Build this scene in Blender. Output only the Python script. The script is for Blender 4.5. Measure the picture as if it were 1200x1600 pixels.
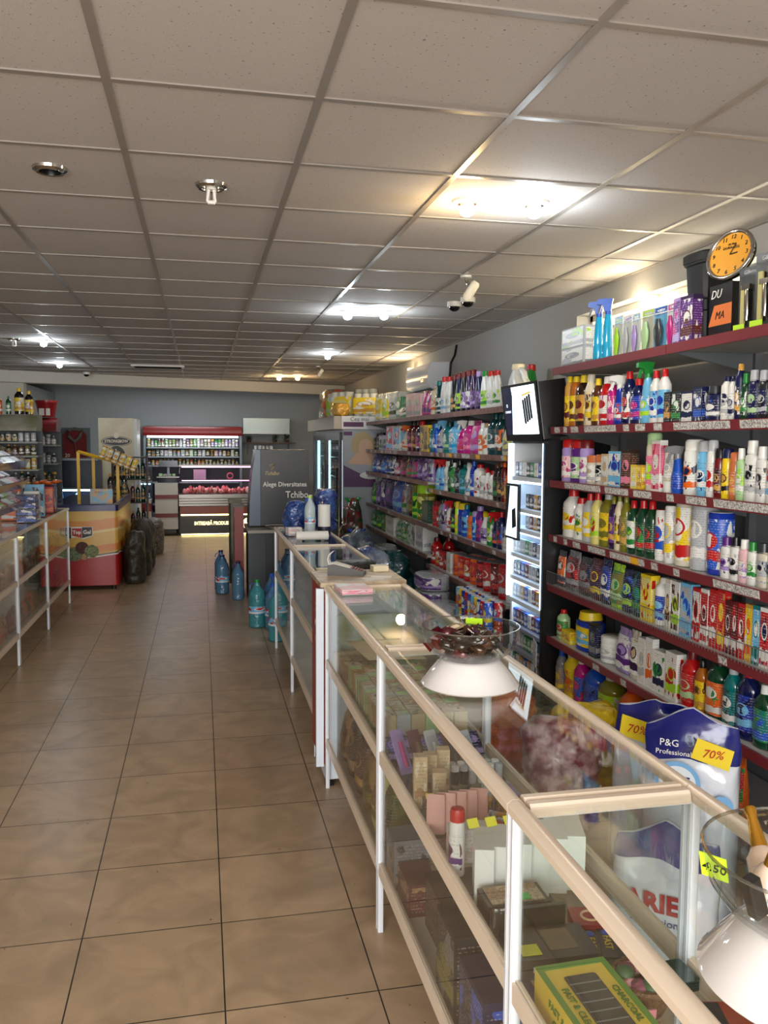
import bpy, bmesh, math, random
from mathutils import noise as mnoise
from mathutils import Matrix, Vector, Euler
random.seed(7)
for o in list(bpy.data.objects): bpy.data.objects.remove(o)
scene = bpy.context.scene
col = scene.collection
PI = math.pi
# ------------------------------------------------------------------ camera
CAM_H = 1.63; FPX = 1322.4; YAW = .2129; PIT = .0817; ROL = .0052
def cam_axes():
    cy, sy = math.cos(YAW), math.sin(YAW)
    f = Vector((sy*math.cos(PIT), cy*math.cos(PIT), -math.sin(PIT)))
    r = Vector((cy, -sy, 0)); u = r.cross(f)
    c, s = math.cos(ROL), math.sin(ROL)
    return c*r+s*u, -s*r+c*u, f
CR, CU, CF = cam_axes()
cd = bpy.data.cameras.new('camera'); cam = bpy.data.objects.new('camera', cd); col.objects.link(cam)
cd.sensor_fit = 'VERTICAL'; cd.sensor_height = 36; cd.lens = FPX*36/1600; cd.clip_start = .02; cd.clip_end = 100
m = Matrix((CR, CU, -CF)).transposed().to_4x4(); m.translation = (0, 0, CAM_H); cam.matrix_world = m
scene.camera = cam
def at(px, py, **k):
    d = CF + CR*((px-600)/FPX) - CU*((py-800)/FPX)
    a, v = list(k.items())[0]; i = 'xyz'.index(a); o = Vector((0, 0, CAM_H))
    return o + d*((v-o[i])/d[i])
# ------------------------------------------------------------------ exposure, world, sun side light
vs = scene.view_settings; vs.view_transform = 'Standard'; vs.look = 'None'; vs.gamma = 1; vs.use_curve_mapping = False
vs.exposure = 0.0
scene.cycles.transparent_max_bounces = 32
scene.cycles.max_bounces = 8
w = bpy.data.worlds.new('world'); scene.world = w; w.use_nodes = True
wn = w.node_tree.nodes; wl = w.node_tree.links
bg = wn['Background']; sky = wn.new('ShaderNodeTexSky'); sky.sky_type = 'NISHITA'
sky.sun_elevation = math.radians(38); sky.sun_rotation = math.radians(60); sky.sun_disc = False
wl.new(sky.outputs[0], bg.inputs[0]); bg.inputs[1].default_value = .35
def area(name, loc, rot, sx, sy, power, colr=(1, 1, 1)):
    l = bpy.data.lights.new(name, 'AREA'); l.shape = 'RECTANGLE'; l.size = sx; l.size_y = sy; l.energy = power; l.color = colr
    o = bpy.data.objects.new(name, l); col.objects.link(o); o.location = loc; o.rotation_euler = rot; return o
# daylight that comes in through the shop front behind the camera
area('daylight_front', (-.9, -2.2, 1.5), (math.radians(90), 0, 0), 4.6, 2.1, 345, (1, .965, .93))
area('alcove_fill_light', (-.3, 14.6, 2.58), (0, 0, 0), 1.2, .12, 26, (.86, .94, 1))  # unseen fill light, added to brighten the grey back wall
area('daylight_wall_window', (2.66, 4.45, 2.33), (0, math.radians(90), 0), .26, 1.9, 26, (1, .93, .78))
area('warm_far_wall_light', (2.50, 9.75, 2.42), (0, math.radians(90), 0), .16, .9, 7, (1, .85, .6))  # warm light by the air conditioner; the wall has no window here
# ------------------------------------------------------------------ colours and materials
def lin(c):
    c = c/255; return c/12.92 if c <= .04045 else ((c+.055)/1.055)**2.4
def rgb(*c): return tuple(lin(x) for x in c)+(1,)
CN = {'white': (225,225,220), 'cream': (225,212,180), 'ivory': (205,198,180), 'grey': (125,125,128), 'silver': (175,178,182), 'black': (16,16,18), 'dark grey': (50,52,56),
 'charcoal': (34,36,40), 'red': (185,22,24), 'dark red': (105,16,20), 'maroon': (84,20,30), 'orange': (225,100,20), 'amber': (170,95,20), 'yellow': (232,200,30),
 'pale yellow': (225,215,130), 'olive': (120,115,30), 'lime': (165,215,40), 'green': (30,130,50), 'dark green': (12,60,35), 'pale green': (170,205,150), 'teal': (10,110,110),
 'dark teal': (8,60,64), 'light blue': (110,180,220), 'blue': (25,80,185), 'royal blue': (20,50,160), 'navy': (14,22,70), 'cyan': (30,165,215), 'purple': (85,30,120),
 'dark purple': (45,18,66), 'lilac': (165,140,200), 'magenta': (185,20,120), 'pink': (225,120,150), 'pale pink': (228,185,190), 'brown': (90,50,26), 'dark brown': (45,26,16),
 'copper': (190,105,60), 'gold': (200,150,60), 'beige': (200,175,135), 'tan': (170,130,85)}
MATS = {}
def mat(name, c=(200,200,200), rough=.5, metal=0, spec=.5, emit=None, es=1, alpha=None, trans=0, coat=0, bump=None, noise=None):
    key = name
    if key in MATS: return MATS[key]
    mt = bpy.data.materials.new(name); mt.use_nodes = True; nt = mt.node_tree; b = nt.nodes['Principled BSDF']
    b.inputs['Base Color'].default_value = rgb(*c); b.inputs['Roughness'].default_value = rough; b.inputs['Metallic'].default_value = metal
    b.inputs['Specular IOR Level'].default_value = spec; b.inputs['Coat Weight'].default_value = coat
    if trans: b.inputs['Transmission Weight'].default_value = trans
    if emit: b.inputs['Emission Color'].default_value = rgb(*emit); b.inputs['Emission Strength'].default_value = es
    if noise:
        tc = nt.nodes.new('ShaderNodeTexCoord'); n = nt.nodes.new('ShaderNodeTexNoise'); n.inputs['Scale'].default_value = noise[0]; n.inputs['Detail'].default_value = 4
        mx = nt.nodes.new('ShaderNodeMix'); mx.data_type = 'RGBA'; mx.inputs[6].default_value = rgb(*c); mx.inputs[7].default_value = rgb(*noise[1])
        nt.links.new(tc.outputs['Object'], n.inputs['Vector']); 
        r = nt.nodes.new('ShaderNodeMapRange'); r.inputs[1].default_value = .4; r.inputs[2].default_value = .62
        nt.links.new(n.outputs[0], r.inputs[0]); nt.links.new(r.outputs[0], mx.inputs[0]); nt.links.new(mx.outputs[2], b.inputs['Base Color'])
    if bump:
        tc = nt.nodes.new('ShaderNodeTexCoord'); n = nt.nodes.new('ShaderNodeTexNoise'); n.inputs['Scale'].default_value = bump[0]
        bp = nt.nodes.new('ShaderNodeBump'); bp.inputs['Strength'].default_value = bump[1]; bp.inputs['Distance'].default_value = bump[2]
        nt.links.new(tc.outputs['Object'], n.inputs['Vector']); nt.links.new(n.outputs[0], bp.inputs['Height']); nt.links.new(bp.outputs[0], b.inputs['Normal'])
    MATS[key] = mt; return mt
def plas(c, rough=.32): return mat('plastic_'+c.replace(' ', '_'), CN[c], rough)
def liquid(c):
    return mat('liquid_'+c.replace(' ', '_'), CN[c], .12, coat=.5)
def film(c): return mat('film_'+c.replace(' ', '_'), CN[c], .18, coat=.6, bump=(28, .9, .02))
def carton(c): return mat('carton_'+c.replace(' ', '_'), CN[c], .45)
def glass_mat(name, tint, fres=1.45, extra=0.0, rough=0.0):
    if name in MATS: return MATS[name]
    mt = bpy.data.materials.new(name); mt.use_nodes = True; nt = mt.node_tree; nt.nodes.clear()
    o = nt.nodes.new('ShaderNodeOutputMaterial'); t = nt.nodes.new('ShaderNodeBsdfTransparent'); g = nt.nodes.new('ShaderNodeBsdfGlossy'); f = nt.nodes.new('ShaderNodeLayerWeight'); f.inputs[0].default_value = .5
    t.inputs[0].default_value = tint+(1,); g.inputs['Roughness'].default_value = rough
    pw = nt.nodes.new('ShaderNodeMath'); pw.operation = 'POWER'; pw.inputs[1].default_value = 4.6
    mx = nt.nodes.new('ShaderNodeMixShader'); ad = nt.nodes.new('ShaderNodeMath'); ad.operation = 'MULTIPLY_ADD'; ad.inputs[1].default_value = .85; ad.inputs[2].default_value = .016+extra; ad.use_clamp = True
    nt.links.new(f.outputs['Facing'], pw.inputs[0]); nt.links.new(pw.outputs[0], ad.inputs[0]); nt.links.new(ad.outputs[0], mx.inputs[0]); nt.links.new(t.outputs[0], mx.inputs[1]); nt.links.new(g.outputs[0], mx.inputs[2]); nt.links.new(mx.outputs[0], o.inputs[0])
    MATS[name] = mt; return mt
GLASS = glass_mat('counter_glass', (.972, .985, .978), 1.45, 0)
def printed(c1, c2, c3='white', scale=38):
    # packaging print: ground colour, a coloured band, an oval emblem and faint rows of type
    name = 'print_%s_%s_%s_%d' % (c1.replace(' ', '_'), c2.replace(' ', '_'), c3.replace(' ', '_'), scale)
    if name in MATS: return MATS[name]
    mt = bpy.data.materials.new(name); mt.use_nodes = True; nt = mt.node_tree; b = nt.nodes['Principled BSDF']; b.inputs['Roughness'].default_value = .35
    N = nt.nodes.new; L = nt.links.new; hs = (sum(ord(q) for q in name) % 17)/17
    def M(op, a, b_=None, c=None):
        n = N('ShaderNodeMath'); n.operation = op
        for i, q in enumerate((a, b_, c)):
            if q is None: continue
            if isinstance(q, (int, float)): n.inputs[i].default_value = q
            else: L(q, n.inputs[i])
        return n.outputs[0]
    def MX(f, a, b_):
        n = N('ShaderNodeMix'); n.data_type = 'RGBA'; L(f, n.inputs[0])
        for i, q in ((6, a), (7, b_)):
            if isinstance(q, tuple): n.inputs[i].default_value = q
            else: L(q, n.inputs[i])
        return n.outputs[2]
    tc = N('ShaderNodeTexCoord'); sp = N('ShaderNodeSeparateXYZ'); L(tc.outputs['Generated'], sp.inputs[0]); X, Z = sp.outputs[0], sp.outputs[2]
    oi = N('ShaderNodeObjectInfo'); nz = N('ShaderNodeTexNoise'); nz.noise_dimensions = '4D'; nz.inputs['Scale'].default_value = 2.2; L(tc.outputs['Generated'], nz.inputs['Vector']); L(M('MULTIPLY', oi.outputs['Random'], 30.0), nz.inputs['W'])
    c = MX(M('GREATER_THAN', nz.outputs[0], .56), rgb(*CN[c1]), rgb(*CN[c3]))
    zb = .08+.12*hs; wob = M('MULTIPLY_ADD', nz.outputs[0], .25, Z)
    band = M('MULTIPLY', M('GREATER_THAN', wob, zb+.1), M('LESS_THAN', wob, zb+.30)); c = MX(band, c, rgb(*CN[c2]))
    ex = M('DIVIDE', M('SUBTRACT', X, .5), .34); ez = M('DIVIDE', M('SUBTRACT', Z, .66-.1*hs), .17)
    el = M('ADD', M('MULTIPLY', ex, ex), M('MULTIPLY', ez, ez)); c = MX(M('LESS_THAN', el, 1), c, rgb(*CN[c2])); c = MX(M('MULTIPLY', M('LESS_THAN', el, .62), M('GREATER_THAN', nz.outputs[0], .47)), c, rgb(*CN[c3]))
    wv = N('ShaderNodeTexWave'); wv.bands_direction = 'Z'; wv.inputs['Scale'].default_value = 30; L(tc.outputs['Object'], wv.inputs['Vector'])
    n2 = N('ShaderNodeTexNoise'); n2.inputs['Scale'].default_value = 170; L(tc.outputs['Object'], n2.inputs['Vector'])
    ty = M('MULTIPLY', M('MULTIPLY', M('GREATER_THAN', wv.outputs['Fac'], .8), M('GREATER_THAN', n2.outputs[0], .52)), .45)
    c = MX(ty, c, rgb(*(CN['charcoal'] if sum(CN[c1]) > 380 else CN['white']))); L(c, b.inputs['Base Color'])
    MATS[name] = mt; return mt
# ------------------------------------------------------------------ mesh helpers
class MB:
    def __init__(s): s.v = []; s.f = []; s.m = []; s.mi = 0
    def add(s, vs, fs, M=None):
        b = len(s.v)
        for v in vs:
            v = Vector(v); s.v.append(tuple(M @ v) if M is not None else tuple(v))
        for f in fs: s.f.append([i+b for i in f]); s.m.append(s.mi)
        return s
    def box(s, x0, y0, z0, x1, y1, z1, M=None):
        vs = [(x0,y0,z0),(x1,y0,z0),(x1,y1,z0),(x0,y1,z0),(x0,y0,z1),(x1,y0,z1),(x1,y1,z1),(x0,y1,z1)]
        return s.add(vs, [(0,3,2,1),(4,5,6,7),(0,1,5,4),(1,2,6,5),(2,3,7,6),(3,0,4,7)], M)
    def rbox(s, x0, y0, z0, x1, y1, z1, r=.01, M=None, n=3):
        # box with rounded vertical edges
        pts = []
        for cx, cy, a0 in ((x1-r, y0+r, -PI/2), (x1-r, y1-r, 0), (x0+r, y1-r, PI/2), (x0+r, y0+r, PI)):
            for k in range(n+1):
                a = a0+PI/2*k/n; pts.append((cx+r*math.cos(a), cy+r*math.sin(a)))
        return s.prism(pts, z0, z1, M)
    def prism(s, pts, z0, z1, M=None):
        n = len(pts); vs = [(x, y, z0) for x, y in pts]+[(x, y, z1) for x, y in pts]
        fs = [tuple(range(n-1, -1, -1)), tuple(range(n, 2*n))]+[(i, (i+1) % n, n+(i+1) % n, n+i) for i in range(n)]
        return s.add(vs, fs, M)
    def loft(s, secs, n=16, M=None, cap0=True, cap1=True, a0=0, a1=2*PI):
        # secs: (z, rx, ry[, ox, oy, exponent])
        vs = []; closed = abs(a1-a0-2*PI) < 1e-6; cnt = n if closed else n+1
        for sc in secs:
            z, rx, ry = sc[:3]; ox, oy = (sc[3], sc[4]) if len(sc) > 3 else (0, 0); e = sc[5] if len(sc) > 5 else 2
            for k in range(cnt):
                a = a0+(a1-a0)*k/n; c, d = math.cos(a), math.sin(a)
                if e != 2:
                    q = (abs(c)**e+abs(d)**e)**(-1/e); c *= q; d *= q
                vs.append((ox+rx*c, oy+ry*d, z))
        fs = []
        for i in range(len(secs)-1):
            for k in range(n):
                k2 = (k+1) % cnt; fs.append((i*cnt+k, i*cnt+k2, (i+1)*cnt+k2, (i+1)*cnt+k))
        if closed and cap0: fs.append(tuple(range(cnt-1, -1, -1)))
        if closed and cap1: fs.append(tuple(range((len(secs)-1)*cnt, len(secs)*cnt)))
        return s.add(vs, fs, M)
    def cyl(s, r, z0, z1, n=16, M=None, r2=None): return s.loft([(z0, r, r), (z1, r2 or r, r2 or r)], n, M)
    def tube(s, pts, r, n=8, closed=False):
        pts = [Vector(p) for p in pts]; N = len(pts); rings = []; up = Vector((0, 0, 1))
        for i, p in enumerate(pts):
            a = pts[(i-1) % N] if (closed or i) else p; b = pts[(i+1) % N] if (closed or i < N-1) else p
            t = (b-a).normalized(); x = t.cross(up)
            if x.length < .05: x = t.cross(Vector((0, 1, 0)))
            x.normalize(); y = t.cross(x); rr = r[i] if isinstance(r, (list, tuple)) else r
            rings.append([p+x*rr*math.cos(2*PI*k/n)+y*rr*math.sin(2*PI*k/n) for k in range(n)])
        vs = [v for rg in rings for v in rg]; fs = []
        for i in range(N if closed else N-1):
            j = (i+1) % N
            for k in range(n): fs.append((i*n+k, j*n+k, j*n+(k+1) % n, i*n+(k+1) % n))
        if not closed: fs += [tuple(range(n)), tuple(range(N*n-1, (N-1)*n-1, -1))]
        return s.add(vs, fs)
    def ball(s, c, rx, ry, rz, n=12, m_=8):
        secs = []
        for i in range(m_+1):
            a = -PI/2+PI*i/m_; q = max(.02, math.cos(a)); secs.append((c[2]+rz*math.sin(a), rx*q, ry*q, c[0], c[1]))
        return s.loft(secs, n)
    def mesh(s, name, mats, smooth=True, ang=.7):
        me = bpy.data.meshes.new(name); me.from_pydata(s.v, [], s.f); me.update()
        for mt in (mats if isinstance(mats, (list, tuple)) else [mats]): me.materials.append(mt)
        me.polygons.foreach_set('material_index', s.m)
        bm = bmesh.new(); bm.from_mesh(me); bmesh.ops.recalc_face_normals(bm, faces=bm.faces); bm.to_mesh(me); bm.free()
        if smooth:
            me.polygons.foreach_set('use_smooth', [True]*len(me.polygons)); me.set_sharp_from_angle(angle=ang)
        me.update(); return me
    def build(s, name, mats, parent=None, smooth=True, loc=None, rot=None, ang=.7):
        return link(name, s.mesh(name, mats, smooth, ang), parent, loc, rot)
def link(name, me, parent=None, loc=None, rot=None):
    o = bpy.data.objects.new(name, me); col.objects.link(o)
    if parent is not None: o.parent = parent
    if loc is not None: o.location = loc
    if rot is not None: o.rotation_euler = rot
    return o
def tag(o, label, cat, group=None):
    o['label'] = label; o['category'] = cat
    if group: o['group'] = group
    return o
def thing(name, label, cat, loc=(0, 0, 0), rot=(0, 0, 0), group=None):
    o = bpy.data.objects.new(name, None); o.empty_display_size = .05; col.objects.link(o); o.location = loc
    o.rotation_euler = rot if isinstance(rot, (tuple, list)) else (0, 0, rot)
    return tag(o, label, cat, group)
def struct(name, mb, mats, smooth=False):
    o = mb.build(name, mats, None, smooth); o['kind'] = 'structure'; return o
def plabel(o, s): o['label'] = s; return o
TX = {}
def text(body, size, mtl, parent=None, loc=(0, 0, 0), rot=(PI/2, 0, 0), name='lettering', depth=.0008, sx=1, shear=0, align='CENTER', bold=0):
    key = (body, round(size, 4), mtl.name, depth, shear, align, bold)
    if key not in TX:
        cu = bpy.data.curves.new('t', 'FONT'); cu.body = body; cu.size = size; cu.extrude = depth; cu.align_x = align; cu.align_y = 'CENTER'; cu.resolution_u = 2; cu.shear = shear; cu.offset = bold
        t = bpy.data.objects.new('t', cu); col.objects.link(t); bpy.context.view_layer.update()
        me = bpy.data.meshes.new_from_object(t.evaluated_get(bpy.context.evaluated_depsgraph_get())); bpy.data.objects.remove(t)
        me.materials.clear(); me.materials.append(mtl); TX[key] = me
    o = link(name, TX[key], parent, loc, rot); o.scale = (sx, 1, 1); return o
ORD = ['', 'first', 'second', 'third', 'fourth', 'fifth', 'sixth', 'seventh', 'eighth', 'ninth', 'tenth', 'eleventh', 'twelfth', 'thirteenth', 'fourteenth', 'fifteenth', 'sixteenth', 'seventeenth', 'eighteenth', 'nineteenth', 'twentieth',
       'twenty-first', 'twenty-second', 'twenty-third', 'twenty-fourth', 'twenty-fifth', 'twenty-sixth', 'twenty-seventh', 'twenty-eighth', 'twenty-ninth', 'thirtieth'] + ['thirty-'+x for x in ('first','second','third','fourth','fifth','sixth','seventh','eighth','ninth')]+['fortieth']
# ================================================================== SETTING
HC = 2.638; XR = 2.53; XL = -3.6; YB = 16.2; YF = -2.6
FX, FS, FY, FSY = -.851, .45, 2.806, .4569
def floor_mat():
    mt = bpy.data.materials.new('floor_tiles'); mt.use_nodes = True; nt = mt.node_tree; b = nt.nodes['Principled BSDF']; L = nt.links.new
    tc = nt.nodes.new('ShaderNodeTexCoord'); mp = nt.nodes.new('ShaderNodeMapping'); mp.inputs['Location'].default_value = (-FX/FS+20, -FY/FSY+20, 0); mp.inputs['Scale'].default_value = (1/FS, 1/FSY, 1)
    br = nt.nodes.new('ShaderNodeTexBrick'); br.offset = 0; br.squash = 1; br.inputs['Scale'].default_value = 1; br.inputs['Brick Width'].default_value = 1; br.inputs['Row Height'].default_value = 1; br.inputs['Mortar Size'].default_value = .0055; br.inputs['Mortar Smooth'].default_value = .2
    br.inputs['Color1'].default_value = rgb(186,160,130); br.inputs['Color2'].default_value = rgb(176,151,122); br.inputs['Mortar'].default_value = rgb(58,50,42)
    L(tc.outputs['Object'], mp.inputs[0]); L(mp.outputs[0], br.inputs['Vector'])
    n = nt.nodes.new('ShaderNodeTexNoise'); n.inputs['Scale'].default_value = 5; n.inputs['Detail'].default_value = 8; n.inputs['Distortion'].default_value = 1.2; L(tc.outputs['Object'], n.inputs['Vector'])
    r = nt.nodes.new('ShaderNodeValToRGB'); e = r.color_ramp.elements; e[0].position = .3; e[0].color = (.74,.74,.72,1); e[1].position = .7; e[1].color = (1.05,1.04,1.02,1); L(n.outputs[0], r.inputs[0])
    mx = nt.nodes.new('ShaderNodeMix'); mx.data_type = 'RGBA'; mx.blend_type = 'MULTIPLY'; mx.inputs[0].default_value = 1; L(br.outputs[0], mx.inputs[6]); L(r.outputs[0], mx.inputs[7])
    # scuffs and specks of dirt
    v = nt.nodes.new('ShaderNodeTexNoise'); v.inputs['Scale'].default_value = 46; v.inputs['Detail'].default_value = 2; L(tc.outputs['Object'], v.inputs['Vector'])
    v2 = nt.nodes.new('ShaderNodeMapRange'); v2.inputs[1].default_value = .74; v2.inputs[2].default_value = .78; L(v.outputs[0], v2.inputs[0])
    m2 = nt.nodes.new('ShaderNodeMix'); m2.data_type = 'RGBA'; m2.inputs[7].default_value = rgb(60,48,36); L(v2.outputs[0], m2.inputs[0]); L(mx.outputs[2], m2.inputs[6]); L(m2.outputs[2], b.inputs['Base Color'])
    rr = nt.nodes.new('ShaderNodeMapRange'); rr.inputs[3].default_value = .30; rr.inputs[4].default_value = .35; b.inputs['Specular IOR Level'].default_value = .3; L(n.outputs[0], rr.inputs[0]); L(rr.outputs[0], b.inputs['Roughness'])
    iv = nt.nodes.new('ShaderNodeMath'); iv.operation = 'SUBTRACT'; iv.inputs[0].default_value = 1; L(br.outputs['Fac'], iv.inputs[1])
    bp = nt.nodes.new('ShaderNodeBump'); bp.inputs['Strength'].default_value = .5; bp.inputs['Distance'].default_value = .003; L(iv.outputs[0], bp.inputs['Height']); L(bp.outputs[0], b.inputs['Normal'])
    return mt
def ceil_mat():
    mt = bpy.data.materials.new('ceiling_tiles'); mt.use_nodes = True; nt = mt.node_tree; b = nt.nodes['Principled BSDF']; L = nt.links.new; b.inputs['Roughness'].default_value = .85
    tc = nt.nodes.new('ShaderNodeTexCoord'); n = nt.nodes.new('ShaderNodeTexNoise'); n.inputs['Scale'].default_value = 95; n.inputs['Detail'].default_value = 3; L(tc.outputs['Object'], n.inputs['Vector'])
    r = nt.nodes.new('ShaderNodeMapRange'); r.inputs[1].default_value = .655; r.inputs[2].default_value = .70; L(n.outputs[0], r.inputs[0])
    mx = nt.nodes.new('ShaderNodeMix'); mx.data_type = 'RGBA'; mx.inputs[6].default_value = rgb(180,174,169); mx.inputs[7].default_value = rgb(118,112,107); L(r.outputs[0], mx.inputs[0]); L(mx.outputs[2], b.inputs['Base Color'])
    n2 = nt.nodes.new('ShaderNodeTexNoise'); n2.inputs['Scale'].default_value = 300; L(tc.outputs['Object'], n2.inputs['Vector'])
    bp = nt.nodes.new('ShaderNodeBump'); bp.inputs['Strength'].default_value = .35; bp.inputs['Distance'].default_value = .002; L(n2.outputs[0], bp.inputs['Height']); L(bp.outputs[0], b.inputs['Normal'])
    return mt
m_wall = mat('wall_paint', (160,157,151), .8, bump=(60, .1, .002)); m_back = mat('wall_paint_grey', (160,168,172), .8, bump=(60, .1, .002))
m_head = mat('header_paint', (205,202,194), .8); m_alu = mat('ceiling_rail', (150,142,134), .38, metal=.25); m_dark = mat('dark_gap', (20,20,20), .9)
struct('floor', MB().box(XL-.2, YF-.2, -.1, XR+.6, YB+.2, 0), floor_mat())
struct('ceiling', MB().box(XL-.2, YF-.2, HC+.004, XR+.6, YB+.2, HC+.1), ceil_mat())
g = MB()
CX, CY = -.247, 2.57
for i in range(-6, 5): g.box(CX+.6*i-.012, YF, HC-.001, CX+.6*i+.012, YB, HC+.012)
for j in range(-9, 24):
    y = CY+.6*j
    if y < YB: g.box(XL, y-.012, HC-.0005, XR, y+.012, HC+.011)
g.box(XR-.02, YF, HC-.002, XR, YB, HC+.01)
struct('trim_1', g, m_alu)
# right wall with the high window recess
W0, W1, WZ0, WZ1 = 3.05, 5.48, 2.06, 2.50; V0, V1, VZ0 = 9.2, 10.3, 2.30
r = MB(); r.box(XR, YF, 0, XR+.2, YB, WZ0)
r.box(XR, YF, WZ0, XR+.2, W0, HC+.05); r.box(XR, W0, WZ1, XR+.2, W1, HC+.05); r.box(XR, W1, WZ0, XR+.2, YB, HC+.05)
struct('wall_right', r, m_wall)
wf = MB(); wf.box(XR+.13, W0, WZ0, XR+.15, W1, WZ1)
m_pane = mat('frosted_daylight_pane', (235,225,195), .6, emit=(255,238,196), es=1.05)
o = wf.build('window_1', m_pane); o['kind'] = 'structure'
fr = MB()
for y in (W0, (W0+W1)/2-.02, W1-.04): fr.box(XR+.10, y, WZ0, XR+.13, y+.04, WZ1)
fr.box(XR+.10, W0, WZ0, XR+.13, W1, WZ0+.04); fr.box(XR+.10, W0, WZ1-.04, XR+.13, W1, WZ1); fr.build('window_frame', mat('white_window_frame', (215,208,195), .5), o)
struct('wall_left', MB().box(XL-.2, YF, 0, XL, YB, HC+.05), m_wall)
struct('wall_back', MB().box(XL, YB, 0, XR+.2, YB+.2, HC+.05), m_back)
fw = MB(); fw.box(XL, YF-.2, 0, XR+.2, YF, .5); fw.box(XL, YF-.2, 2.5, XR+.2, YF, HC+.05); fw.box(XL, YF-.2, .5, -3.3, YF, 2.5); fw.box(1.6, YF-.2, .5, XR+.2, YF, 2.5)
struct('wall_front', fw, m_wall)
o = struct('window_2', MB().box(-3.3, YF-.1, .5, 1.6, YF-.09, 2.5), glass_mat('shop_front_glass', (.95,.97,.96)))
fr = MB()
for x in (-3.3, -1.7, 0, 1.55): fr.box(x, YF-.12, .5, x+.05, YF-.06, 2.5)
fr.build('window_frame', mat('white_window_frame'), o)
# angled header beam before the alcove and the pier on its left
h = MB(); a = Vector((-2.8, 13.1)); b_ = Vector((2.53, 15.1)); n_ = Vector((-(b_-a).y, (b_-a).x)).normalized()*.25
a0 = a+(a-b_)*.15
h.prism([tuple(a0), tuple(b_), tuple(b_+n_), tuple(a0+n_)], 2.475, HC+.01)
struct('trim_2', h, m_head)
t_ = MB().box(-.9, 14.52, 2.59, .3, 14.68, HC-.001); t_ = t_.build('added_alcove_fixture', mat('white_lacquer', (222,218,210), .35)); tag(t_, 'added white tube fixture on the alcove ceiling, unseen behind the header', 'ceiling light')  # made-up fixture to go with the alcove fill, out of view
struct('trim_3', MB().box(XL, 13.3, 0, -2.52, 13.5, 2.48), m_head)
struct('trim_4', MB().box(XL, 13.5, 0, -2.54, YB, 2.48), m_back)
# ================================================================== CEILING FIXTURES
m_chrome = mat('chrome', (200,196,190), .12, metal=1); m_white = mat('white_lacquer', (222,218,210), .35); m_blackp = mat('black_plastic', (14,14,15), .3)
def spot(px, py, on, colr, label, group, bulb=True, power=9):
    p = at(px, py, z=HC); t = thing('ceiling_spotlight', label, 'ceiling light', (p.x, p.y, HC), 0, group)
    R_ = .058
    mb = MB(); mb.loft([(-.012, R_-.018, R_-.018), (-.014, R_-.008, R_-.008), (-.006, R_+.004, R_+.004), (.004, R_+.006, R_+.006)], 24, cap0=False, cap1=False); mb.build('trim_ring', m_white if on else m_chrome, t)  # lit rings white instead of chrome: the bulb's glow is put into their colour
    mb = MB(); mb.loft([(-.012, R_-.018, R_-.018), (.003, R_-.02, R_-.02)], 24, cap0=False); mb.build('reflector', m_blackp if not bulb else m_chrome, t)
    if bulb:
        em = mat('lit_bulb_'+('warm' if colr[2] < .8 else 'cool'), (255,255,255), .5, emit=tuple(int(255*c) for c in colr), es=45) if on else mat('unlit_bulb', (235,232,225), .3)
        b = MB()
        if on: b.ball((0, 0, -.036), .034, .034, .026)
        else:
            for k in range(2): b.tube([(-.012+.024*k, 0, -.01), (-.012+.024*k, 0, -.06), (-.006+.012*k, 0, -.068)], .0085, 8)
            b.tube([(-.012, 0, -.064), (.012, 0, -.064)], .008, 8)
        b.build('bulb', em, t)
        s = MB(); s.cyl(.02, -.018, .0, 12); s.build('socket', m_white, t)
    if on:
        l = bpy.data.lights.new('bulb_light', 'POINT'); l.energy = power; l.color = colr; l.shadow_soft_size = .045
        o = bpy.data.objects.new('bulb_light', l); col.objects.link(o); o.location = (p.x, p.y, HC-.09)
WARM = (1, .72, .36); COOL = (.82, .93, 1)
gl = 'lit spotlights in the ceiling'
spot(730, 315, True, WARM, 'warm lit ceiling spotlight above the near shelves', gl, power=9)
spot(835, 318, True, COOL, 'cool white lit ceiling spotlight nearest the camera, right of the warm one', gl, power=12)
spot(543, 487, True, COOL, 'cool white lit ceiling spotlight, left of the middle pair', gl, power=9)
spot(600, 487, True, COOL, 'cool white lit ceiling spotlight, right of the middle pair by the cameras', gl, power=9)
spot(68, 532, True, COOL, 'cool white lit ceiling spotlight above the far left corner, nearer one', gl, power=9)
spot(93, 567, True, COOL, 'cool white lit ceiling spotlight nearest the left of the grey header', gl, power=9)
spot(512, 553, True, COOL, 'single cool white lit ceiling spotlight before the tall fridge', gl, power=9)
spot(436, 588, True, WARM, 'warm lit ceiling spotlight by the header, left of the far pair', gl, power=9)
spot(465, 588, True, WARM, 'warm lit ceiling spotlight by the header, right of the far pair', gl, power=9)
spot(78, 264, False, COOL, 'empty chrome ceiling spotlight ring without a bulb', 'unlit spotlights', bulb=False)
spot(330, 290, False, COOL, 'unlit ceiling spotlight with a white folded tube bulb', 'unlit spotlights')
spot(22, 530, False, COOL, 'small unlit bulb hanging from the ceiling at the far left', 'unlit spotlights')
def dome(px, py, label):
    p = at(px, py, z=HC); t = thing('dome_camera', label, 'security camera', (p.x, p.y, HC), 0, 'dome cameras on the ceiling')
    MB().cyl(.052, -.03, .004, 20).build('housing', m_white, t); MB().loft([(-.062, .01, .01), (-.056, .026, .026), (-.045, .037, .037), (-.028, .04, .04)], 18).build('dome', mat('smoked_dome', (8,8,9), .08), t)
dome(710, 473, 'white dome camera with black eye, left one of the pair'); dome(731, 466, 'white dome camera with black eye, right one of the pair')
dome(135, 582, 'small dark dome camera in front of the white header')
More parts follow.
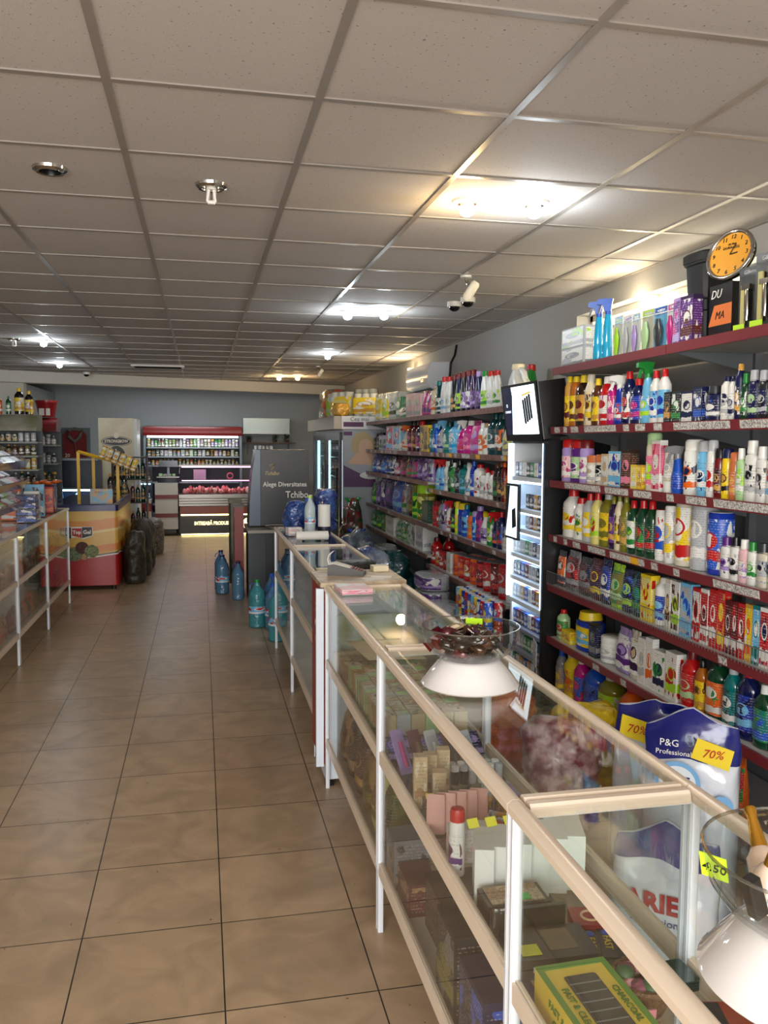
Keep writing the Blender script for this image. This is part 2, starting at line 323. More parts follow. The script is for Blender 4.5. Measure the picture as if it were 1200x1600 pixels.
def sensor(px, py, label, s=1):
    p = at(px, py, z=HC); t = thing('motion_sensor', label, 'sensor', (p.x, p.y, HC), .5)
    MB().cyl(.035*s, -.012, .002, 16).build('mount', m_white, t)
    MB().tube([(0, 0, -.01), (.0, -.01, -.04), (.01, -.02, -.06)], .01*s).build('bracket', m_chrome, t)
    mb = MB(); M = Matrix.Translation((.02, -.03, -.085)) @ Euler((.5, .35, 0)).to_matrix().to_4x4(); mb.loft([(-.07*s, .018*s, .016*s), (-.05*s, .032*s, .024*s), (.04*s, .03*s, .024*s), (.055*s, .02*s, .016*s)], 14, M); mb.build('sensor_head', mat('sensor_ivory', (230,222,200), .4), t)
sensor(728, 431, 'cream motion sensor on a bracket above the dome cameras'); sensor(497, 572, 'small cream motion sensor on the ceiling before the header', .9)
p = at(247, 571, z=HC); t = thing('ceiling_vent', 'white slotted vent panel in the far ceiling', 'vent', (p.x, p.y, HC))
MB().box(-.34, -.12, -.025, .34, .12, -.001).build('frame', m_white, t)
for i in range(5): MB().box(-.3, -.1+.045*i, -.032, .3, -.085+.045*i, -.024).build('slot', m_dark, t)
# air conditioner on the right wall
t = thing('air_conditioner', 'white wall air conditioner above the far shelves', 'air conditioner', (XR, 9.0, 2.17))
M = Matrix(((0, 0, 1, 0), (1, 0, 0, 0), (0, 1, 0, 0), (0, 0, 0, 1)))
mb = MB(); mb.prism([(0, .0), (-.13, .0), (-.2, .03), (-.23, .09), (-.23, .22), (-.2, .29), (0, .30)], -.47, .47, Matrix(((1,0,0,0),(0,0,1,0),(0,1,0,0),(0,0,0,1)))); mb.build('housing', mat('air_conditioner_white', (200,202,206), .22), t)
mb = MB(); mb.box(-.222, -.42, -.004, -.12, .42, .004); mb.build('outlet_flap', mat('ac_flap', (120,122,125), .4), t)
MB().box(-.236, -.3, .1, -.23, -.2, .13).build('display', mat('ac_display', (60,64,70), .2), t)
mb = MB(); mb.tube([(XR-.012, 8.48, 2.3), (XR-.012, 8.44, 2.45), (XR-.012, 8.3, 2.52), (XR-.012, 8.25, 2.61)], .012); tag(mb.build('power_cable', m_blackp), 'black cable running up the wall beside the air conditioner', 'cable')
p = at(878, 352, z=HC)

# ================================================================== GLASS COUNTERS
m_post = mat('aluminium_white', (222,226,232), .3, metal=.15); m_rail = mat('rail_cream', (226,208,186), .28); m_black_seal = mat('rubber_seal', (18,18,18), .6)
m_base = mat('counter_base_board', (205,198,184), .5)
def counter(name_label, x0, x1, y0, y1, side, group, top=.965, lower=.22, mid=.60, feet=True, railw=.03, glass_side=True):
    # side=-1: customers on the low x side, +1: on the high x side
    t = thing('glass_counter', name_label, 'counter', ((x0+x1)/2, (y0+y1)/2, 0), 0, group)
    W, D = x1-x0, y1-y0; hx, hy = W/2, D/2; pw = .019
    for sx in (-1, 1):
        for sy in (-1, 1):
            mb = MB(); cx, cy = sx*(hx-pw/2-.001), sy*(hy-pw/2-.001)
            mb.rbox(cx-pw/2, cy-pw/2, 0, cx+pw/2, cy+pw/2, top-.012, .004)
            # channel groove
            mb.box(cx-pw/2-.0012, cy-.0045, lower, cx+pw/2+.0012, cy+.0045, top-.03); mb.box(cx-.0045, cy-pw/2-.0012, lower, cx+.0045, cy+pw/2+.0012, top-.03)
            mb.build('post', m_post, t)
    r = railw
    for sx in (-1, 1):
        mb = MB(); xo = sx*(hx-r/2+.004); mb.prism([(-r/2, -.010), (r/2, -.010), (r/2+.002, .006), (r/2-.008, .014), (-r/2+.008, .014), (-r/2-.002, .006)], -hy+.0005, hy-.0005, Matrix(((1,0,0,xo),(0,0,1,0),(0,1,0,top-.014),(0,0,0,1)))); mb.build('top_rail', m_rail, t)
    for sy in (-1, 1):
        mb = MB(); yo = sy*(hy-r/2+.001); mb.prism([(-r/2, -.010), (r/2, -.010), (r/2-.002, .006), (r/2-.008, .0135), (-r/2+.008, .0135), (-r/2+.002, .006)], -hx+r, hx-r, Matrix(((0,0,1,0),(1,0,0,yo),(0,1,0,top-.014),(0,0,0,1)))); mb.build('top_rail', m_rail, t)
        mb = MB(); mb.box(-hx+.02, yo-.005, top-.03, hx-.02, yo+.005, top-.024); mb.build('inner_channel', m_post, t)
    for sx in (-1, 1):
        for z in (mid, lower):
            mb = MB(); xo = sx*(hx-.011); mb.box(xo-.009, -hy+pw+.002, z-.021, xo+.009, hy-pw-.002, z+.021); mb.box(xo-.003, -hy+pw, z+.021, xo+.003, hy-pw, z+.025); mb.build('side_rail', m_rail, t)
    MB().box(-hx+.022, -hy+.022, top-.012, hx-.022, hy-.022, top-.006).build('top_glass', GLASS, t)
    for sx in ((-1, 1) if glass_side else (side,)):
        xo = sx*(hx-.010)
        MB().box(xo-.002, -hy+pw, lower+.02, xo+.002, hy-pw, mid-.02).build('lower_pane', GLASS, t)
        MB().box(xo-.002, -hy+pw, mid+.02, xo+.002, hy-pw, top-.02).build('upper_pane', GLASS, t)
    MB().box(-hx+.022, -hy+.02, mid-.012, hx-.022, hy-.02, mid-.006).build('glass_shelf', GLASS, t)
    MB().box(-hx+.022, -hy+.02, lower-.02, hx-.022, hy-.02, lower-.004).build('bottom_board', m_base, t)
    for sy in (-1, 1):
        MB().box(-hx+.02, sy*(hy-.010)-.002, lower, hx-.02, sy*(hy-.010)+.002, top-.03).build('end_pane', GLASS, t)
    return t
QX0, QX1 = .557, .945
gc = 'glass counters on the right of the aisle'
CY1 = [(.235, 1.447), (1.449, 2.661), (2.663, 3.868)]
counter('nearest white-framed glass counter holding yellow packaged lighters and a manicure set', QX0, QX1, *CY1[0], -1, gc)
counter('white-framed glass counter with cosmetics inside and the sweets bowl on top', QX0, QX1, *CY1[1], -1, gc)
counter('white-framed glass counter packed with small printed cartons beside the cash desk', QX0, QX1, *CY1[2], -1, gc)
counter('slim glass counter with blue water bottles behind it, before the farthest one', QX0, QX1, 4.262, 5.45, -1, gc, railw=.026)
counter('farthest slim glass counter carrying water bottles and paper rolls on top', QX0, QX1, 5.452, 6.655, -1, gc, railw=.026)
# cash desk: board box with a wooden top between the counters
t = thing('cash_desk', 'narrow cash desk with pale wooden top and red printed side panel', 'desk', ((QX0+QX1)/2, 4.066, 0))
MB().rbox(-.215, -.19, .955, .20, .19, .977, .006).build('desk_top', mat('pale_wood_top', (196,178,150), .4, noise=(14, (150,128,98))), t)
MB().box(-.19, -.185, .03, .19, .185, .954).build('body', mat('desk_body_white', (214,222,232), .4), t)
mb = MB(); mb.box(-.205, -.17, .10, -.191, .183, .953); fp = mb.build('front_panel', mat('red_front_panel', (150,36,20), .35), t)
mb = MB(); mb.box(-.207, -.17, .10, -.2055, .02, .45); mb.build('picture_strip', printed('orange', 'beige', 'teal', 12), fp)
mw = mat('white_lettering', (235,232,225), .5)
text('24/7', .06, mw, fp, (-.2062, .0, .82), (PI/2, 0, -PI/2)); text('SUPER', .045, mw, fp, (-.2062, .0, .74), (PI/2, 0, -PI/2)); text('PRET', .045, mw, fp, (-.2062, .0, .66), (PI/2, 0, -PI/2))
MB().box(-.235, -.197, .10, -.2, -.172, .95).build('corner_board', mat('desk_body_white'), t)
MB().box(-.19, -.19, .0, -.15, -.15, .03).build('foot', m_blackp, t); MB().box(.15, .15, .0, .19, .19, .03).build('foot', m_blackp, t); MB().box(-.19, .15, .0, -.15, .19, .03).build('foot', m_blackp, t); MB().box(.15, -.19, .0, .19, -.15, .03).build('foot', m_blackp, t)
gl_ = 'glass counters on the left of the aisle'
counter('left glass counter end nearest the ice cream freezer', -1.72, -1.302, 7.71, 8.925, 1, gl_, railw=.026)
counter('left glass counter second from the freezer, snack racks above it', -1.72, -1.302, 6.49, 7.706, 1, gl_, railw=.026)
counter('left glass counter cut off by the photo edge, third from the freezer', -1.72, -1.302, 5.27, 6.486, 1, gl_, railw=.026)

# ================================================================== SHELF UNITS
m_lip = mat('price_rail_red', (120,40,46), .35); m_lipold = mat('price_rail_worn', (140,104,96), .4, noise=(30, (108,70,66))); m_board = mat('shelf_board_grey', (168,166,160), .45); m_upr = mat('shelf_upright', (92,96,100), .45); m_tick = mat('paper_ticket', (222,218,212), .7, noise=(150, (120,118,116)))
m_yt = mat('yellow_ticket', (240,180,30), .6); m_gt = mat('green_ticket', (190,235,40), .6)
def shelf_unit(name_label, y0, y1, xf, levels, bays, lipm, tickets, backx=XR-.012, base=True, zt=2.1):
    t = thing('shelf_unit', name_label, 'shelf unit', (xf, y0, 0)); D = backx-xf
    rnd = random.Random(int(y0*10))
    edges = [0]+[b-y0 for b in bays]+[y1-y0]
    for e in edges:
        e2 = min(max(e-.015, 0), y1-y0-.03)
        MB().box(D-.05, e2, 0, D-.01, e2+.03, zt).build('upright', m_upr, t)
    MB().box(D-.012, 0, .08, D, y1-y0, min(zt, 2.04)).build('back_panel', mat('shelf_back', (120,122,124), .6), t)
    for b in range(len(edges)-1):
        e0, e1 = edges[b]+.002, edges[b+1]-.002
        for li, (z, fx, y_lo, y_hi, ticket) in enumerate(levels):
            if not (y_lo-y0-.01 <= e0 and e1 <= y_hi-y0+.01): continue
            f = fx-xf
            sh = MB().box(f+.004, e0, z-.022, D-.052, e1, z-.0005).build('shelf_board', m_board, t)
            mb = MB(); M = Matrix(((0,1,0,0),(0,0,1,0),(1,0,0,0),(0,0,0,1)))
            rl = MB(); rl.prism([(z-.036, f-.006), (z-.036, f+.003), (z+.006, f+.003), (z+.006, f-.010)], e0, e1, M); rl = rl.build('price_rail', lipm, sh)
            for s in (0, 1):
                e = e0+.004 if s == 0 else e1-.007
                mb = MB(); mb.prism([(f+.01, z-.024), (D-.06, z-.024), (D-.06, z-.11)], e, e+.003, Matrix(((1,0,0,0),(0,0,1,0),(0,1,0,0),(0,0,0,1)))); mb.build('bracket', m_upr, sh)
            if ticket:
                y = e0+.01; run = None
                while y < e1-.08:
                    wd = rnd.choice((.045, .055, .07, .09)); u = rnd.random()
                    TK = lambda q0, q1, mt: MB().prism([(z-.030, f-.0085), (z-.030, f-.0072), (z+.002, f-.0112), (z+.002, f-.0125)], q0, q1, M).build('price_ticket', mt, rl)
                    if u < ticket: TK(y, y+wd, m_tick)
                    elif u > .985: TK(y, y+wd, m_yt)
                    y += wd+.004
    if base: MB().box(.02, .002, .0, D-.06, y1-y0-.002, .10).build('plinth', m_upr, t)
    return t
NF = 2.035; N0, N1, NS = 2.2, 4.72, 3.46
NZ = [2.065, 1.722, 1.408, 1.085, .785, .468]
shelf_unit('near wall shelf unit with dark red price rails full of toiletries', N0, N1, NF, [(NZ[0], NF, 0, 9, 0), (NZ[1], NF, 0, 9, .8), (NZ[2], NF, 0, 9, .85), (NZ[3], NF, 0, 9, .6), (NZ[4], NF, 0, 9, .12), (NZ[5], NF, 0, 9, .12), (.12, NF-.0, 0, 9, 0)], [NS], m_lip, True)
FF = 2.08; F0, F1, FSM = 5.56, 10.7, 7.68
FZ = {'top': 1.885, 'r2': 1.54, 'r3': 1.205, 'r4': .855, 'r5': .49, 'l3': 1.262, 'l4': .86, 'l5': .57}
shelf_unit('long far wall shelf unit of cleaning products between tower and tall fridge', F0, F1, FF,
    [(FZ['top'], FF, 0, 99, 0), (FZ['r2'], FF, 0, 99, .25)]+[(FZ[k], FF, 0, FSM+.02, .15) for k in ('r3', 'r4', 'r5')]+[(FZ[k], FF, FSM-.02, 99, .1) for k in ('l3', 'l4', 'l5')]+[(.12, FF, 0, 99, 0)],
    [6.62, FSM, 9.2], m_lipold, True, zt=1.9)
# wire guard of the basket shelf
t = thing('wire_guard', 'low chrome wire fence along the toothpaste shelf front', 'wire guard', (NF-.014, 0, NZ[4]))
m_wire = mat('wire_steel', (150,150,152), .3, metal=.8)
for e0, e1 in ((N0+.01, NS-.01), (NS+.01, N1-.01)):
    mb = MB()
    for z in (.012, .085): mb.tube([(0, e0, z), (0, e1, z)], .0022, 6)
    n = int((e1-e0)/.022)
    for i in range(n+1): y = e0+(e1-e0)*i/n; mb.tube([(0, y, .001), (0, y, .085)], .0012, 4)
    mb.build('wire_mesh', m_wire, t)

# ================================================================== PRODUCT TOWER WITH SCREEN
t = thing('cigarette_dispenser', 'tall lit cigarette dispenser tower standing between the wall shelves', 'dispenser', (2.0, 4.725, 0))
DY = .59; DX = .42
m_tw = mat('dispenser_white', (220,226,232), .35); m_tb = mat('dispenser_black', (16,17,19), .35)
MB().box(.0, 0, .02, DX, .03, 1.63).build('side_panel', m_tb, t); MB().box(.02, DY-.03, .02, DX, DY, 1.63).build('side_panel', m_tw, t)
MB().box(DX-.02, .03, .02, DX, DY-.03, 1.63).build('back_panel', m_tw, t); MB().box(.02, .0, 1.63, DX, DY, 1.65).build('top_panel', m_tb, t); MB().box(.02, 0, 0, DX, DY, .02).build('base', m_tb, t)
MB().box(-.012, DY-.028, .62, .018, DY, 1.63).build('light_strip', mat('cool_led', (240,248,255), .5, emit=(200,228,255), es=3.2), t)
MB().box(-.004, .031, .62, .006, .036, 1.63).build('light_strip', mat('cool_led'), t)
tz = [1.42, 1.22, 1.09, .92, .77, .62, .45, .30, .15]
for k, z in enumerate(tz):
    sh = MB(); sh.prism([(.0, z-.03), (.0, z-.005), (DX-.03, z+.03), (DX-.03, z+.024)], .032, DY-.032, Matrix(((1,0,0,0),(0,0,1,0),(0,1,0,0),(0,0,0,1)))); sh = sh.build('shelf', m_tw if k < 6 else mat('dispenser_grey', (120,124,136), .35), t)
    if k < 6: MB().box(.03, .04, z-.045, .05, DY-.04, z-.036).build('shelf_light', mat('cool_led_shelf', (240,248,255), .5, emit=(190,222,255), es=11), sh)
# small side screen
MB().box(-.03, DY-.24, 1.01, -.012, DY-.015, 1.37).build('side_screen_frame', m_tb, t)
sc = MB().box(-.032, DY-.225, 1.025, -.0305, DY-.03, 1.355).build('side_screen', mat('screen_glow_white', (245,250,255), .4, emit=(220,240,255), es=1.4), t)
mb = MB(); M = Matrix(((0,0,1,-.0335),(0-1,0,0,0),(0,1,0,0),(0,0,0,1)))
MYZ = lambda x: Matrix(((0,0,1,x),(1,0,0,0),(0,1,0,0),(0,0,0,1)))
MB().prism([(DY-.03, 1.355), (DY-.03, 1.03), (DY-.075, 1.2), (DY-.10, 1.355)], 0, .001, MYZ(-.0335)).build('screen_picture', mat('screen_dark', (14,18,26), .4), sc)
MB().prism([(DY-.22, 1.10), (DY-.15, 1.08), (DY-.14, 1.2), (DY-.20, 1.22)], 0, .001, MYZ(-.0335)).build('screen_picture', mat('screen_dark'), sc)
# tilted monitor on top
p0 = at(798, 682, x=1.885); p1 = at(858, 671, x=1.885)
t = thing('advertising_screen', 'tilted black monitor glowing white on top of the dispenser tower', 'monitor', (2.025, 4.755, 1.658), (0, -.16, 0))
MB().rbox(-.03, .0, .0, .16, .585, .345, .012).build('housing', m_tb, t)
MB().box(-.036, -.006, -.008, -.028, .593, .352).build('bezel', mat('bezel_black', (8,8,9), .2), t)
sc = MB().box(-.0385, .03, .035, -.0365, .56, .335).build('screen', mat('screen_glow', (245,252,255), .4, emit=(226,246,255), es=2.1), t)
MB().prism([(.56, .335), (.56, .035), (.46, .035), (.40, .28), (.41, .335)][::-1], 0, .001, MYZ(-.0397)).build('screen_picture', mat('screen_navy', (10,18,40), .4, emit=(14,26,60), es=.6), sc)
for i in range(4): MB().prism([(.20-.035*i, .10+.01*i), (.23-.035*i, .10+.01*i), (.24-.035*i, .25+.01*i), (.21-.035*i, .25+.01*i)], 0, .001, MYZ(-.0397)).build('screen_picture', mat('screen_dark'), sc)
MB().prism([(.09, .285), (.24, .27), (.24, .282), (.09, .297)], 0, .001, MYZ(-.0397)).build('screen_picture', mat('screen_gold', (210,190,90), .4, emit=(210,190,90), es=.8), sc)
text('o', .05, mat('screen_white', (230,240,250), .4, emit=(230,240,250), es=1), sc, (-.0399, .505, .225), (PI/2, 0, -PI/2)); text('COMFORT', .022, mat('screen_white'), sc, (-.0399, .495, .18), (PI/2, 0, -PI/2))
t.rotation_euler = (0, -.14, 0)
# small wall lamps that light the window niche and the far corner
def wall_lamp(x, y, z, label, power, c):
    t = thing('wall_lamp', label, 'lamp', (x, y, z)); MB().box(-.03, -.05, 0, .03, .05, .02).build('lamp_base', m_white, t)
    mb = MB(); mb.ball((0, 0, -.025), .028, .045, .022); mb.build('lamp_glass', mat('lamp_glow', (255,240,210), .4, emit=(255,224,170), es=14), t)
    l = bpy.data.lights.new('wall_lamp_light', 'POINT'); l.energy = power; l.color = c; l.shadow_soft_size = .06; o = bpy.data.objects.new('wall_lamp_light', l); col.objects.link(o); o.location = (x-.1, y, z-.06)
wall_lamp(2.585, 4.62, 2.478, 'small lit lamp under the top of the high window niche', 7, (1, .84, .55))
wall_lamp(2.47, 9.95, 2.50, 'lit lamp on the right wall beyond the air conditioner', 10, (1, .72, .38))
# ================================================================== PRODUCT KIT (front faces -y, origin at base centre)
PM = {}
def pmesh(key, fn):
    if key not in PM: PM[key] = fn()
    return PM[key]
def interp(prof, z):
    for i in range(len(prof)-1):
        if prof[i][0] <= z <= prof[i+1][0]:
            t = (z-prof[i][0])/max(1e-9, prof[i+1][0]-prof[i][0]); return [a+(b-a)*t for a, b in zip(prof[i], prof[i+1])]
    return list(prof[-1])
def lbl_patch(prof, z0, z1, wrap, e, off=.0009, n=14):
    zs = [z0]+[p[0] for p in prof if z0 < p[0] < z1]+[z1]; secs = []
    for z in zs:
        q = interp(prof, z); secs.append((z, q[1]+off, q[2]+off, 0, 0, e))
    a = math.radians(wrap)
    return MB().loft(secs, n, None, False, False, -PI/2-a, -PI/2+a)
def q3(x): return round(x, 3)
def P_bottle(t, w, d, h, body, cap, lab, e=2.6, neck=.34, sh=.72, capw=.42, caph=.13, wrap=100, lz=(.12, .62), waist=0, matf=None):
    w, d, h = q3(w), q3(d), q3(h); bh = h*(1-caph)
    prof = [(0, w*.46, d*.46), (.012*h, w*.5, d*.5), (h*.25, w*.5*(1-waist*.4), d*.5*(1-waist*.4)), (h*.45, w*.5*(1-waist), d*.5*(1-waist)), (h*sh*.92, w*.5, d*.5), (h*sh, w*.48, d*.48), (h*(sh+(1-caph-sh)*.6), w*.3, d*.34), (bh, w*neck*.5, w*neck*.5)]
    k = ('bottle', w, d, h, body, cap, lab, e, neck, sh, capw, caph, wrap, lz, waist)
    link('bottle_body', pmesh(k+(0,), lambda: MB().loft([(a, b, c, 0, 0, e) for a, b, c in prof], 18).mesh('bottle_body', (matf or liquid)(body))), t)
    c = max(capw*w*.5, .008)
    link('cap', pmesh(k+(1,), lambda: MB().loft([(bh-.004, c, c), (bh+.002, c, c), (h*.99, c*.9, c*.9), (h, c*.75, c*.75)], 14).mesh('cap', plas(cap))), t)
    if lab: link('label_sticker', pmesh(k+(2,), lambda: lbl_patch(prof, lz[0]*h, lz[1]*h, wrap, e).mesh('label', printed(*lab))), t)
def P_flask(t, w, d, h, body, cap, lab, **k): P_bottle(t, w, d, h, body, cap, lab, e=2.2, neck=.62, sh=.74, capw=.6, caph=.2, matf=plas, **k)
def P_slim(t, w, d, h, body, cap, lab, **k): P_bottle(t, w, d, h, body, cap, lab, e=2, neck=.5, sh=.8, capw=.55, caph=.1, matf=plas, **k)
def P_waist(t, w, d, h, body, cap, lab, **k): P_bottle(t, w, d, h, body, cap, lab, e=2.2, neck=.4, sh=.7, capw=.5, caph=.12, waist=.22, matf=plas, **k)
def P_aero(t, w, d, h, body, cap, lab):
    w, h = q3(w), q3(h); r = w*.47; k = ('aero', w, h, body, cap, lab); ch = max(.03, h*.2)
    prof = [(0, r*.95, r*.95), (.004, r, r), (h-ch-.012, r, r), (h-ch, r*.9, r*.9)]
    link('can_body', pmesh(k+(0,), lambda: MB().loft(prof, 18).mesh('can', liquid(body))), t)
    link('cap', pmesh(k+(1,), lambda: MB().loft([(h-ch, r*.93, r*.93), (h-.012, r*.93, r*.93), (h-.003, r*.8, r*.8), (h, r*.5, r*.5)], 16).mesh('cap', plas(cap))), t)
    if lab: link('label_sticker', pmesh(k+(2,), lambda: lbl_patch(prof, .1*h, .6*h, 110, 2).mesh('label', printed(*lab))), t)
def P_spray(t, w, d, h, body, cap, lab):
    w, d, h = q3(w), q3(d), q3(h); bh = h*.76; k = ('spray', w, d, h, body, cap, lab)
    prof = [(0, w*.46, d*.46), (.01, w*.5, d*.5), (bh*.45, w*.5, d*.5), (bh*.62, w*.4, d*.42), (bh*.82, w*.36, d*.36), (bh, .015, .015)]
    link('bottle_body', pmesh(k+(0,), lambda: MB().loft([(a, b, c, 0, 0, 2.4) for a, b, c in prof], 18).mesh('body', liquid(body))), t)
    def head():
        m_ = MB(); m_.cyl(.017, bh-.012, bh+.014, 14); zt = h
        m_.prism([(-.02, bh+.014), (.014, bh+.014), (.02, zt-.02), (.026, zt-.004), (-.02, zt), (-.058, zt-.006), (-.06, zt-.03), (-.03, zt-.035)], -.012, .012, Matrix(((0,0,1,0),(1,0,0,0),(0,1,0,0),(0,0,0,1))))
        return m_.mesh('head', plas(cap))
    link('spray_head', pmesh(k+(1,), head), t)
    def trig():
        m_ = MB(); m_.prism([(-.032, h-.036), (-.044, h-.036), (-.056, h-.075), (-.047, h-.08)], -.006, .006, Matrix(((0,0,1,0),(1,0,0,0),(0,1,0,0),(0,0,0,1)))); return m_.mesh('trigger', plas(cap if cap != 'blue' else 'navy'))
    link('trigger', pmesh(k+(3,), trig), t)
    if lab: link('label_sticker', pmesh(k+(2,), lambda: lbl_patch(prof, .14*bh, .6*bh, 110, 2.4).mesh('label', printed(*lab))), t)
def P_box(t, w, d, h, body, cap, lab):
    w, d, h = q3(w-.002), q3(d), q3(h); k = ('box', w, d, h, body, lab)
    def f():
        m_ = MB(); m_.box(-w/2, -d/2, 0, w/2, d/2, h); return m_.mesh('carton', carton(body), False)
    link('carton_body', pmesh(k+(0,), f), t)
    def g_():
        m_ = MB(); m_.box(-w*.46, -d/2-.0006, h*.05, w*.46, -d/2, h*.93); return m_.mesh('p', printed(*lab), False)
    def g2():
        m_ = MB(); m_.box(w/2, -d*.44, h*.08, w/2+.0006, d*.44, h*.9); return m_.mesh('p', printed(*lab), False)
    if lab: link('front_print', pmesh(k+(1,), g_), t); link('side_print', pmesh(k+(2,), g2), t)
def P_jar(t, w, d, h, body, cap, lab):
    w, h = q3(w), q3(h); r = w*.49; k = ('jar', w, h, body, cap, lab)
    prof = [(0, r*.9, r*.9), (.006, r, r), (h*.72, r, r), (h*.76, r*.94, r*.94)]
    link('jar_body', pmesh(k+(0,), lambda: MB().loft(prof, 18).mesh('jar', liquid(body))), t)
    link('lid', pmesh(k+(1,), lambda: MB().loft([(h*.75, r, r), (h*.96, r, r), (h, r*.9, r*.9)], 18).mesh('lid', plas(cap))), t)
    if lab: link('label_sticker', pmesh(k+(2,), lambda: lbl_patch(prof, .1*h, .66*h, 120, 2).mesh('label', printed(*lab))), t)
def P_tube(t, w, d, h, body, cap, lab):
    w, d, h = q3(w), q3(d), q3(h); k = ('tube', w, d, h, body, cap, lab)
    prof = [(h*.14, w*.4, d*.42), (h*.2, w*.46, d*.44), (h*.55, w*.48, d*.34), (h*.9, w*.5, d*.12), (h, w*.5, .002)]
    link('tube_body', pmesh(k+(0,), lambda: MB().loft(prof, 18).mesh('tube', plas(body))), t)
    link('cap', pmesh(k+(1,), lambda: MB().loft([(0, w*.38, d*.4), (h*.14, w*.42, d*.44)], 16).mesh('cap', plas(cap))), t)
    if lab: link('label_sticker', pmesh(k+(2,), lambda: lbl_patch(prof, .28*h, .86*h, 88, 2).mesh('label', printed(*lab))), t)
def P_pouch(t, w, d, h, body, cap, lab):
    w, d, h = q3(w), q3(d), q3(h); k = ('pouch', w, d, h, body, lab)
    prof = [(0, w*.49, d*.36), (h*.04, w*.5, d*.46), (h*.4, w*.485, d*.5), (h*.75, w*.48, d*.32), (h*.92, w*.49, d*.06), (h, w*.49, .0025)]
    link('pouch_body', pmesh(k+(0,), lambda: MB().loft([(a, b, c, 0, 0, 3) for a, b, c in prof], 22).mesh('pouch', film(body))), t)
    if lab: link('printed_front', pmesh(k+(2,), lambda: lbl_patch(prof, .1*h, .84*h, 76, 3, n=18).mesh('label', printed(*lab))), t)
def P_jug(t, w, d, h, body, cap, lab):
    # large detergent jug: flat body leaning shoulder, loop handle, big cap
    w, d, h = q3(w), q3(d), q3(h); k = ('jug', w, d, h, body, cap, lab)
    def f():
        m_ = MB(); m_.loft([(0, w*.47, d*.46, 0, 0, 3.2), (.01, w*.5, d*.5, 0, 0, 3.2), (h*.5, w*.49, d*.5, 0, 0, 3), (h*.66, w*.36, d*.42, -w*.12, 0, 2.6), (h*.8, w*.22, d*.32, -w*.18, 0, 2.4), (h*.88, w*.17, w*.16, -w*.16, 0, 2)], 20)
        m_.tube([(w*.40, 0, h*.45), (w*.41, 0, h*.62), (w*.30, 0, h*.76), (w*.12, 0, h*.845), (-w*.06, 0, h*.85)], d*.15, 8); return m_.mesh('jug', plas(body, .25))
    link('jug_body', pmesh(k+(0,), f), t)
    link('cap', pmesh(k+(1,), lambda: MB().loft([(h*.86, w*.2, w*.2, -w*.16, 0), (h*.985, w*.19, w*.19, -w*.16, 0), (h, w*.15, w*.15, -w*.16, 0)], 16).mesh('cap', plas(cap))), t)
    prof = [(0, w*.47, d*.46), (.01, w*.5, d*.5), (h*.5, w*.49, d*.5)]
    if lab: link('label_sticker', pmesh(k+(2,), lambda: lbl_patch(prof, .1*h, .49*h, 80, 3, n=18).mesh('label', printed(*lab))), t)
def P_cone(t, w, d, h, body, cap, lab):
    P_bottle(t, w, d, h, body, cap, lab, e=2.4, neck=.36, sh=.35, capw=.42, caph=.13, matf=plas, lz=(.06, .33))
def P_duck(t, w, d, h, body, cap, lab):
    w, d, h = q3(w), q3(d), q3(h); k = ('duck', w, d, h, body, cap, lab)
    prof = [(0, w*.46, d*.46), (.01, w*.5, d*.5), (h*.5, w*.46, d*.5), (h*.66, w*.3, d*.36)]
    def f():
        m_ = MB(); m_.loft([(a, b, c, 0, 0, 2.4) for a, b, c in prof]+[(h*.76, w*.2, w*.2, w*.06, 0, 2), (h*.84, w*.18, w*.18, -w*.02, 0, 2)], 16); return m_.mesh('b', plas(body, .25))
    link('bottle_body', pmesh(k+(0,), f), t)
    link('cap', pmesh(k+(1,), lambda: MB().loft([(h*.82, w*.2, w*.2, -w*.02, 0), (h*.92, w*.19, w*.19, -w*.1, 0), (h, w*.1, w*.1, -w*.3, 0)], 12).mesh('cap', plas(cap))), t)
    if lab: link('label_sticker', pmesh(k+(2,), lambda: lbl_patch(prof, .1*h, .5*h, 95, 2.4).mesh('label', printed(*lab))), t)
def P_can(t, w, d, h, body, cap, lab):
    w, h = q3(w), q3(h); r = w*.49; k = ('can', w, h, body, cap, lab)
    prof = [(0, r*.9, r*.9), (.004, r, r), (h-.006, r, r), (h, r*.93, r*.93)]
    link('can_body', pmesh(k+(0,), lambda: MB().loft(prof, 16).mesh('can', liquid(body))), t)
    link('can_top', pmesh(k+(1,), lambda: MB().cyl(r*.88, h-.001, h+.0015, 16).mesh('lid', plas(cap))), t)
    if lab: link('label_sticker', pmesh(k+(2,), lambda: lbl_patch(prof, .1*h, .9*h, 130, 2).mesh('label', printed(*lab))), t)
def P_blister(t, w, d, h, body, cap, lab):
    # card with a clear bubble and the article in it
    w, d, h = q3(w-.003), q3(d), q3(h); k = ('blister', w, d, h, body, cap, lab)
    link('card', pmesh(k+(0,), lambda: MB().rbox(-w/2, d/2-.003, 0, w/2, d/2, h, .006).mesh('card', carton(body))), t)
    link('article', pmesh(k+(1,), lambda: MB().loft([(h*.1, w*.12, d*.2), (h*.3, w*.26, d*.3), (h*.5, w*.3, d*.34), (h*.62, w*.16, d*.22), (h*.72, w*.14, d*.2)], 12).mesh('art', plas(cap))), t)
    link('blister_shell', pmesh(k+(3,), lambda: MB().box(-w*.42, -d/2, h*.05, w*.42, d/2-.004, h*.8).mesh('shell', glass_mat('clear_plastic', (.96,.97,.97)), False)), t)
    if lab: link('card_print', pmesh(k+(2,), lambda: MB().box(-w*.46, d/2-.0045, h*.82, w*.46, d/2-.003, h*.98).mesh('pr', printed(*lab), False)), t)
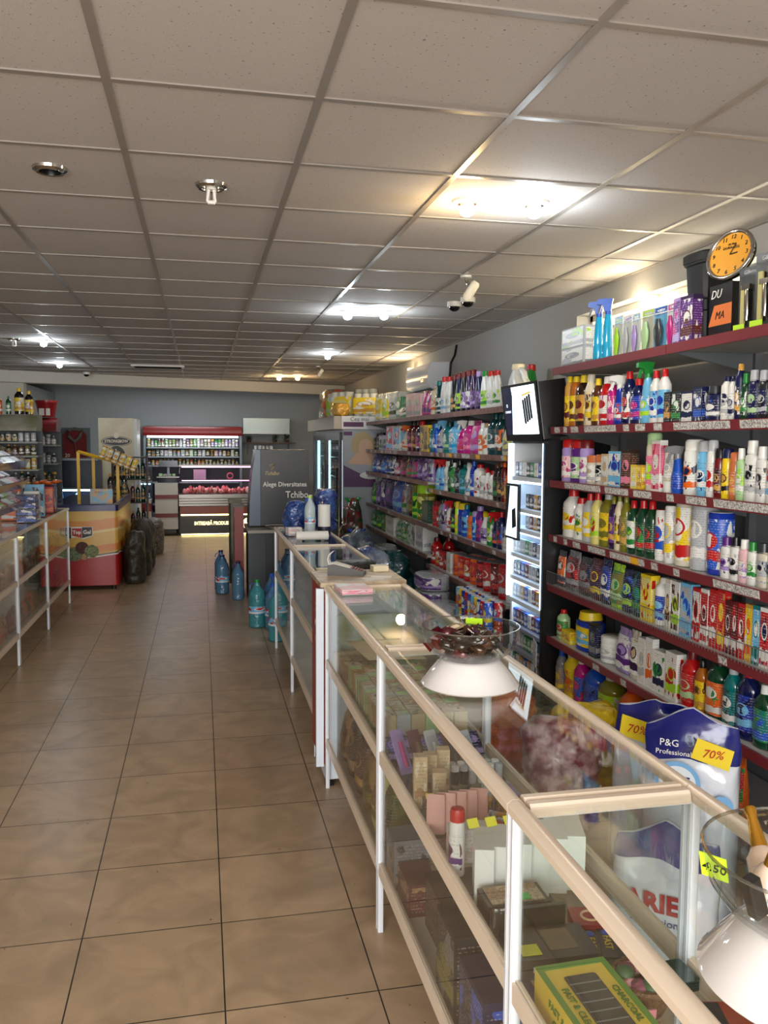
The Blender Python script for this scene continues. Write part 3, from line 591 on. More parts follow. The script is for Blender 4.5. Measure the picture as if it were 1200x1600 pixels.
KINDS = {'bottle': (P_bottle, 'bottle', 'bottle', .75), 'flask': (P_flask, 'shampoo_bottle', 'flask', .6), 'slim': (P_slim, 'slim_bottle', 'slim bottle', .9), 'waist': (P_waist, 'waisted_bottle', 'waisted bottle', .7), 'aero': (P_aero, 'aerosol_can', 'aerosol can', 1),
  'spray': (P_spray, 'spray_bottle', 'spray bottle', .65), 'box': (P_box, 'carton', 'carton', .5), 'jar': (P_jar, 'jar', 'jar', 1), 'tube': (P_tube, 'cream_tube', 'tube', .6), 'pouch': (P_pouch, 'pouch', 'pouch', .5), 'jug': (P_jug, 'detergent_jug', 'jug', .5),
  'cone': (P_cone, 'cone_bottle', 'cone bottle', .8), 'duck': (P_duck, 'cleaner_bottle', 'toilet cleaner', .6), 'can': (P_can, 'can', 'can', 1), 'blister': (P_blister, 'blister_pack', 'blister pack', .35)}
CATS = {'flask': 'bottle', 'slim': 'bottle', 'waist': 'bottle', 'aero': 'aerosol can', 'spray': 'spray bottle', 'box': 'box', 'cone': 'bottle', 'duck': 'bottle', 'blister': 'packaged product'}
def look(kind, body, cap):
    k = KINDS[kind][2]
    if kind in ('box', 'pouch'): return '%s %s' % (body, k)
    if kind == 'blister': return '%s %s' % (body, k)
    return '%s %s with %s %s' % (body, k, cap, 'head' if kind == 'spray' else 'lid' if kind in ('jar', 'can') else 'cap')
def product(kind, body, cap, lab, w, d, h, loc, rz, label, group=None, cat=None, name=None):
    f, nm, kk, r = KINDS[kind]
    t = thing(name or nm, label, cat or CATS.get(kind, kk), loc, rz, group)
    f(t, w, d, h, body, cap, lab); return t
prod_ = product
rj = random.Random(3); HMAX = {}
for a_, b_ in zip(NZ, NZ[1:]): HMAX[round(b_, 3)] = a_-b_-.03
HMAX[.12] = NZ[5]-.12-.03; HMAX[round(.1205, 3)] = HMAX[.12]
for a_, b_ in (('top', 'r2'), ('r2', 'r3'), ('r2', 'l3'), ('r3', 'r4'), ('r4', 'r5'), ('l3', 'l4'), ('l4', 'l5')): HMAX[FZ[b_]] = FZ[a_]-FZ[b_]-.03
def row(where, xf, z, items, back=0, sd=None, ordword='from left'):
    # items: (px_left, px_right, px_top, kind, body, cap, (label colours)); listed from the far (left) end
    n = len(items)
    for i, it in enumerate(items):
        x0, x1, yt, kind, body, cap, lab = it
        f, nm, kk, r = KINDS[kind]
        y1 = at(x0, 800, x=xf).y; y0 = at(x1, 800, x=xf).y
        if xf < 2.09: y1 = min(y1, 4.705)
        wd = (y1-y0)*.96; yc = (y0+y1)/2
        h = at((x0+x1)/2, yt, x=xf+.02).z-z; h = max(.04, min(h, HMAX.get(round(z, 3), 9)))
        if kind in ('slim', 'aero', 'jar', 'can'): d = wd
        else: d = min(max(wd*r, .03), .16)
        d = min(d, .3); jit = 0 if wd > .12 else rj.uniform(-.06, .06)
        lb = '%s, %s %s on %s' % (look(kind, body, cap), ORD[i+1], ordword, where)
        grp = '%s on %s' % ({'box': 'cartons', 'aero': 'aerosol cans', 'spray': 'spray bottles', 'jar': 'jars', 'tube': 'tubes', 'pouch': 'pouches', 'jug': 'detergent jugs', 'can': 'cans', 'blister': 'blister packs'}.get(kind, 'bottles'), where)
        t = product(kind, body, cap, lab, wd, d, h, (xf+.01+d/2, yc, z), -PI/2+jit, lb, grp)
        for b in range(back):
            if kind in ('jug', 'blister', 'pouch') and b > 0: break
            xx = xf+.01+d/2+(d+.012)*(b+1)
            if xx+d/2 > 2.46: break
            product(kind, body, cap, None, wd, d, h, (xx, yc, z), -PI/2+rj.uniform(-.1, .1), '%s standing behind its twin, %s %s on %s' % (look(kind, body, cap).split(' with')[0], ORD[i+1], ordword, where) if back == 1 else '%s behind its twins, %s %s on %s' % (look(kind, body, cap).split(' with')[0], ORD[i+1], ordword, where), 'second rows on '+where)
W_, R_, B_ = 'white', 'red', 'black'
NX = NF+.03
# -- near unit, rows read from the photograph, far end first
row("near unit's top shelf", NX, NZ[0], [
 (941, 955, 498, 'blister', W_, 'lime', ('light blue', 'pale green', W_)), (955, 969, 497, 'blister', W_, 'silver', ('white', 'silver', 'lilac')), (969, 982, 494, 'blister', W_, 'lilac', ('light blue', W_, W_)),
 (982, 1000, 488, 'blister', 'ivory', 'pale green', ('lime', W_, 'silver')), (1000, 1020, 483, 'blister', 'light blue', 'dark grey', ('royal blue', W_, 'cyan')), (1020, 1038, 478, 'blister', W_, 'magenta', ('magenta', W_, 'lilac')),
 (1038, 1050, 471, 'box', 'lilac', B_, ('purple', 'lilac', 'magenta')), (1050, 1069, 467, 'box', 'dark purple', B_, ('purple', 'maroon', W_))])
row("near unit's second shelf", NX, NZ[1], [
 (873, 880, 590, 'slim', 'gold', 'yellow', ('yellow', 'maroon', 'gold')), (880, 889, 590, 'slim', 'amber', 'yellow', ('yellow', 'brown', W_)), (889, 902, 588, 'bottle', 'dark brown', 'yellow', ('gold', 'dark red', 'yellow')),
 (902, 914, 587, 'waist', 'cream', 'ivory', ('cream', 'yellow', 'brown')), (914, 925, 593, 'bottle', 'brown', 'yellow', ('yellow', 'gold', 'brown')), (925, 939, 590, 'bottle', R_, W_, ('white', R_, 'magenta')), (939, 948, 592, 'bottle', 'magenta', W_, ('magenta', 'pink', W_)),
 (948, 960, 588, 'spray', 'royal blue', W_, ('blue', W_, R_)), (960, 973, 582, 'bottle', 'navy', R_, ('navy', R_, W_)), (973, 988, 593, 'bottle', 'navy', R_, ('royal blue', 'magenta', W_)), (988, 1003, 567, 'spray', 'light blue', 'green', ('light blue', 'lime', W_)),
 (1003, 1015, 581, 'bottle', W_, R_, ('light blue', W_, 'royal blue')), (1015, 1028, 578, 'bottle', W_, R_, ('light blue', 'royal blue', W_)), (1028, 1040, 614, 'box', B_, B_, (B_, 'gold', 'charcoal')), (1040, 1055, 613, 'box', 'charcoal', B_, (B_, 'green', W_)),
 (1055, 1073, 613, 'box', 'navy', B_, (W_, 'navy', W_)), (1073, 1088, 606, 'box', 'navy', B_, ('navy', 'blue', W_)), (1088, 1109, 604, 'flask', 'navy', 'dark grey', ('navy', W_, 'blue')), (1112, 1124, 590, 'slim', W_, 'navy', ('white', 'silver', 'navy')), (1124, 1134, 590, 'slim', W_, 'navy', (W_, 'navy', 'silver')),
 (1134, 1144, 571, 'slim', 'navy', 'gold', ('navy', 'gold', W_)), (1144, 1154, 585, 'flask', 'dark green', 'green', ('dark green', 'green', W_)), (1154, 1169, 580, 'flask', 'navy', 'silver', ('navy', 'pale green', 'navy')), (1169, 1184, 580, 'flask', 'charcoal', 'silver', ('navy', 'silver', B_)),
 (1184, 1200, 580, 'flask', B_, 'silver', (B_, 'green', W_)), (1200, 1222, 580, 'flask', B_, B_, (B_, 'lime', W_)), (1222, 1250, 578, 'aero', 'navy', 'silver', ('navy', W_, 'blue'))], back=0)
row("near unit's third shelf", NX, NZ[2], [
 (864, 880, 686, 'aero', 'lilac', R_, ('pale pink', W_, 'magenta')), (880, 896, 687, 'aero', 'purple', R_, ('pale green', W_, 'purple')), (896, 907, 687, 'aero', 'lilac', 'dark red', (W_, 'lilac', R_)), (907, 920, 711, 'jar', 'ivory', 'copper', (W_, 'silver', 'beige')), (920, 934, 710, 'jar', 'ivory', 'copper', ('silver', W_, B_)),
 (934, 945, 709, 'box', 'beige', B_, (W_, 'beige', 'silver')), (945, 965, 705, 'box', 'light blue', B_, (W_, 'light blue', 'royal blue')), (965, 980, 703, 'box', 'dark brown', B_, ('brown', 'pink', B_)), (980, 990, 726, 'box', 'yellow', B_, ('pale yellow', W_, 'yellow')), (990, 998, 726, 'box', 'gold', B_, ('yellow', 'gold', W_)),
 (998, 1012, 676, 'aero', 'ivory', 'pale green', ('pink', 'lime', W_)), (1012, 1026, 688, 'box', W_, B_, ('pink', W_, R_)), (1026, 1040, 707, 'tube', W_, W_, ('ivory', W_, 'silver')), (1040, 1053, 696, 'spray', 'blue', 'grey', ('blue', 'royal blue', 'blue')), (1055, 1074, 686, 'aero', W_, W_, (W_, 'orange', 'navy')),
 (1076, 1094, 688, 'aero', 'light blue', 'silver', ('light blue', W_, 'navy')), (1094, 1105, 687, 'aero', W_, 'silver', (W_, R_, 'silver')), (1105, 1117, 700, 'aero', 'dark red', B_, ('maroon', 'gold', B_)), (1117, 1129, 700, 'aero', 'yellow', 'navy', ('yellow', B_, 'gold')), (1129, 1141, 706, 'aero', 'copper', 'copper', ('copper', 'gold', 'copper')),
 (1141, 1153, 700, 'flask', 'pale green', W_, ('pale green', W_, 'lime')), (1153, 1171, 688, 'flask', W_, W_, (W_, 'silver', B_)), (1171, 1187, 697, 'flask', W_, W_, (W_, 'silver', 'charcoal')), (1187, 1206, 696, 'flask', W_, 'light blue', (W_, 'light blue', R_)), (1206, 1230, 690, 'flask', 'cream', 'gold', ('cream', 'gold', 'brown'))], back=0)
row("near unit's fourth shelf", NX, NZ[3], [
 (872, 889, 764, 'bottle', W_, R_, (W_, 'yellow', R_)), (889, 904, 777, 'waist', W_, R_, ('white', 'yellow', 'green')), (904, 917, 770, 'bottle', 'silver', R_, ('yellow', W_, 'silver')), (917, 929, 769, 'bottle', 'pale yellow', R_, ('pale yellow', 'lime', R_)), (929, 946, 767, 'bottle', 'olive', 'silver', ('yellow', 'olive', 'gold')),
 (946, 955, 775, 'bottle', 'dark purple', 'olive', ('purple', 'gold', 'dark purple')), (955, 964, 770, 'bottle', 'cream', 'olive', ('cream', 'yellow', 'brown')), (964, 974, 769, 'bottle', 'olive', 'olive', ('olive', 'gold', 'olive')), (974, 986, 781, 'bottle', 'dark green', R_, (W_, 'green', 'lime')), (986, 1001, 781, 'bottle', 'dark green', R_, ('dark green', R_, 'green')), (1001, 1015, 782, 'bottle', 'dark green', R_, ('dark green', R_, 'dark green')),
 (1016, 1031, 796, 'can', W_, R_, (W_, 'blue', R_)), (1031, 1044, 790, 'can', W_, 'ivory', (W_, 'yellow', 'silver')), (1044, 1068, 781, 'can', 'ivory', 'yellow', ('yellow', R_, W_)), (1068, 1093, 782, 'can', 'silver', 'yellow', ('silver', W_, 'silver')), (1094, 1119, 800, 'can', 'royal blue', W_, ('blue', R_, W_))])
row("near unit's fourth shelf, right group", NX, NZ[3], [
 (1121, 1136, 838, 'flask', W_, 'purple', (W_, 'lilac', 'purple')), (1136, 1150, 838, 'flask', W_, B_, (W_, B_, 'silver')), (1150, 1164, 842, 'flask', 'pale pink', W_, ('pale pink', W_, 'lilac')), (1164, 1177, 846, 'flask', W_, 'green', (W_, 'green', 'pale green')), (1178, 1195, 848, 'flask', 'ivory', 'dark grey', ('silver', 'ivory', 'navy')), (1196, 1214, 850, 'flask', W_, 'green', ('lime', W_, 'green')), (1214, 1236, 850, 'flask', 'ivory', 'navy', ('white', 'navy', W_))])
row("near unit's basket shelf", NX, NZ[4], [
 (861, 879, 858, 'pouch', 'dark grey', B_, ('orange', 'navy', W_)), (879, 898, 860, 'pouch', 'grey', B_, ('maroon', 'silver', R_)), (900, 918, 870, 'pouch', 'dark grey', B_, ('maroon', 'grey', 'navy')), (918, 935, 872, 'pouch', 'maroon', B_, ('dark purple', 'yellow', 'maroon')), (935, 950, 872, 'pouch', 'navy', B_, ('navy', W_, 'royal blue')), (950, 969, 880, 'pouch', 'lime', B_, ('olive', 'pale green', 'green')),
 (969, 986, 889, 'pouch', 'navy', B_, ('navy', 'lime', 'blue')), (986, 1001, 893, 'pouch', 'dark teal', B_, ('navy', 'green', 'teal')), (1001, 1018, 897, 'box', 'yellow', B_, ('pale yellow', 'yellow', R_)), (1019, 1035, 902, 'slim', W_, W_, ('royal blue', 'light blue', W_)), (1040, 1049, 904, 'box', 'ivory', B_, (W_, 'brown', 'beige')), (1049, 1064, 908, 'box', W_, B_, (W_, 'lime', 'brown')),
 (1064, 1082, 911, 'box', 'light blue', B_, ('silver', 'light blue', 'blue')), (1083, 1096, 918, 'box', R_, B_, (W_, R_, 'dark red')), (1096, 1109, 920, 'box', W_, B_, (R_, W_, 'dark red')), (1110, 1123, 920, 'box', R_, B_, (R_, W_, R_)), (1123, 1135, 920, 'box', R_, B_, (R_, 'yellow', 'gold')), (1135, 1146, 938, 'box', 'maroon', B_, ('dark red', W_, 'maroon')), (1146, 1156, 940, 'box', 'dark red', B_, ('maroon', W_, R_)),
 (1156, 1167, 943, 'box', R_, B_, (R_, W_, 'dark red')), (1167, 1179, 944, 'box', 'gold', B_, ('yellow', 'orange', W_)), (1179, 1191, 946, 'box', 'teal', B_, ('light blue', 'teal', W_)), (1191, 1206, 950, 'box', W_, B_, (R_, W_, 'navy')), (1206, 1222, 953, 'box', R_, B_, (R_, W_, 'yellow'))], back=0)
row("near unit's sixth shelf", NX, NZ[5], [
 (863, 879, 950, 'bottle', 'pale green', R_, ('green', 'pale green', R_)), (879, 893, 985, 'box', 'yellow', B_, ('yellow', 'pale yellow', 'gold')), (893, 922, 955, 'flask', 'royal blue', 'yellow', ('yellow', 'light blue', W_)), (922, 933, 975, 'box', 'charcoal', B_, ('navy', 'grey', B_)), (933, 954, 994, 'jar', W_, W_, (W_, 'silver', W_)), (960, 985, 982, 'pouch', 'lilac', B_, (W_, 'purple', 'lilac')),
 (985, 999, 985, 'pouch', 'ivory', B_, (W_, 'dark purple', 'beige')), (1000, 1012, 997, 'box', W_, B_, (W_, 'silver', 'cream')), (1012, 1024, 997, 'box', W_, B_, (W_, 'orange', W_)), (1024, 1043, 1018, 'box', W_, B_, (W_, 'navy', 'green')), (1044, 1063, 1020, 'box', W_, B_, (W_, 'lime', R_)), (1063, 1086, 1018, 'bottle', R_, 'dark red', (R_, 'pale green', 'red')),
 (1088, 1103, 1032, 'bottle', 'amber', B_, ('yellow', 'gold', 'brown')), (1103, 1130, 1026, 'bottle', 'dark green', B_, ('orange', W_, 'green')), (1131, 1153, 1040, 'bottle', 'teal', 'silver', ('teal', W_, 'dark teal')), (1153, 1180, 1044, 'bottle', 'navy', R_, ('royal blue', 'light blue', 'navy')), (1180, 1206, 1072, 'bottle', 'dark green', W_, ('teal', 'blue', 'green')), (1208, 1238, 1075, 'bottle', 'navy', R_, ('navy', 'cyan', 'blue'))])
row("near unit's bottom board", NX, .1205, [
 (861, 878, 1012, 'bottle', 'grey', 'blue', ('grey', 'yellow', 'tan')), (878, 896, 1016, 'waist', 'yellow', 'silver', ('yellow', 'gold', 'orange')), (896, 910, 1026, 'bottle', 'magenta', W_, ('blue', 'magenta', R_)), (910, 932, 1036, 'bottle', 'blue', 'blue', ('blue', 'royal blue', 'navy')), (932, 957, 1052, 'bottle', 'olive', 'silver', ('lime', 'olive', W_)), (966, 992, 1072, 'bottle', 'orange', R_, ('orange', 'brown', R_)), (994, 1020, 1080, 'bottle', 'dark green', 'green', ('green', 'dark green', W_)),
 (1024, 1052, 1100, 'pouch', 'purple', B_, ('dark purple', 'magenta', W_)), (1058, 1084, 1100, 'bottle', 'silver', 'light blue', ('white', 'silver', 'light blue')), (1086, 1116, 1120, 'bottle', 'silver', W_, (R_, 'navy', W_)), (1122, 1165, 1180, 'pouch', 'orange', B_, (R_, 'orange', 'green'))])
# ================================================================== FAR SHELF UNIT
FX_ = FF+.03
def c4(rows, oy=560): return [(560+a/4, 560+b/4, oy+c/4)+tuple(r) for a, b, c, *r in rows]
row("far unit's top shelf", FX_, FZ['top'], c4([
 (232, 285, 268, 'pouch', 'pale green', B_, ('green', W_, 'dark green')), (286, 330, 225, 'box', 'pale pink', B_, ('pale pink', 'silver', W_)), (330, 378, 228, 'box', 'pale pink', B_, ('pale pink', 'silver', W_)), (380, 400, 208, 'pouch', 'magenta', B_, ('magenta', 'purple', 'magenta')), (401, 428, 205, 'pouch', 'magenta', B_, ('magenta', 'purple', 'pink')),
 (428, 458, 170, 'slim', 'cream', 'tan', ('cream', 'orange', W_)), (458, 490, 145, 'jug', 'dark teal', 'teal', (W_, 'dark teal', 'green')), (490, 522, 120, 'jug', W_, R_, (W_, 'light blue', W_)), (522, 552, 118, 'jug', W_, R_, (W_, 'silver', W_)),
 (552, 582, 108, 'jug', B_, 'dark red', (B_, 'gold', 'pale green')), (584, 612, 98, 'jug', 'navy', 'dark red', ('lime', 'navy', W_)), (614, 642, 88, 'jug', B_, 'dark red', ('lilac', W_, B_)), (644, 672, 80, 'jug', 'dark purple', 'dark red', (W_, 'purple', 'lilac')), (674, 702, 75, 'jug', 'dark purple', 'dark red', ('purple', 'lilac', B_)), (704, 734, 85, 'jug', 'navy', 'lilac', ('purple', 'navy', 'lilac')),
 (736, 772, 84, 'jug', W_, 'green', ('lime', 'green', W_)), (774, 808, 84, 'jug', W_, R_, (W_, 'silver', W_)), (810, 846, 80, 'jug', W_, R_, (W_, 'green', 'lime'))]))
product('jug', W_, 'cream', None, .24, .14, .31, (2.22, 5.72, FZ['top']), -PI/2, 'large plain white detergent jug with handle, nearest on the far unit top shelf', 'detergent jugs on far unit\'s top shelf')
product('jug', 'green', R_, (W_, R_, 'green'), .17, .10, .33, (2.40, 5.97, FZ['top']), -PI/2-.5, 'green detergent bottle with red cap peeking over the monitor', None, 'detergent jug')
row("far unit's second shelf", FX_, FZ['r2'], c4([
 (78, 100, 470, 'bottle', 'charcoal', B_, ('charcoal', 'olive', B_)), (100, 120, 465, 'bottle', 'navy', B_, ('navy', 'grey', B_)), (120, 143, 480, 'box', 'grey', B_, ('silver', 'green', 'navy')), (143, 165, 482, 'box', 'lilac', B_, ('silver', 'purple', 'green')), (166, 206, 425, 'box', 'pale pink', B_, (R_, 'light blue', W_)), (206, 250, 425, 'box', 'ivory', B_, ('light blue', W_, R_)),
 (254, 278, 420, 'spray', 'ivory', 'orange', ('cream', 'orange', W_)), (286, 312, 388, 'bottle', 'dark red', B_, ('maroon', 'pink', B_)), (312, 338, 390, 'bottle', 'maroon', B_, ('dark red', 'gold', 'maroon')), (338, 366, 392, 'bottle', 'dark purple', R_, ('dark purple', 'magenta', W_)), (372, 398, 420, 'box', 'gold', B_, (B_, 'gold', 'yellow')), (398, 424, 418, 'box', 'yellow', B_, ('gold', B_, 'olive')),
 (426, 448, 410, 'bottle', 'teal', 'blue', ('teal', 'light blue', W_)), (448, 466, 408, 'bottle', 'blue', 'light blue', ('blue', W_, 'cyan')), (467, 502, 390, 'spray', 'silver', 'light blue', ('silver', 'royal blue', W_)), (504, 536, 398, 'bottle', 'teal', 'dark teal', ('teal', 'pale green', W_)), (538, 584, 392, 'bottle', 'light blue', 'light blue', ('light blue', 'cyan', W_)),
 (590, 628, 388, 'spray', 'magenta', W_, ('magenta', R_, 'lilac')), (630, 672, 390, 'bottle', 'magenta', W_, ('magenta', 'pink', W_)), (674, 722, 390, 'pouch', 'magenta', B_, ('magenta', 'lilac', 'magenta')), (726, 752, 405, 'bottle', W_, W_, ('orange', W_, 'grey')), (752, 778, 405, 'bottle', W_, 'tan', (W_, 'orange', 'tan')),
 (778, 822, 345, 'bottle', 'dark teal', 'dark teal', ('dark teal', W_, 'teal')), (824, 868, 345, 'bottle', 'dark teal', 'dark teal', ('dark teal', W_, 'orange')), (870, 915, 385, 'duck', 'ivory', W_, ('pale yellow', 'grey', 'pale green')), (918, 945, 385, 'duck', 'pale yellow', 'yellow', ('pale yellow', 'lime', W_))]))
row("far unit's right third shelf", FX_, FZ['r3'], c4([
 (466, 488, 628, 'spray', 'light blue', R_, ('light blue', W_, 'cyan')), (488, 512, 630, 'spray', 'light blue', R_, ('light blue', 'blue', W_)), (514, 540, 640, 'waist', W_, W_, (W_, 'silver', W_)), (542, 562, 630, 'bottle', 'dark green', B_, ('green', 'dark green', W_)), (562, 580, 650, 'bottle', 'green', W_, ('green', W_, 'dark green')), (580, 606, 635, 'bottle', 'charcoal', B_, ('charcoal', 'silver', 'teal')),
 (608, 640, 660, 'slim', 'teal', 'teal', ('teal', 'light blue', 'teal')), (644, 676, 650, 'duck', W_, W_, (W_, 'light blue', 'grey')), (678, 700, 640, 'bottle', 'royal blue', 'blue', ('royal blue', W_, 'blue')), (702, 728, 660, 'slim', W_, R_, (W_, 'silver', R_)), (736, 764, 730, 'can', W_, 'ivory', (W_, 'silver', 'silver')), (764, 790, 680, 'duck', W_, R_, (W_, 'silver', R_)), (790, 818, 700, 'bottle', W_, R_, (W_, 'grey', W_)),
 (822, 846, 650, 'bottle', 'dark brown', 'brown', ('dark brown', 'green', B_)), (848, 872, 640, 'bottle', B_, 'brown', (B_, 'gold', 'dark brown')), (874, 890, 650, 'slim', 'dark red', 'orange', ('maroon', 'gold', B_)), (893, 920, 690, 'bottle', 'orange', 'orange', ('orange', 'gold', 'yellow')), (922, 950, 660, 'bottle', 'amber', 'orange', ('orange', 'amber', W_))]))
row("far unit's right fourth shelf", FX_, FZ['r4'], c4([
 (446, 466, 165, 'aero', R_, 'dark red', (R_, 'dark red', R_)), (466, 486, 168, 'aero', R_, 'dark red', ('dark red', R_, W_)), (488, 506, 160, 'bottle', 'grey', B_, ('silver', 'grey', B_)), (506, 524, 158, 'bottle', 'lilac', B_, ('silver', 'purple', B_)), (526, 554, 165, 'spray', W_, R_, (W_, 'silver', R_)), (556, 590, 175, 'bottle', B_, 'lime', ('charcoal', 'lime', 'navy')), (590, 602, 170, 'aero', 'lime', 'yellow', ('yellow', 'lime', W_)),
 (602, 628, 180, 'aero', 'royal blue', 'yellow', ('royal blue', 'blue', 'navy')), (630, 656, 190, 'bottle', 'blue', 'teal', ('light blue', 'blue', 'navy')), (660, 692, 235, 'waist', 'orange', 'green', ('orange', 'gold', 'orange')), (696, 712, 230, 'aero', 'blue', 'lilac', ('light blue', 'blue', W_)), (714, 742, 200, 'waist', 'purple', 'lilac', ('magenta', 'purple', 'navy')), (746, 782, 235, 'duck', W_, 'yellow', ('lilac', 'purple', W_)),
 (784, 820, 225, 'bottle', 'green', 'green', ('green', 'lime', W_)), (822, 846, 235, 'spray', 'navy', R_, ('navy', 'orange', 'royal blue')), (848, 876, 235, 'bottle', 'navy', R_, ('navy', R_, 'blue')), (880, 924, 225, 'cone', W_, R_, (W_, 'ivory', W_))], 740))
row("far unit's right fifth shelf", FX_, FZ['r5'], c4([
 (440, 466, 395, 'bottle', R_, 'dark red', (R_, W_, 'dark red')), (468, 490, 470, 'can', R_, 'dark red', (R_, 'gold', W_)), (492, 514, 480, 'can', R_, 'dark red', (R_, W_, 'dark red')), (516, 538, 490, 'can', R_, B_, ('dark red', R_, W_)), (546, 574, 490, 'box', W_, B_, (W_, 'ivory', W_)),
 (578, 606, 500, 'can', 'orange', 'silver', ('orange', R_, 'orange')), (608, 640, 510, 'can', R_, 'silver', (R_, 'orange', W_)), (642, 676, 520, 'can', R_, 'silver', (R_, W_, 'gold')), (680, 714, 530, 'can', 'orange', 'silver', (R_, 'orange', 'dark red')), (718, 756, 540, 'can', 'dark red', 'silver', (R_, 'dark red', W_)), (760, 800, 548, 'can', R_, 'silver', (R_, W_, R_)), (804, 850, 555, 'can', 'dark red', 'silver', ('dark red', R_, W_)), (854, 900, 560, 'can', R_, 'silver', (R_, 'silver', R_)), (904, 944, 560, 'can', W_, 'silver', ('silver', R_, W_))], 740), back=1)
row("far unit's left third shelf", FX_, FZ['l3'], c4([
 (72, 98, 598, 'pouch', 'blue', B_, ('blue', 'light blue', 'navy')), (98, 124, 600, 'pouch', 'navy', B_, ('royal blue', W_, 'navy')), (124, 152, 605, 'pouch', 'royal blue', B_, ('blue', 'light blue', 'navy')), (152, 180, 610, 'pouch', 'dark grey', B_, ('silver', 'blue', B_)), (184, 206, 612, 'pouch', 'navy', B_, (W_, 'navy', 'blue')), (206, 240, 614, 'pouch', 'maroon', B_, ('maroon', W_, 'pink')), (240, 276, 614, 'pouch', 'brown', B_, ('brown', 'magenta', 'tan')),
 (280, 315, 622, 'pouch', 'grey', B_, (R_, 'green', 'purple')), (315, 345, 625, 'pouch', 'purple', B_, ('magenta', 'green', 'purple')), (348, 380, 622, 'pouch', 'purple', B_, ('purple', 'lilac', 'dark purple')), (380, 412, 625, 'pouch', 'lilac', B_, ('purple', 'lilac', W_)), (412, 440, 628, 'pouch', 'lilac', B_, ('silver', 'purple', 'dark purple'))]))
row("far unit's left fourth shelf", FX_, FZ['l4'], c4([
 (70, 96, 745, 'pouch', 'dark green', B_, ('green', 'lime', 'charcoal')), (96, 120, 735, 'pouch', 'dark purple', B_, ('purple', 'lilac', 'dark purple')), (120, 148, 722, 'pouch', 'purple', B_, ('dark purple', 'purple', W_)), (148, 188, 735, 'pouch', 'dark purple', B_, ('navy', 'purple', 'magenta')), (190, 252, 762, 'pouch', 'blue', B_, ('blue', 'light blue', 'royal blue')), (254, 284, 780, 'pouch', 'grey', B_, ('silver', 'green', R_)), (284, 316, 765, 'pouch', 'dark brown', B_, ('brown', 'olive', 'charcoal')),
 (318, 345, 785, 'jar', 'green', 'olive', ('lime', 'green', 'dark green')), (345, 378, 785, 'jar', 'olive', 'lime', ('pale yellow', 'green', 'olive')), (388, 428, 890, 'box', 'dark green', B_, ('dark green', 'dark teal', 'dark green'))]))
row("far unit's left fifth shelf", FX_, FZ['l5'], c4([
 (66, 96, 215, 'pouch', 'green', B_, ('green', 'pale green', 'dark green')), (96, 130, 225, 'pouch', 'dark green', B_, ('green', 'lime', 'charcoal')), (130, 160, 240, 'pouch', 'olive', B_, ('olive', 'green', 'pale green')), (164, 216, 262, 'box', 'ivory', B_, (W_, 'ivory', W_)), (222, 252, 280, 'pouch', 'pale green', B_, ('green', 'silver', 'pale green')), (252, 284, 285, 'pouch', 'pale green', B_, ('green', 'pale green', 'olive')), (284, 316, 300, 'pouch', 'silver', B_, ('pale green', 'silver', 'green')),
 (318, 350, 312, 'box', W_, B_, (W_, 'silver', 'grey')), (350, 400, 320, 'box', W_, B_, (W_, 'silver', W_))], 740))
# stack of drink cans on the bottom board of the far unit, in front of the fifth shelf
cc = [('blue', 'yellow'), ('red', 'blue'), ('royal blue', 'white'), ('yellow', 'red'), ('light blue', 'orange')]
y0c, y1c = at(795, 1000, x=1.90).y, at(735, 1000, x=1.90).y; cw = .066; k = 0
for iy in range(10):
    for ix in range(2):
        for iz in range(3):
            c1, c2 = cc[(iy+ix) % 5]
            product('can', c1, 'white', (c1, c2, 'white'), cw, cw, .168, (1.93+ix*.075, 5.50+iy*.072, .022+iz*.1705), -PI/2+.2*ix, '%s tin, %s tier, %s from camera, %s row of the floor stack' % (c1, ('lowest', 'middle', 'top')[iz], ORD[iy+1], ('front', 'back')[ix]), 'stacked %s tins' % c1, 'can')
MB0 = MB().box(1.88, 5.44, 0, 2.06, 6.24, .02); tag(MB0.build('cardboard_tray', carton('tan')), 'flat cardboard tray under the stack of tins', 'tray')

# purple and white nappy packs, bags and sacks on the floor behind the counters
def soft_pack(loc, w, d, h, body, lab, label, group=None, rz=0., cat='pack', nm='wrapped_pack', e=3.4, twist=True):
    t = thing(nm, label, cat, loc, rz, group)
    prof = [(0, w*.46, d*.46), (h*.06, w*.5, d*.5), (h*.5, w*.505, d*.505), (h*.92, w*.49, d*.49), (h, w*.42, d*.42)]
    MB().loft([(a, b, c, 0, 0, e) for a, b, c in prof], 26).build('wrapper', film(body), t)
    if lab: lbl_patch(prof, h*.12, h*.86, 100, e, .0015, 20).build('printed_front', printed(*lab), t)
    return t
for k, (px, py, hh) in enumerate([(690, 985, 0), (690, 985, 1), (690, 985, 2), (690, 985, 3)]):
    soft_pack((1.93, 6.95+.02*(k % 2), .002+k*.128), .42, .26, .125, 'silver', ('purple', 'lilac', 'white'), 'purple and white wrapped paper pack, %s from the floor by far unit' % ORD[k+1], 'purple and white wrapped packs', -PI/2, nm='paper_pack')
for k in range(2): soft_pack((1.90, 6.48, .002+k*.175), .40, .24, .17, 'silver', ('silver', 'grey', 'lilac'), '%s grey white wrapped pack right of the purple packs' % ('lower' if k == 0 else 'upper'), 'grey wrapped packs', -PI/2, nm='paper_pack')
FILMS = 0
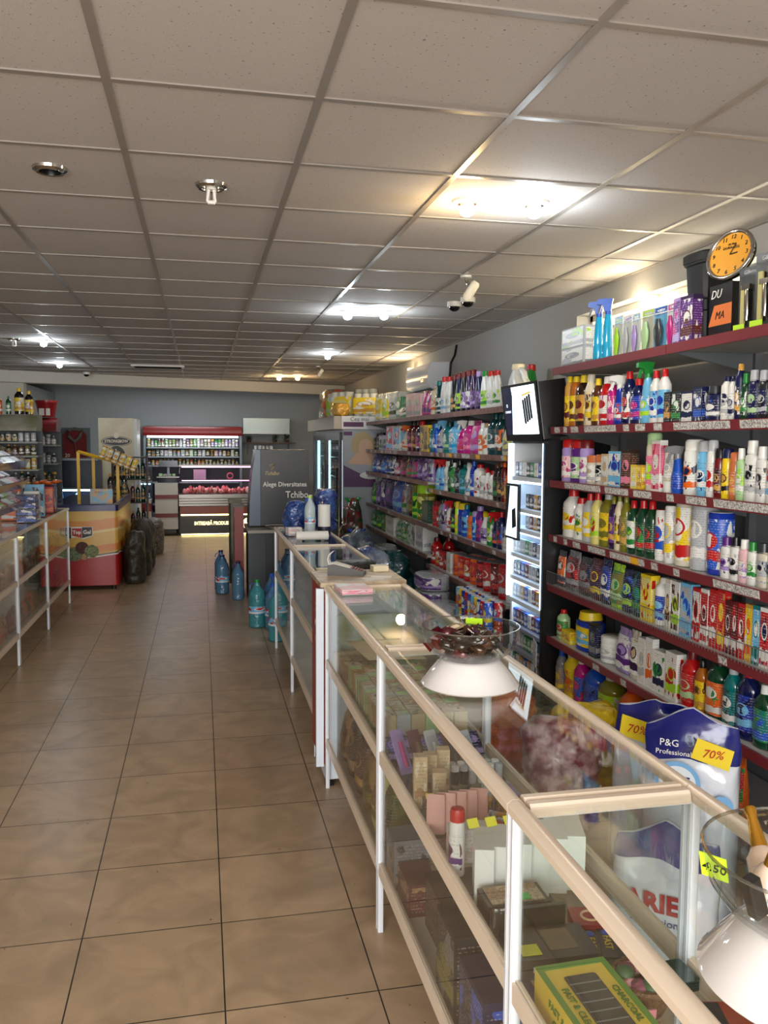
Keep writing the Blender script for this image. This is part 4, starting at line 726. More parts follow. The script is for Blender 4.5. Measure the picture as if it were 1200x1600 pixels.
def sack(loc, w, d, h, body, label, rz=0, lumps=.2, nm='plastic_sack', cat='sack', neck=True, group=None, seed=1, m=None):
    rnd = random.Random(seed); t = thing(nm, label, cat, loc, rz, group); mb = MB(); n = 44; secs = []
    prof = [(0, .42), (.04, .48), (.14, .5), (.25, .5), (.4, .49), (.55, .48), (.68, .45), (.78, .4), (.86, .32), (.94, .2), (1, .06)] if neck else [(0, .44), (.05, .49), (.5, .5), (.85, .46), (.97, .34), (1, .15)]
    P2 = []
    for i in range(31):
        z = i/30; P2.append((z, interp([(a, b) for a, b in prof], z)[1]))
    mb.loft([(z*h, r*w, r*d, 0, 0, 2.5) for z, r in P2], n)
    so = Vector((seed*3.7, seed*1.3, 0))
    for i, v in enumerate(mb.v):
        p_ = Vector(v); g1 = mnoise.noise(p_*7+so); g2 = 1-abs(mnoise.noise(p_*15+so))*2; g3 = mnoise.noise(p_*34+so); k_ = min(1, v[2]/h*5+.15)
        f = 1+lumps*(g1*1.3+(g2-.5)*.55+g3*.35)*k_; mb.v[i] = (v[0]*f, v[1]*f, v[2]+(h*.08*g1 if v[2] > h*.3 else 0))
    o = mb.build('bag_body' if neck else 'sack_body', m or film(body), t, ang=1.0); 
    if neck:
        for q in (-1, 1): MB().tube([(0, 0, h*.92), (q*.05, .02, h*.97), (q*.09, .0, h*.99), (q*.06, -.02, h*.94)], [.02, .022, .016, .008], 8).build('bag_handle', film(body), t)
    return t
sack((1.78, 7.85, 0), .42, .40, .60, 'dark teal', 'dark teal tied rubbish bag on the floor before the far unit', seed=3)
sack((1.70, 9.3, 0), .50, .5, .66, 'royal blue', 'grey blue clear plastic sack leaning on the floor by the far unit', seed=5, m=mat('blue_clear_film', (120,128,134), .2, coat=.6, noise=(5, (24,50,110)), bump=(28, .9, .02)))
sack((1.42, 10.2, .0), .42, .40, .76, 'dark grey', 'dark grey crumpled sack by the tall fridge', seed=8, m=mat('grey_clear_sack', (92,96,100), .22, coat=.6, bump=(24, 1, .03)))
sack((1.52, 8.5, 0), .38, .36, .48, 'navy', 'navy plastic bag on the floor behind the slim counters', seed=11)
sack((1.84, 10.35, 0), .30, .34, .95, 'green', 'green and red tall bag stuffed beside the tall fridge', seed=12, m=mat('green_red_film', (30,70,50), .2, coat=.5, noise=(9, (120,24,30))))
soft_pack((1.88, 8.62, 0), .36, .24, .56, 'grey', ('silver', 'olive', 'white'), 'tall clear pack of white rolls behind the blue sack', None, -PI/2)
# ================================================================== TALL FRIDGE WITH CANOPY
t = thing('display_fridge', 'tall two-door glass fridge with a cosmetics poster on its side', 'fridge', (1.735, 10.73, 0))
m_fs = mat('fridge_side_grey', (138,142,146), .4); m_fb = mat('fridge_black', (24,30,38), .3)
FW, FD = .62, 2.60
MB().box(.04, 0, .0, FW, .03, 1.80).build('side_panel', m_fs, t); MB().box(.04, FD-.03, 0, FW, FD, 1.80).build('side_panel', m_fs, t); MB().box(FW-.03, .03, 0, FW, FD-.03, 1.80).build('back_panel', m_fs, t)
MB().box(.04, .03, .0, FW-.03, FD-.03, .25).build('base_cabinet', m_fb, t); MB().box(.04, .03, 1.76, FW-.03, FD-.03, 1.80).build('roof_panel', m_fb, t)
for i, y in enumerate((0, FD/2)):
    d = MB().box(0, y+.01, .25, .035, y+.09, 1.76); d.box(0, y+FD/2-.09, .25, .035, y+FD/2-.01, 1.76); d.box(0, y+.09, 1.66, .035, y+FD/2-.09, 1.76); d.box(0, y+.09, .25, .035, y+FD/2-.09, .35)
    d = d.build('door', m_fb, t); MB().box(.012, y+.09, .35, .018, y+FD/2-.09, 1.66).build('pane', glass_mat('fridge_glass', (.88,.96,.97)), d); MB().tube([(-.03, y+.05+i*1.2*0, .9), (-.03, y+.05, 1.3)], .012).build('handle', m_chrome, d)
MB().box(.05, .10, .4, .08, .13, 1.66).build('light_tube', mat('fridge_tube', (240,250,255), .5, emit=(210,238,245), es=4.5), t); MB().box(.05, 1.31, .4, .08, 1.39, 1.66).build('light_tube', mat('fridge_tube'), t)
MB().box(.05, FD-.2, .4, .08, FD-.12, 1.66).build('light_tube', mat('fridge_tube'), t)
for z in (.55, .85, 1.15, 1.42): MB().box(.09, .035, z, FW-.04, FD-.035, z+.012).build('shelf', m_wire, t)
mb = MB(); mb.box(.05, -.004, .05, .6, -.001, 1.05)
po = MB().box(.05, -.006, 1.06, FW-.01, -.001, 1.795).build('poster', mat('poster_grey', (150,152,158), .4), t)
XZ = lambda y: Matrix(((1,0,0,0),(0,0,1,y),(0,1,0,0),(0,0,0,1)))
MB().prism([(.05, 1.06), (FW-.01, 1.06), (FW-.01, 1.22), (.42, 1.19), (.25, 1.24), (.05, 1.34)], 0, .001, XZ(-.0075)).build('purple_wave', mat('poster_purple', (72,22,74), .4), po)
def disc(cx, cz, rx, rz, y, mtl, par, nm='picture', n=24, depth=.001): return MB().prism([(cx+rx*math.cos(2*PI*k/n), cz+rz*math.sin(2*PI*k/n)) for k in range(n)], 0, depth, XZ(y)).build(nm, mtl, par)
disc(.30, 1.60, .15, .17, -.0075, mat('poster_hair', (170,150,110), .5), po, 'hair_shape'); disc(.34, 1.55, .10, .13, -.0088, mat('poster_skin', (196,158,132), .5), po, 'face_shape'); MB().prism([(.22, 1.5), (.40, 1.5), (.55, 1.33), (.10, 1.36)], 0, .001, XZ(-.0082)).build('neck_shape', mat('poster_skin'), po)
MB().box(.05, -.0085, 1.72, .16, -.0070, 1.77).build('purple_bar', mat('poster_purple'), po)
disc(.42, 1.21, .16, .05, -.0098, mat('poster_badge', (205,202,200), .4), po, 'badge'); text('elite', .07, mat('poster_purple'), po, (.42, -.0102, 1.21), shear=.3)
# canopy and sign over the fridge
t = thing('fridge_canopy', 'brushed steel canopy with a small printed sign above the tall fridge', 'canopy', (1.66, 10.73, 1.801))
MB().box(0, 0, .0, .68, 2.70, .165).build('canopy_box', mat('brushed_steel', (150,140,126), .34, metal=.7), t)
s_ = MB().box(.10, -.02, .0, .66, -.004, .165).build('sign_board', mat('sign_white', (205,205,208), .4), t); text('Cea mai', .075, mat('sign_ink', (60,50,70), .5), s_, (.33, -.021, .125)); MB().box(.12, -.023, .03, .38, -.0205, .09).build('sign_bar', mat('poster_purple'), s_)
# packs on the canopy and at the left end of the top shelf
def roll_pack(loc, nx, nz, r, h, clr, label, group, rz=0, band=None, ny=1):
    t = thing('paper_roll_pack', label, 'paper roll pack', loc, rz, group)
    for i in range(nx):
        for j in range(nz):
            for l in range(ny):
                mb = MB(); mb.loft([(.002, r*.9, r*.9), (.008, r, r), (h-.008, r, r), (h-.002, r*.9, r*.9)], 14); mb.build('paper_roll', mat('roll_paper', (224,222,212), .8), t, loc=((i-(nx-1)/2)*2*r, (l-(ny-1)/2)*2*r, j*h+.003))
    w = nx*r+.004; z = nz*h+.008
    MB().loft([(0, w*.96, ny*r*.96, 0, 0, 6), (.01, w, ny*r+.004, 0, 0, 7), (z-.012, w, ny*r+.004, 0, 0, 7), (z, w*.95, ny*r*.9, 0, 0, 6)], 26).build('clear_wrap', glass_mat('crinkled_wrap', (.95,.95,.92), 1.4, .06, .15), t)
    if band:
        a = -PI/2-1.1; MB().loft([(z*.12, w+.002, ny*r+.006, 0, 0, 7), (z*.48, w+.003, ny*r+.007, 0, 0, 7), (z*.8, w+.002, ny*r+.006, 0, 0, 7)], 20, None, False, False, -PI/2-1.5, -PI/2+1.5).build('printed_band', printed(*band), t)
    return t
gp = 'paper roll packs above the tall fridge'
zc = 1.968
roll_pack((1.88, 11.75, zc), 3, 2, .06, .17, 'white', 'lime banded roll pack at the back of the canopy top, beside the plush toys', gp, -.9, ('lime', 'pale green', 'white'))
roll_pack((1.86, 11.25, zc), 3, 2, .06, .165, 'white', 'yellow banded roll pack on the canopy right of the plush toys', gp, -.9, ('yellow', 'pale yellow', 'white'))
roll_pack((2.12, 10.95, zc), 3, 2, .055, .15, 'white', 'yellow banded roll pack at the canopy corner nearest the wall shelves', gp, -.6, ('yellow', 'gold', 'white'))
roll_pack((2.22, 11.45, zc), 3, 3, .06, .13, 'white', 'plain white clear-wrapped roll pack in the middle of the canopy', gp, -.9)
roll_pack((FX_+.12, 10.42, FZ['top']+.001), 3, 2, .06, .17, 'white', 'white and yellow roll pack, farthest on the far unit top shelf', gp, -PI/2, ('yellow', 'white', 'pale yellow'))
roll_pack((FX_+.12, 10.02, FZ['top']+.001), 3, 2, .06, .165, 'white', 'yellow printed roll pack, second from the canopy on the top shelf', gp, -PI/2, ('yellow', 'lime', 'white'))
roll_pack((FX_+.12, 9.62, FZ['top']+.001), 3, 2, .06, .16, 'white', 'grey and green printed roll pack before the air conditioner', gp, -PI/2, ('silver', 'dark green', 'white'))
roll_pack((FX_+.12, 9.30, FZ['top']+.001), 2, 2, .06, .155, 'white', 'white and green printed roll pack nearest the pink cartons', gp, -PI/2, ('green', 'white', 'silver'))
# clear sack of plush toys
t = thing('plush_toy_bag', 'clear sack full of pale orange plush toys on the fridge canopy', 'bag of toys', (1.92, 12.45, zc+.004))
rt = random.Random(9)
for k in range(26):
    a = k*.9; lv = k//9; cx, cy, cz = rt.uniform(-.11, .11), rt.uniform(-.30, .30)-.05, .08+lv*.13+rt.uniform(-.02, .02); 
    c = rt.choice([(214,140,96), (226,190,160), (196,96,70), (236,214,190), (206,120,60)]); mb = MB(); mb.ball((0, 0, 0), .07, .07, .065, 12, 8); mb.ball((-.045, 0, .05), .022, .022, .02, 8, 5); mb.ball((.045, 0, .05), .022, .022, .02, 8, 5); mb.ball((-.055, -.03, -.005), .03, .03, .024, 8, 5)
    mb.build('plush_toy', mat('plush_%d_%d' % (c[0], c[1]), c, .95, bump=(80, .6, .01)), t, loc=(cx, cy, cz), rot=(0, 0, rt.uniform(0, 6)))
MB().loft([(0, .18, .38, 0, 0, 3), (.03, .20, .42, 0, 0, 3), (.36, .19, .40, 0, 0, 3), (.42, .15, .33, 0, 0, 3)], 26).build('clear_bag', glass_mat('crinkled_wrap', (.95,.95,.92)), t)
tag(sack((1.76, 10.90, zc), .20, .3, .17, 'gold', 'crumpled gold yellow bag on the canopy edge', seed=21, neck=False), 'crumpled gold yellow bag on the canopy edge', 'bag')
# ================================================================== NEAR UNIT TOP SHELF, SPECIAL THINGS
ZT = NZ[0]
for k in range(2):
    product('box', 'silver', B_, ('white', 'silver', 'lime') if k else ('white', 'grey', 'silver'), .30, .20, .113, (2.19, 4.58, ZT+k*.1145), -PI/2, '%s of two stacked silver white cartons at the far end of near top shelf' % ('lower', 'upper')[k], 'stacked silver cartons')
m_cy = mat('translucent_cyan', (30,170,225), .08, coat=.5)
for k, y in enumerate((4.35, 4.245)):
    t = product('spray', 'cyan', 'blue', None, .085, .06, .34, (2.14, y, ZT), -PI/2-.5, 'translucent cyan spray bottle with blue head, %s one before the high window' % ('left', 'right')[k], 'cyan spray bottles')
def tote(z, label, extra=0):
    t = thing('storage_box', label, 'storage box', (2.22, 3.44, z), -PI/2+.05, 'black storage boxes'); m_ = mat('matt_black_plastic', (24,25,28), .45)
    MB().loft([(0, .070, .075, 0, 0, 6), (.145, .079, .084, 0, 0, 6), (.15, .086, .092, 0, 0, 6), (.16, .086, .092, 0, 0, 6)], 28).build('box_body', m_, t, ang=.5)
    MB().loft([(.159, .09, .097, 0, 0, 6), (.192, .09, .097, 0, 0, 6), (.202, .08, .086, 0, 0, 6)], 28).build('lid', m_, t, ang=.5)
    for s in (-1, 1): MB().box(s*.092-.005, -.03, .125, s*.092+.005, .03, .175).build('latch', m_, t)
tote(ZT, 'lower of two stacked black plastic storage boxes with clipped lids'); tote(ZT+.205, 'upper of two stacked black plastic storage boxes with clipped lids')
# black and orange display box
t = thing('display_box', 'black and orange cardboard display box below the round clock', 'box', (2.20, 3.235, ZT), -PI/2)
MB().prism([(-.08, -.06), (.08, -.06), (.08, .07), (-.08, .07)], 0, .235).build('box_body', carton('black'), t, False)
MB().prism([(-.078, .065), (.082, .065), (.082, .15), (-.04, .15)], 0, .001, XZ(-.0625)).build('orange_panel', mat('orange_card', (222,120,60), .5), t)
text('DU', .05, mw, t, (-.03, -.0625, .195), shear=.3); text('MA', .045, mat('ink_black', (15,15,15), .5), t, (.0, -.0632, .105), shear=.3)
MB().box(-.07, -.0625, .01, .02, -.0615, .016).build('yellow_line', mat('line_yellow', (220,200,60), .5), t)
# clock leaning back on the display box
t = thing('wall_clock', 'round orange-faced clock with a chrome rim leaning on the top shelf', 'clock', (2.135, 3.20, 2.315), (0, 0, 0))
C_ = Matrix.Rotation(-PI/2+.35, 4, 'Z') @ Matrix.Rotation(-.28, 4, 'X'); t.rotation_euler = C_.to_euler()
MB().prism([(.105*math.cos(2*PI*k/40), .105+.105*math.sin(2*PI*k/40)) for k in range(40)], 0, .02, XZ(-.0)).build('back_case', m_blackp, t)
mb = MB(); mb.tube([(.103*math.cos(2*PI*k/40), -.004, .105+.103*math.sin(2*PI*k/40)) for k in range(40)], .0095, 10, True); mb.build('rim', m_chrome, t)
MB().prism([(.098*math.cos(2*PI*k/40), .105+.098*math.sin(2*PI*k/40)) for k in range(40)], 0, .001, XZ(-.003)).build('dial', mat('dial_orange', (228,160,50), .25, coat=.8), t)
ink = mat('ink_black')
for hnum in range(1, 13):
    a = PI/2-hnum*PI/6; text(str(hnum), .026, ink, t, (.078*math.cos(a), -.0045, .105+.078*math.sin(a)), name='numeral')
text('DURACELL', .016, ink, t, (0, -.0045, .135)); text('ULTRA', .013, ink, t, (0, -.0045, .15))
for a, l_, w_ in ((1.15, .05, .004), (.1, .035, .005)):
    MB().box(0, -.0065, -w_/2, l_, -.0055, w_/2).build('clock_hand', ink, t, loc=(0, 0, .105), rot=(0, -a, 0))
# razor packs
for k, (y, wd, hh) in enumerate(((3.00, .115, .26), (2.875, .125, .29), (2.74, .125, .29))):
    t = thing('razor_pack', 'black blister razor pack, %s from left, by the clock' % ORD[k+1], 'razor pack', (2.11-.012*k, y, ZT), -PI/2+.12, 'black razor packs')
    MB().box(-wd/2, 0, 0, wd/2, .05, hh).build('card', carton('black'), t, False); MB().box(-wd*.38, -.028, .03, wd*.38, -.0005, hh-.04).build('blister_shell', glass_mat('clear_plastic', (.96,.97,.97)), t)
    mb = MB(); mb.loft([(.05, .008, .006), (.09, .012, .008), (.14, .010, .008), (.17, .008, .006)], 10); mb.box(-.022, -.008, .17, .022, .008, .19); mb.build('razor', m_chrome, t, loc=(0, -.013, 0))
    MB().box(-wd*.3, -.012, .04, -wd*.12, -.004, hh-.07).build('insert', mat('yellow_insert', (190,180,110), .5), t)
    text('Gillette', .022, mat('logo_silver', (190,190,195), .4), t, (0, -.001, hh-.02), shear=.2)
    if k < 2: tk = MB().box(-wd*.42, -.031, .004, wd*.1, -.0295, .036).build('price_tag', m_gt, t)
for k in range(8):   # last of the top shelf, partly cut by the frame
    pass
# hanging price sheet by the tower
t = thing('price_sheet', 'white printed sheet hanging from the shelf edge beside the dispenser tower', 'sheet', (1.965, 4.74, .235), -PI/2-.25)
MB().box(-.075, -.001, 0, .075, .001, .205).build('paper', mat('sheet_white', (205,205,205), .6), t)
for i in range(9): MB().box(-.06, -.002, .185-.017*i, .055-(i % 3)*.02, -.0012, .188-.017*i).build('text_line', ink, t)
MB().box(.02, -.002, .015, .06, -.0012, .05).build('barcode', ink, t); MB().tube([(0, 0, .20), (0, .0, .235)], .002, 6).build('string', m_wire, t)
# dispenser contents: cigarette packs on each shelf
cg = random.Random(5); cpal = ['white', 'navy', 'silver', 'black', 'dark red', 'blue', 'gold', 'green']
for k, z in enumerate([1.42, 1.22, 1.09, .92, .77, .62, .45, .30, .15]):
    n = 9
    for i in range(n):
        yy = 4.745+.07+i*.064
        if k in (1, 2) and i > 4: continue
        c = cg.choice(cpal); hh = .085
        w_ = .055
        product('box', c, B_, (c, 'white', 'silver'), w_, .025, hh, (2.045, yy, z+.003), -PI/2, '%s cigarette pack, %s from the near side, tower shelf %s from top' % (c, ORD[i+1], ORD[k+1]), 'cigarette packs in the tower', 'cigarette pack', 'cigarette_pack')
# ================================================================== WALL BEHIND, MEAT COUNTER AND COLD CABINETS
def jar_row(n, x0, x1, y, z, h, pal, where, seed, kinds=('bottle', 'jar', 'can'), rz=0.0, ordw='from left'):
    rnd = random.Random(seed); st = (x1-x0)/n
    for i in range(n):
        c = rnd.choice(pal); kd = rnd.choice(kinds); hh = h*rnd.uniform(.82, 1); wd = st*.86
        product(kd, c, rnd.choice(('white', 'gold', 'silver', 'black', c)), (rnd.choice(pal), 'gold' if c in ('black', 'dark green', 'dark brown', 'maroon') else 'white', c), wd, wd, hh, (x0+st*(i+.5), y, z), rz, '%s %s, %s %s on %s' % (c, KINDS[kd][2], ORD[i+1], ordw, where), '%s on %s' % ({'jar': 'jars', 'can': 'cans'}.get(kd, 'bottles'), where))
# tall open cooler against the back
t = thing('wall_cooler', 'wide open wall cooler with red header and lit glass shelves', 'cooler', (-.135, 15.95, 0))
m_rh = mat('header_red', (130,12,14), .3); m_cool = mat('cooler_inside', (60,70,78), .5); m_gl = mat('cooler_frame', (130,140,148), .35)
MB().box(-.87, -.2, 0, -.83, .2, 1.92).build('side_panel', m_gl, t); MB().box(.83, -.2, 0, .87, .2, 1.92).build('side_panel', m_gl, t); MB().box(-.83, .17, 0, .83, .2, 1.9).build('back_panel', m_cool, t)
MB().prism([(-.27, 1.74), (-.29, 1.80), (-.26, 1.90), (.2, 1.92), (.2, 1.89), (-.2, 1.74)], -.87, .87, Matrix(((0,0,1,0),(1,0,0,0),(0,1,0,0),(0,0,0,1)))).build('header', m_rh, t)
MB().box(-.8, -.24, 1.70, .8, -.2, 1.735).build('light_tube', mat('cooler_tube', (255,255,255), .5, emit=(240,250,255), es=8), t)
for z in (1.53, 1.365, 1.20, .9, .5): MB().box(-.82, -.16, z-.022, .82, .165, z).build('shelf', mat('cooler_shelf', (150,162,172), .3), t)
MB().box(-.82, -.2, .0, .82, .165, .35).build('base', m_gl, t)
pal1 = ['ivory', 'silver', 'pale green', 'green', 'gold', 'white', 'grey', 'olive', 'lilac', 'brown']
jar_row(26, -.95, .68, 15.87, 1.531, .155, pal1, "the cooler's top shelf", 1); jar_row(22, -.95, .68, 15.87, 1.366, .12, pal1+['dark green', 'black'], "the cooler's second shelf", 2, ('jar', 'box', 'can')); jar_row(24, -.95, .68, 15.87, 1.201, .12, ['olive', 'brown', 'black', 'dark green', 'amber', 'gold'], "the cooler's third shelf", 3, ('bottle', 'jar'))
# butcher's counter
t = thing('meat_counter', 'lit pink meat display counter with curved glass and dark lettered front', 'meat counter', (.27, 15.0, 0))
m_steel = mat('counter_steel', (150,146,140), .3, metal=.7)
MB().box(-.64, .03, .03, .64, .5, .36).build('front_panel', mat('dark_brown_panel', (44,36,34), .35), t)
MB().box(-.64, 0, .375, .64, .5, .51).build('orange_band', mat('orange_band', (150,62,26), .35), t)
MB().box(-.62, .005, .352, .62, .02, .372).build('light_strip', mat('warm_strip', (255,236,170), .5, emit=(255,232,150), es=9), t)
MB().box(-.62, .06, .012, .62, .075, .028).build('light_strip', mat('warm_strip'), t); MB().box(-.64, .1, 0, .64, .5, .03).build('plinth', m_blackp, t)
for z in (.52, .565, .61, .655): MB().box(-.65, -.02, z, .65, .5, z+.035).build('steel_rib', m_steel, t)
MB().box(-.65, -.06, .69, .65, .5, .72).build('bumper', m_steel, t)
lt = mat('lit_letter', (255,240,200), .5, emit=(255,232,170), es=2.2)
text('INTREABĂ PRODUSELE CU', .085, lt, t, (.0, .028, .21), name='lit_lettering', sx=.78, bold=.003)
disc(.52, .20, .085, .10, .022, lt, t, 'lit_emblem'); MB().tube([(.36, .026, .16), (.42, .026, .2), (.38, .026, .14)], .008, 6).build('lit_emblem', lt, t)
for s in (-.64, .63): MB().box(s, .0, .72, s+.012, .5, 1.2).build('end_glass', GLASS, t)
MB().prism([(0, .72), (.004, .72), (.08, 1.2), (.074, 1.2)], -.63, .63, Matrix(((0,0,1,0),(1,0,0,0),(0,1,0,0),(0,0,0,1)))).build('front_glass', GLASS, t)
MB().box(-.64, .07, 1.2, .64, .5, 1.225).build('top_shelf', m_steel, t); MB().box(-.62, .2, .955, .62, .45, .965).build('inner_shelf', m_gl, t)
MB().box(-.6, .1, 1.185, .6, .13, 1.199).build('pink_tube', mat('pink_tube', (255,190,225), .5, emit=(255,150,200), es=9), t); MB().box(-.6, .2, .945, .6, .22, .954).build('pink_tube', mat('pink_tube'), t)
MB().box(-.40, .062, .96, -.19, .068, 1.15).build('price_board', mat('price_board', (235,170,220), .5), t)
rm = random.Random(4)
for k in range(22):
    x = .27-.56+k*.052; z = .722; c = rm.choice([(214,70,70), (226,130,130), (190,50,50), (240,190,180), (226,100,96)])
    t2 = thing('meat_cut', '%s cut of meat lying %s from left in the pink counter' % ({214: 'red', 226: 'pale red', 190: 'dark red', 240: 'fatty white'}[c[0]], ORD[k+1]), 'meat', (x, 15.16+.06*(k % 3), z), rm.uniform(0, 3), 'meat in the butcher counter')
    mb = MB(); rx, ry, rz_ = rm.uniform(.03, .038), rm.uniform(.03, .045), rm.uniform(.05, .085); mb.ball((0, 0, rz_*.85), rx, ry, rz_*.85, 14, 9)
    s1 = rm.uniform(0, 6)
    for i, v in enumerate(mb.v): f = 1+.18*math.sin(v[0]*60+s1)+.12*math.sin(v[2]*75+s1*2); mb.v[i] = (v[0]*f, v[1]*f, v[2])
    mb.build('meat_body', mat('meat_%d_%d' % (c[0], c[1]), c, .35, noise=(22, (240,200,190))), t2); MB().ball((rx*.5, -ry*.6, rz_*1.0), .016, .018, .02, 8, 6).build('bone_end', mat('bone', (240,225,210), .5), t2)
t2 = thing('sausage_ring', 'pink sausage ring standing on the upper shelf of the meat counter', 'sausage', (.50, 15.3, .967)); mb = MB(); mb.tube([(.05*math.cos(a*PI/8), 0, .062+.05*math.sin(a*PI/8)) for a in range(16)], .014, 8, True); mb.build('sausage', mat('sausage_pink', (225,130,150), .4), t2)
# striped counter with scales
t = thing('service_counter', 'white service counter with two dark red bands on thin legs', 'counter', (-.59, 15.0, 0))
mws = mat('enamel_white', (196,190,180), .4)
MB().box(-.19, 0, .12, .19, .45, .92).build('cabinet', mws, t)
for z in (.36, .68): MB().box(-.192, -.004, z-.035, .192, .0, z+.035).build('red_band', mat('band_red', (120,36,40), .4), t)
for s in (-.17, .17):
    for y in (.03, .42): MB().cyl(.012, 0, .12, 8).build('leg', m_blackp, t, loc=(s, y, 0))
t = thing('weighing_scale', 'dark blue weighing scale on the striped counter', 'scale', (-.56, 15.15, .921))
MB().rbox(-.18, -.1, 0, .18, .12, .09, .02).build('scale_body', mat('scale_navy', (18,26,52), .35), t); MB().box(-.19, -.12, .09, .19, .14, .105).build('weighing_plate', m_steel, t); MB().box(-.02, .1, .1, .02, .12, .32).build('display_pole', m_gl, t); MB().box(-.16, .09, .27, .16, .12, .38).build('display', mat('display_blue', (40,52,70), .2), t)
jar_row(4, -.74, -.44, 15.5, .921, .15, ['pale green', 'navy', 'ivory', 'grey'], 'the striped counter', 6, ('can', 'box'))
# cold cabinet slice left of it
t = thing('cold_cabinet', 'narrow slice of blue-lit cold cabinet between the tall fridge and striped counter', 'cabinet', (-.97, 14.9, 0))
MB().box(-.13, 0, 0, .13, .5, .28).build('base', mat('band_red'), t); MB().box(-.13, 0, .28, .13, .5, .44).build('cabinet', mws, t); MB().box(-.13, 0, .44, .13, .5, .58).build('red_band', mat('header_red'), t); MB().box(-.13, -.01, .58, .13, .5, .64).build('bumper', mws, t)
MB().box(-.13, .44, .64, .13, .5, 1.25).build('back_panel', m_cool, t); MB().box(-.12, .02, .64, .12, .03, .90).build('front_glass', GLASS, t); MB().box(-.12, .05, .90, .12, .08, .915).build('light_tube', mat('blue_tube', (200,225,255), .5, emit=(150,200,255), es=14), t); MB().box(-.13, .02, .92, .13, .4, .95).build('shelf', m_gl, t); MB().box(-.13, .02, 1.2, .13, .4, 1.22).build('shelf', m_gl, t)
jar_row(3, -1.08, -.86, 15.15, .641, .16, ['navy', 'white', 'dark red'], 'the narrow cold cabinet', 8, ('jar',)); jar_row(4, -1.08, -.86, 15.15, .951, .17, ['olive', 'brown', 'grey'], 'the shelf above the cold cabinet', 9, ('box', 'bottle'))
# steel panel and wall shelf at the back right
t = thing('steel_hood', 'pale steel hood panel on the grey back wall', 'panel', (1.20, 15.95, 1.80)); MB().box(-.43, 0, 0, .43, .24, .27).build('hood_panel', mat('hood_steel', (150,160,158), .3, metal=.5), t); MB().box(-.44, -.01, -.02, .44, .25, 0).build('lower_rim', m_steel, t)
t = thing('wall_shelf', 'brown wall shelf with plants under the steel hood', 'shelf', (1.24, 15.95, 1.60)); MB().box(-.5, 0, 0, .5, .24, .025).build('board', mat('brown_board', (90,62,44), .5), t); MB().box(-.4, .2, -.2, -.37, .24, 0).build('bracket', m_upr, t); MB().box(.37, .2, -.2, .4, .24, 0).build('bracket', m_upr, t)
def plant(x, y, z, r, label, seed, n=40, pot=True):
    rnd = random.Random(seed); t = thing('potted_plant', label, 'plant', (x, y, z), 0, 'plants on the wall shelf')
    if pot: MB().loft([(0, .035, .035), (.05, .045, .045)], 12).build('pot', mat('pot_brown', (90,60,40), .6), t)
    mb = MB()
    for i in range(n):
        a, b = rnd.uniform(0, 2*PI), rnd.uniform(-.3, 1.2); d = Vector((math.cos(a)*math.cos(b), math.sin(a)*math.cos(b), math.sin(b))); p = Vector((0, 0, .05))+d*r*rnd.uniform(.4, 1); s = d.cross(Vector((0, 0, 1))).normalized()*.014
        mb.add([p-d*.03, p+s, p+d*.03, p-s+Vector((0, 0, .004))], [(0, 1, 2), (0, 2, 3)])
    mb.build('leaves', mat('leaf_green', (50,80,44), .5), t, smooth=False)
plant(1.36, 16.02, 1.626, .09, 'small green potted plant, left one on the back wall shelf', 1); plant(1.58, 16.05, 1.626, .10, 'trailing green potted plant, right one on the back wall shelf', 2); plant(.88, 16.05, 1.626, .07, 'dry brown green plant at the left end of the back wall shelf', 3)
jar_row(5, .94, 1.28, 15.5, 1.50, .07, ['white', 'silver', 'brown'], 'the small rack under the steel hood', 12, ('box', 'can'))
t = thing('spice_rack', 'dark rack of small packets right of the wall cooler', 'rack', (1.12, 15.5, 0)); MB().box(-.2, -.1, 1.46, .2, .12, 1.499).build('rack_shelf', m_upr, t); MB().box(-.2, .1, 0, .2, .14, 1.48).build('rack_back', mat('rack_dark', (30,28,28), .5), t); MB().box(-.2, -.1, 1.1, .2, .1, 1.12).build('rack_shelf', m_upr, t); MB().box(-.2, -.1, .75, .2, .1, .77).build('rack_shelf', m_upr, t)
jar_row(7, .93, 1.31, 15.5, 1.121, .2, ['dark brown', 'dark red', 'black', 'grey'], "the dark rack's upper level", 13, ('pouch', 'box')); jar_row(7, .93, 1.31, 15.5, .771, .2, ['dark brown', 'olive', 'black', 'brown'], "the dark rack's lower level", 14, ('pouch', 'box'))
# branded drinks fridge seen from its side
t = thing('drinks_fridge', 'tall cream drinks fridge with oval logo on its side, white door edge', 'fridge', (-1.195, 13.05, 0))
MB().box(-.27, 0, .08, .23, .62, 1.97).build('cabinet', mat('fridge_cream', (226,216,186), .4, noise=(2.2, (205,192,160))), t); MB().box(.232, -.01, .06, .275, .64, 1.96).build('door', mat('enamel_bright', (215,220,222), .35), t); MB().box(-.27, 0, 0, .23, .6, .08).build('plinth', m_blackp, t)
MB().box(.276, .05, .8, .285, .09, 1.3).build('door_handle', m_gl, t)
ov = disc(-.02, 1.63, .215, .075, -.002, mat('logo_black', (30,28,34), .4), t, 'logo_oval', 32); disc(-.02, 1.63, .205, .067, -.0032, mat('logo_cream', (232,224,200), .4), ov, 'logo_ring', 32); disc(-.02, 1.63, .195, .060, -.0044, mat('logo_black'), ov, 'logo_field', 32)
text('STRONGBOW', .060, mat('logo_cream'), ov, (-.02, -.006, 1.63), sx=.86, bold=.002)
disc(-.02, 1.715, .035, .042, -.0056, mat('logo_cream'), ov, 'logo_apple'); disc(-.02, 1.43, .12, .13, -.003, mat('logo_green', (14,44,30), .4), t, 'green_disc', 32); MB().box(-.035, -.005, 1.38, -.02, -.0042, 1.52).build('disc_mark', mat('logo_cream'), t)
text('JERSEY', .001, ink, t, (0, .3, .5)) if False else None
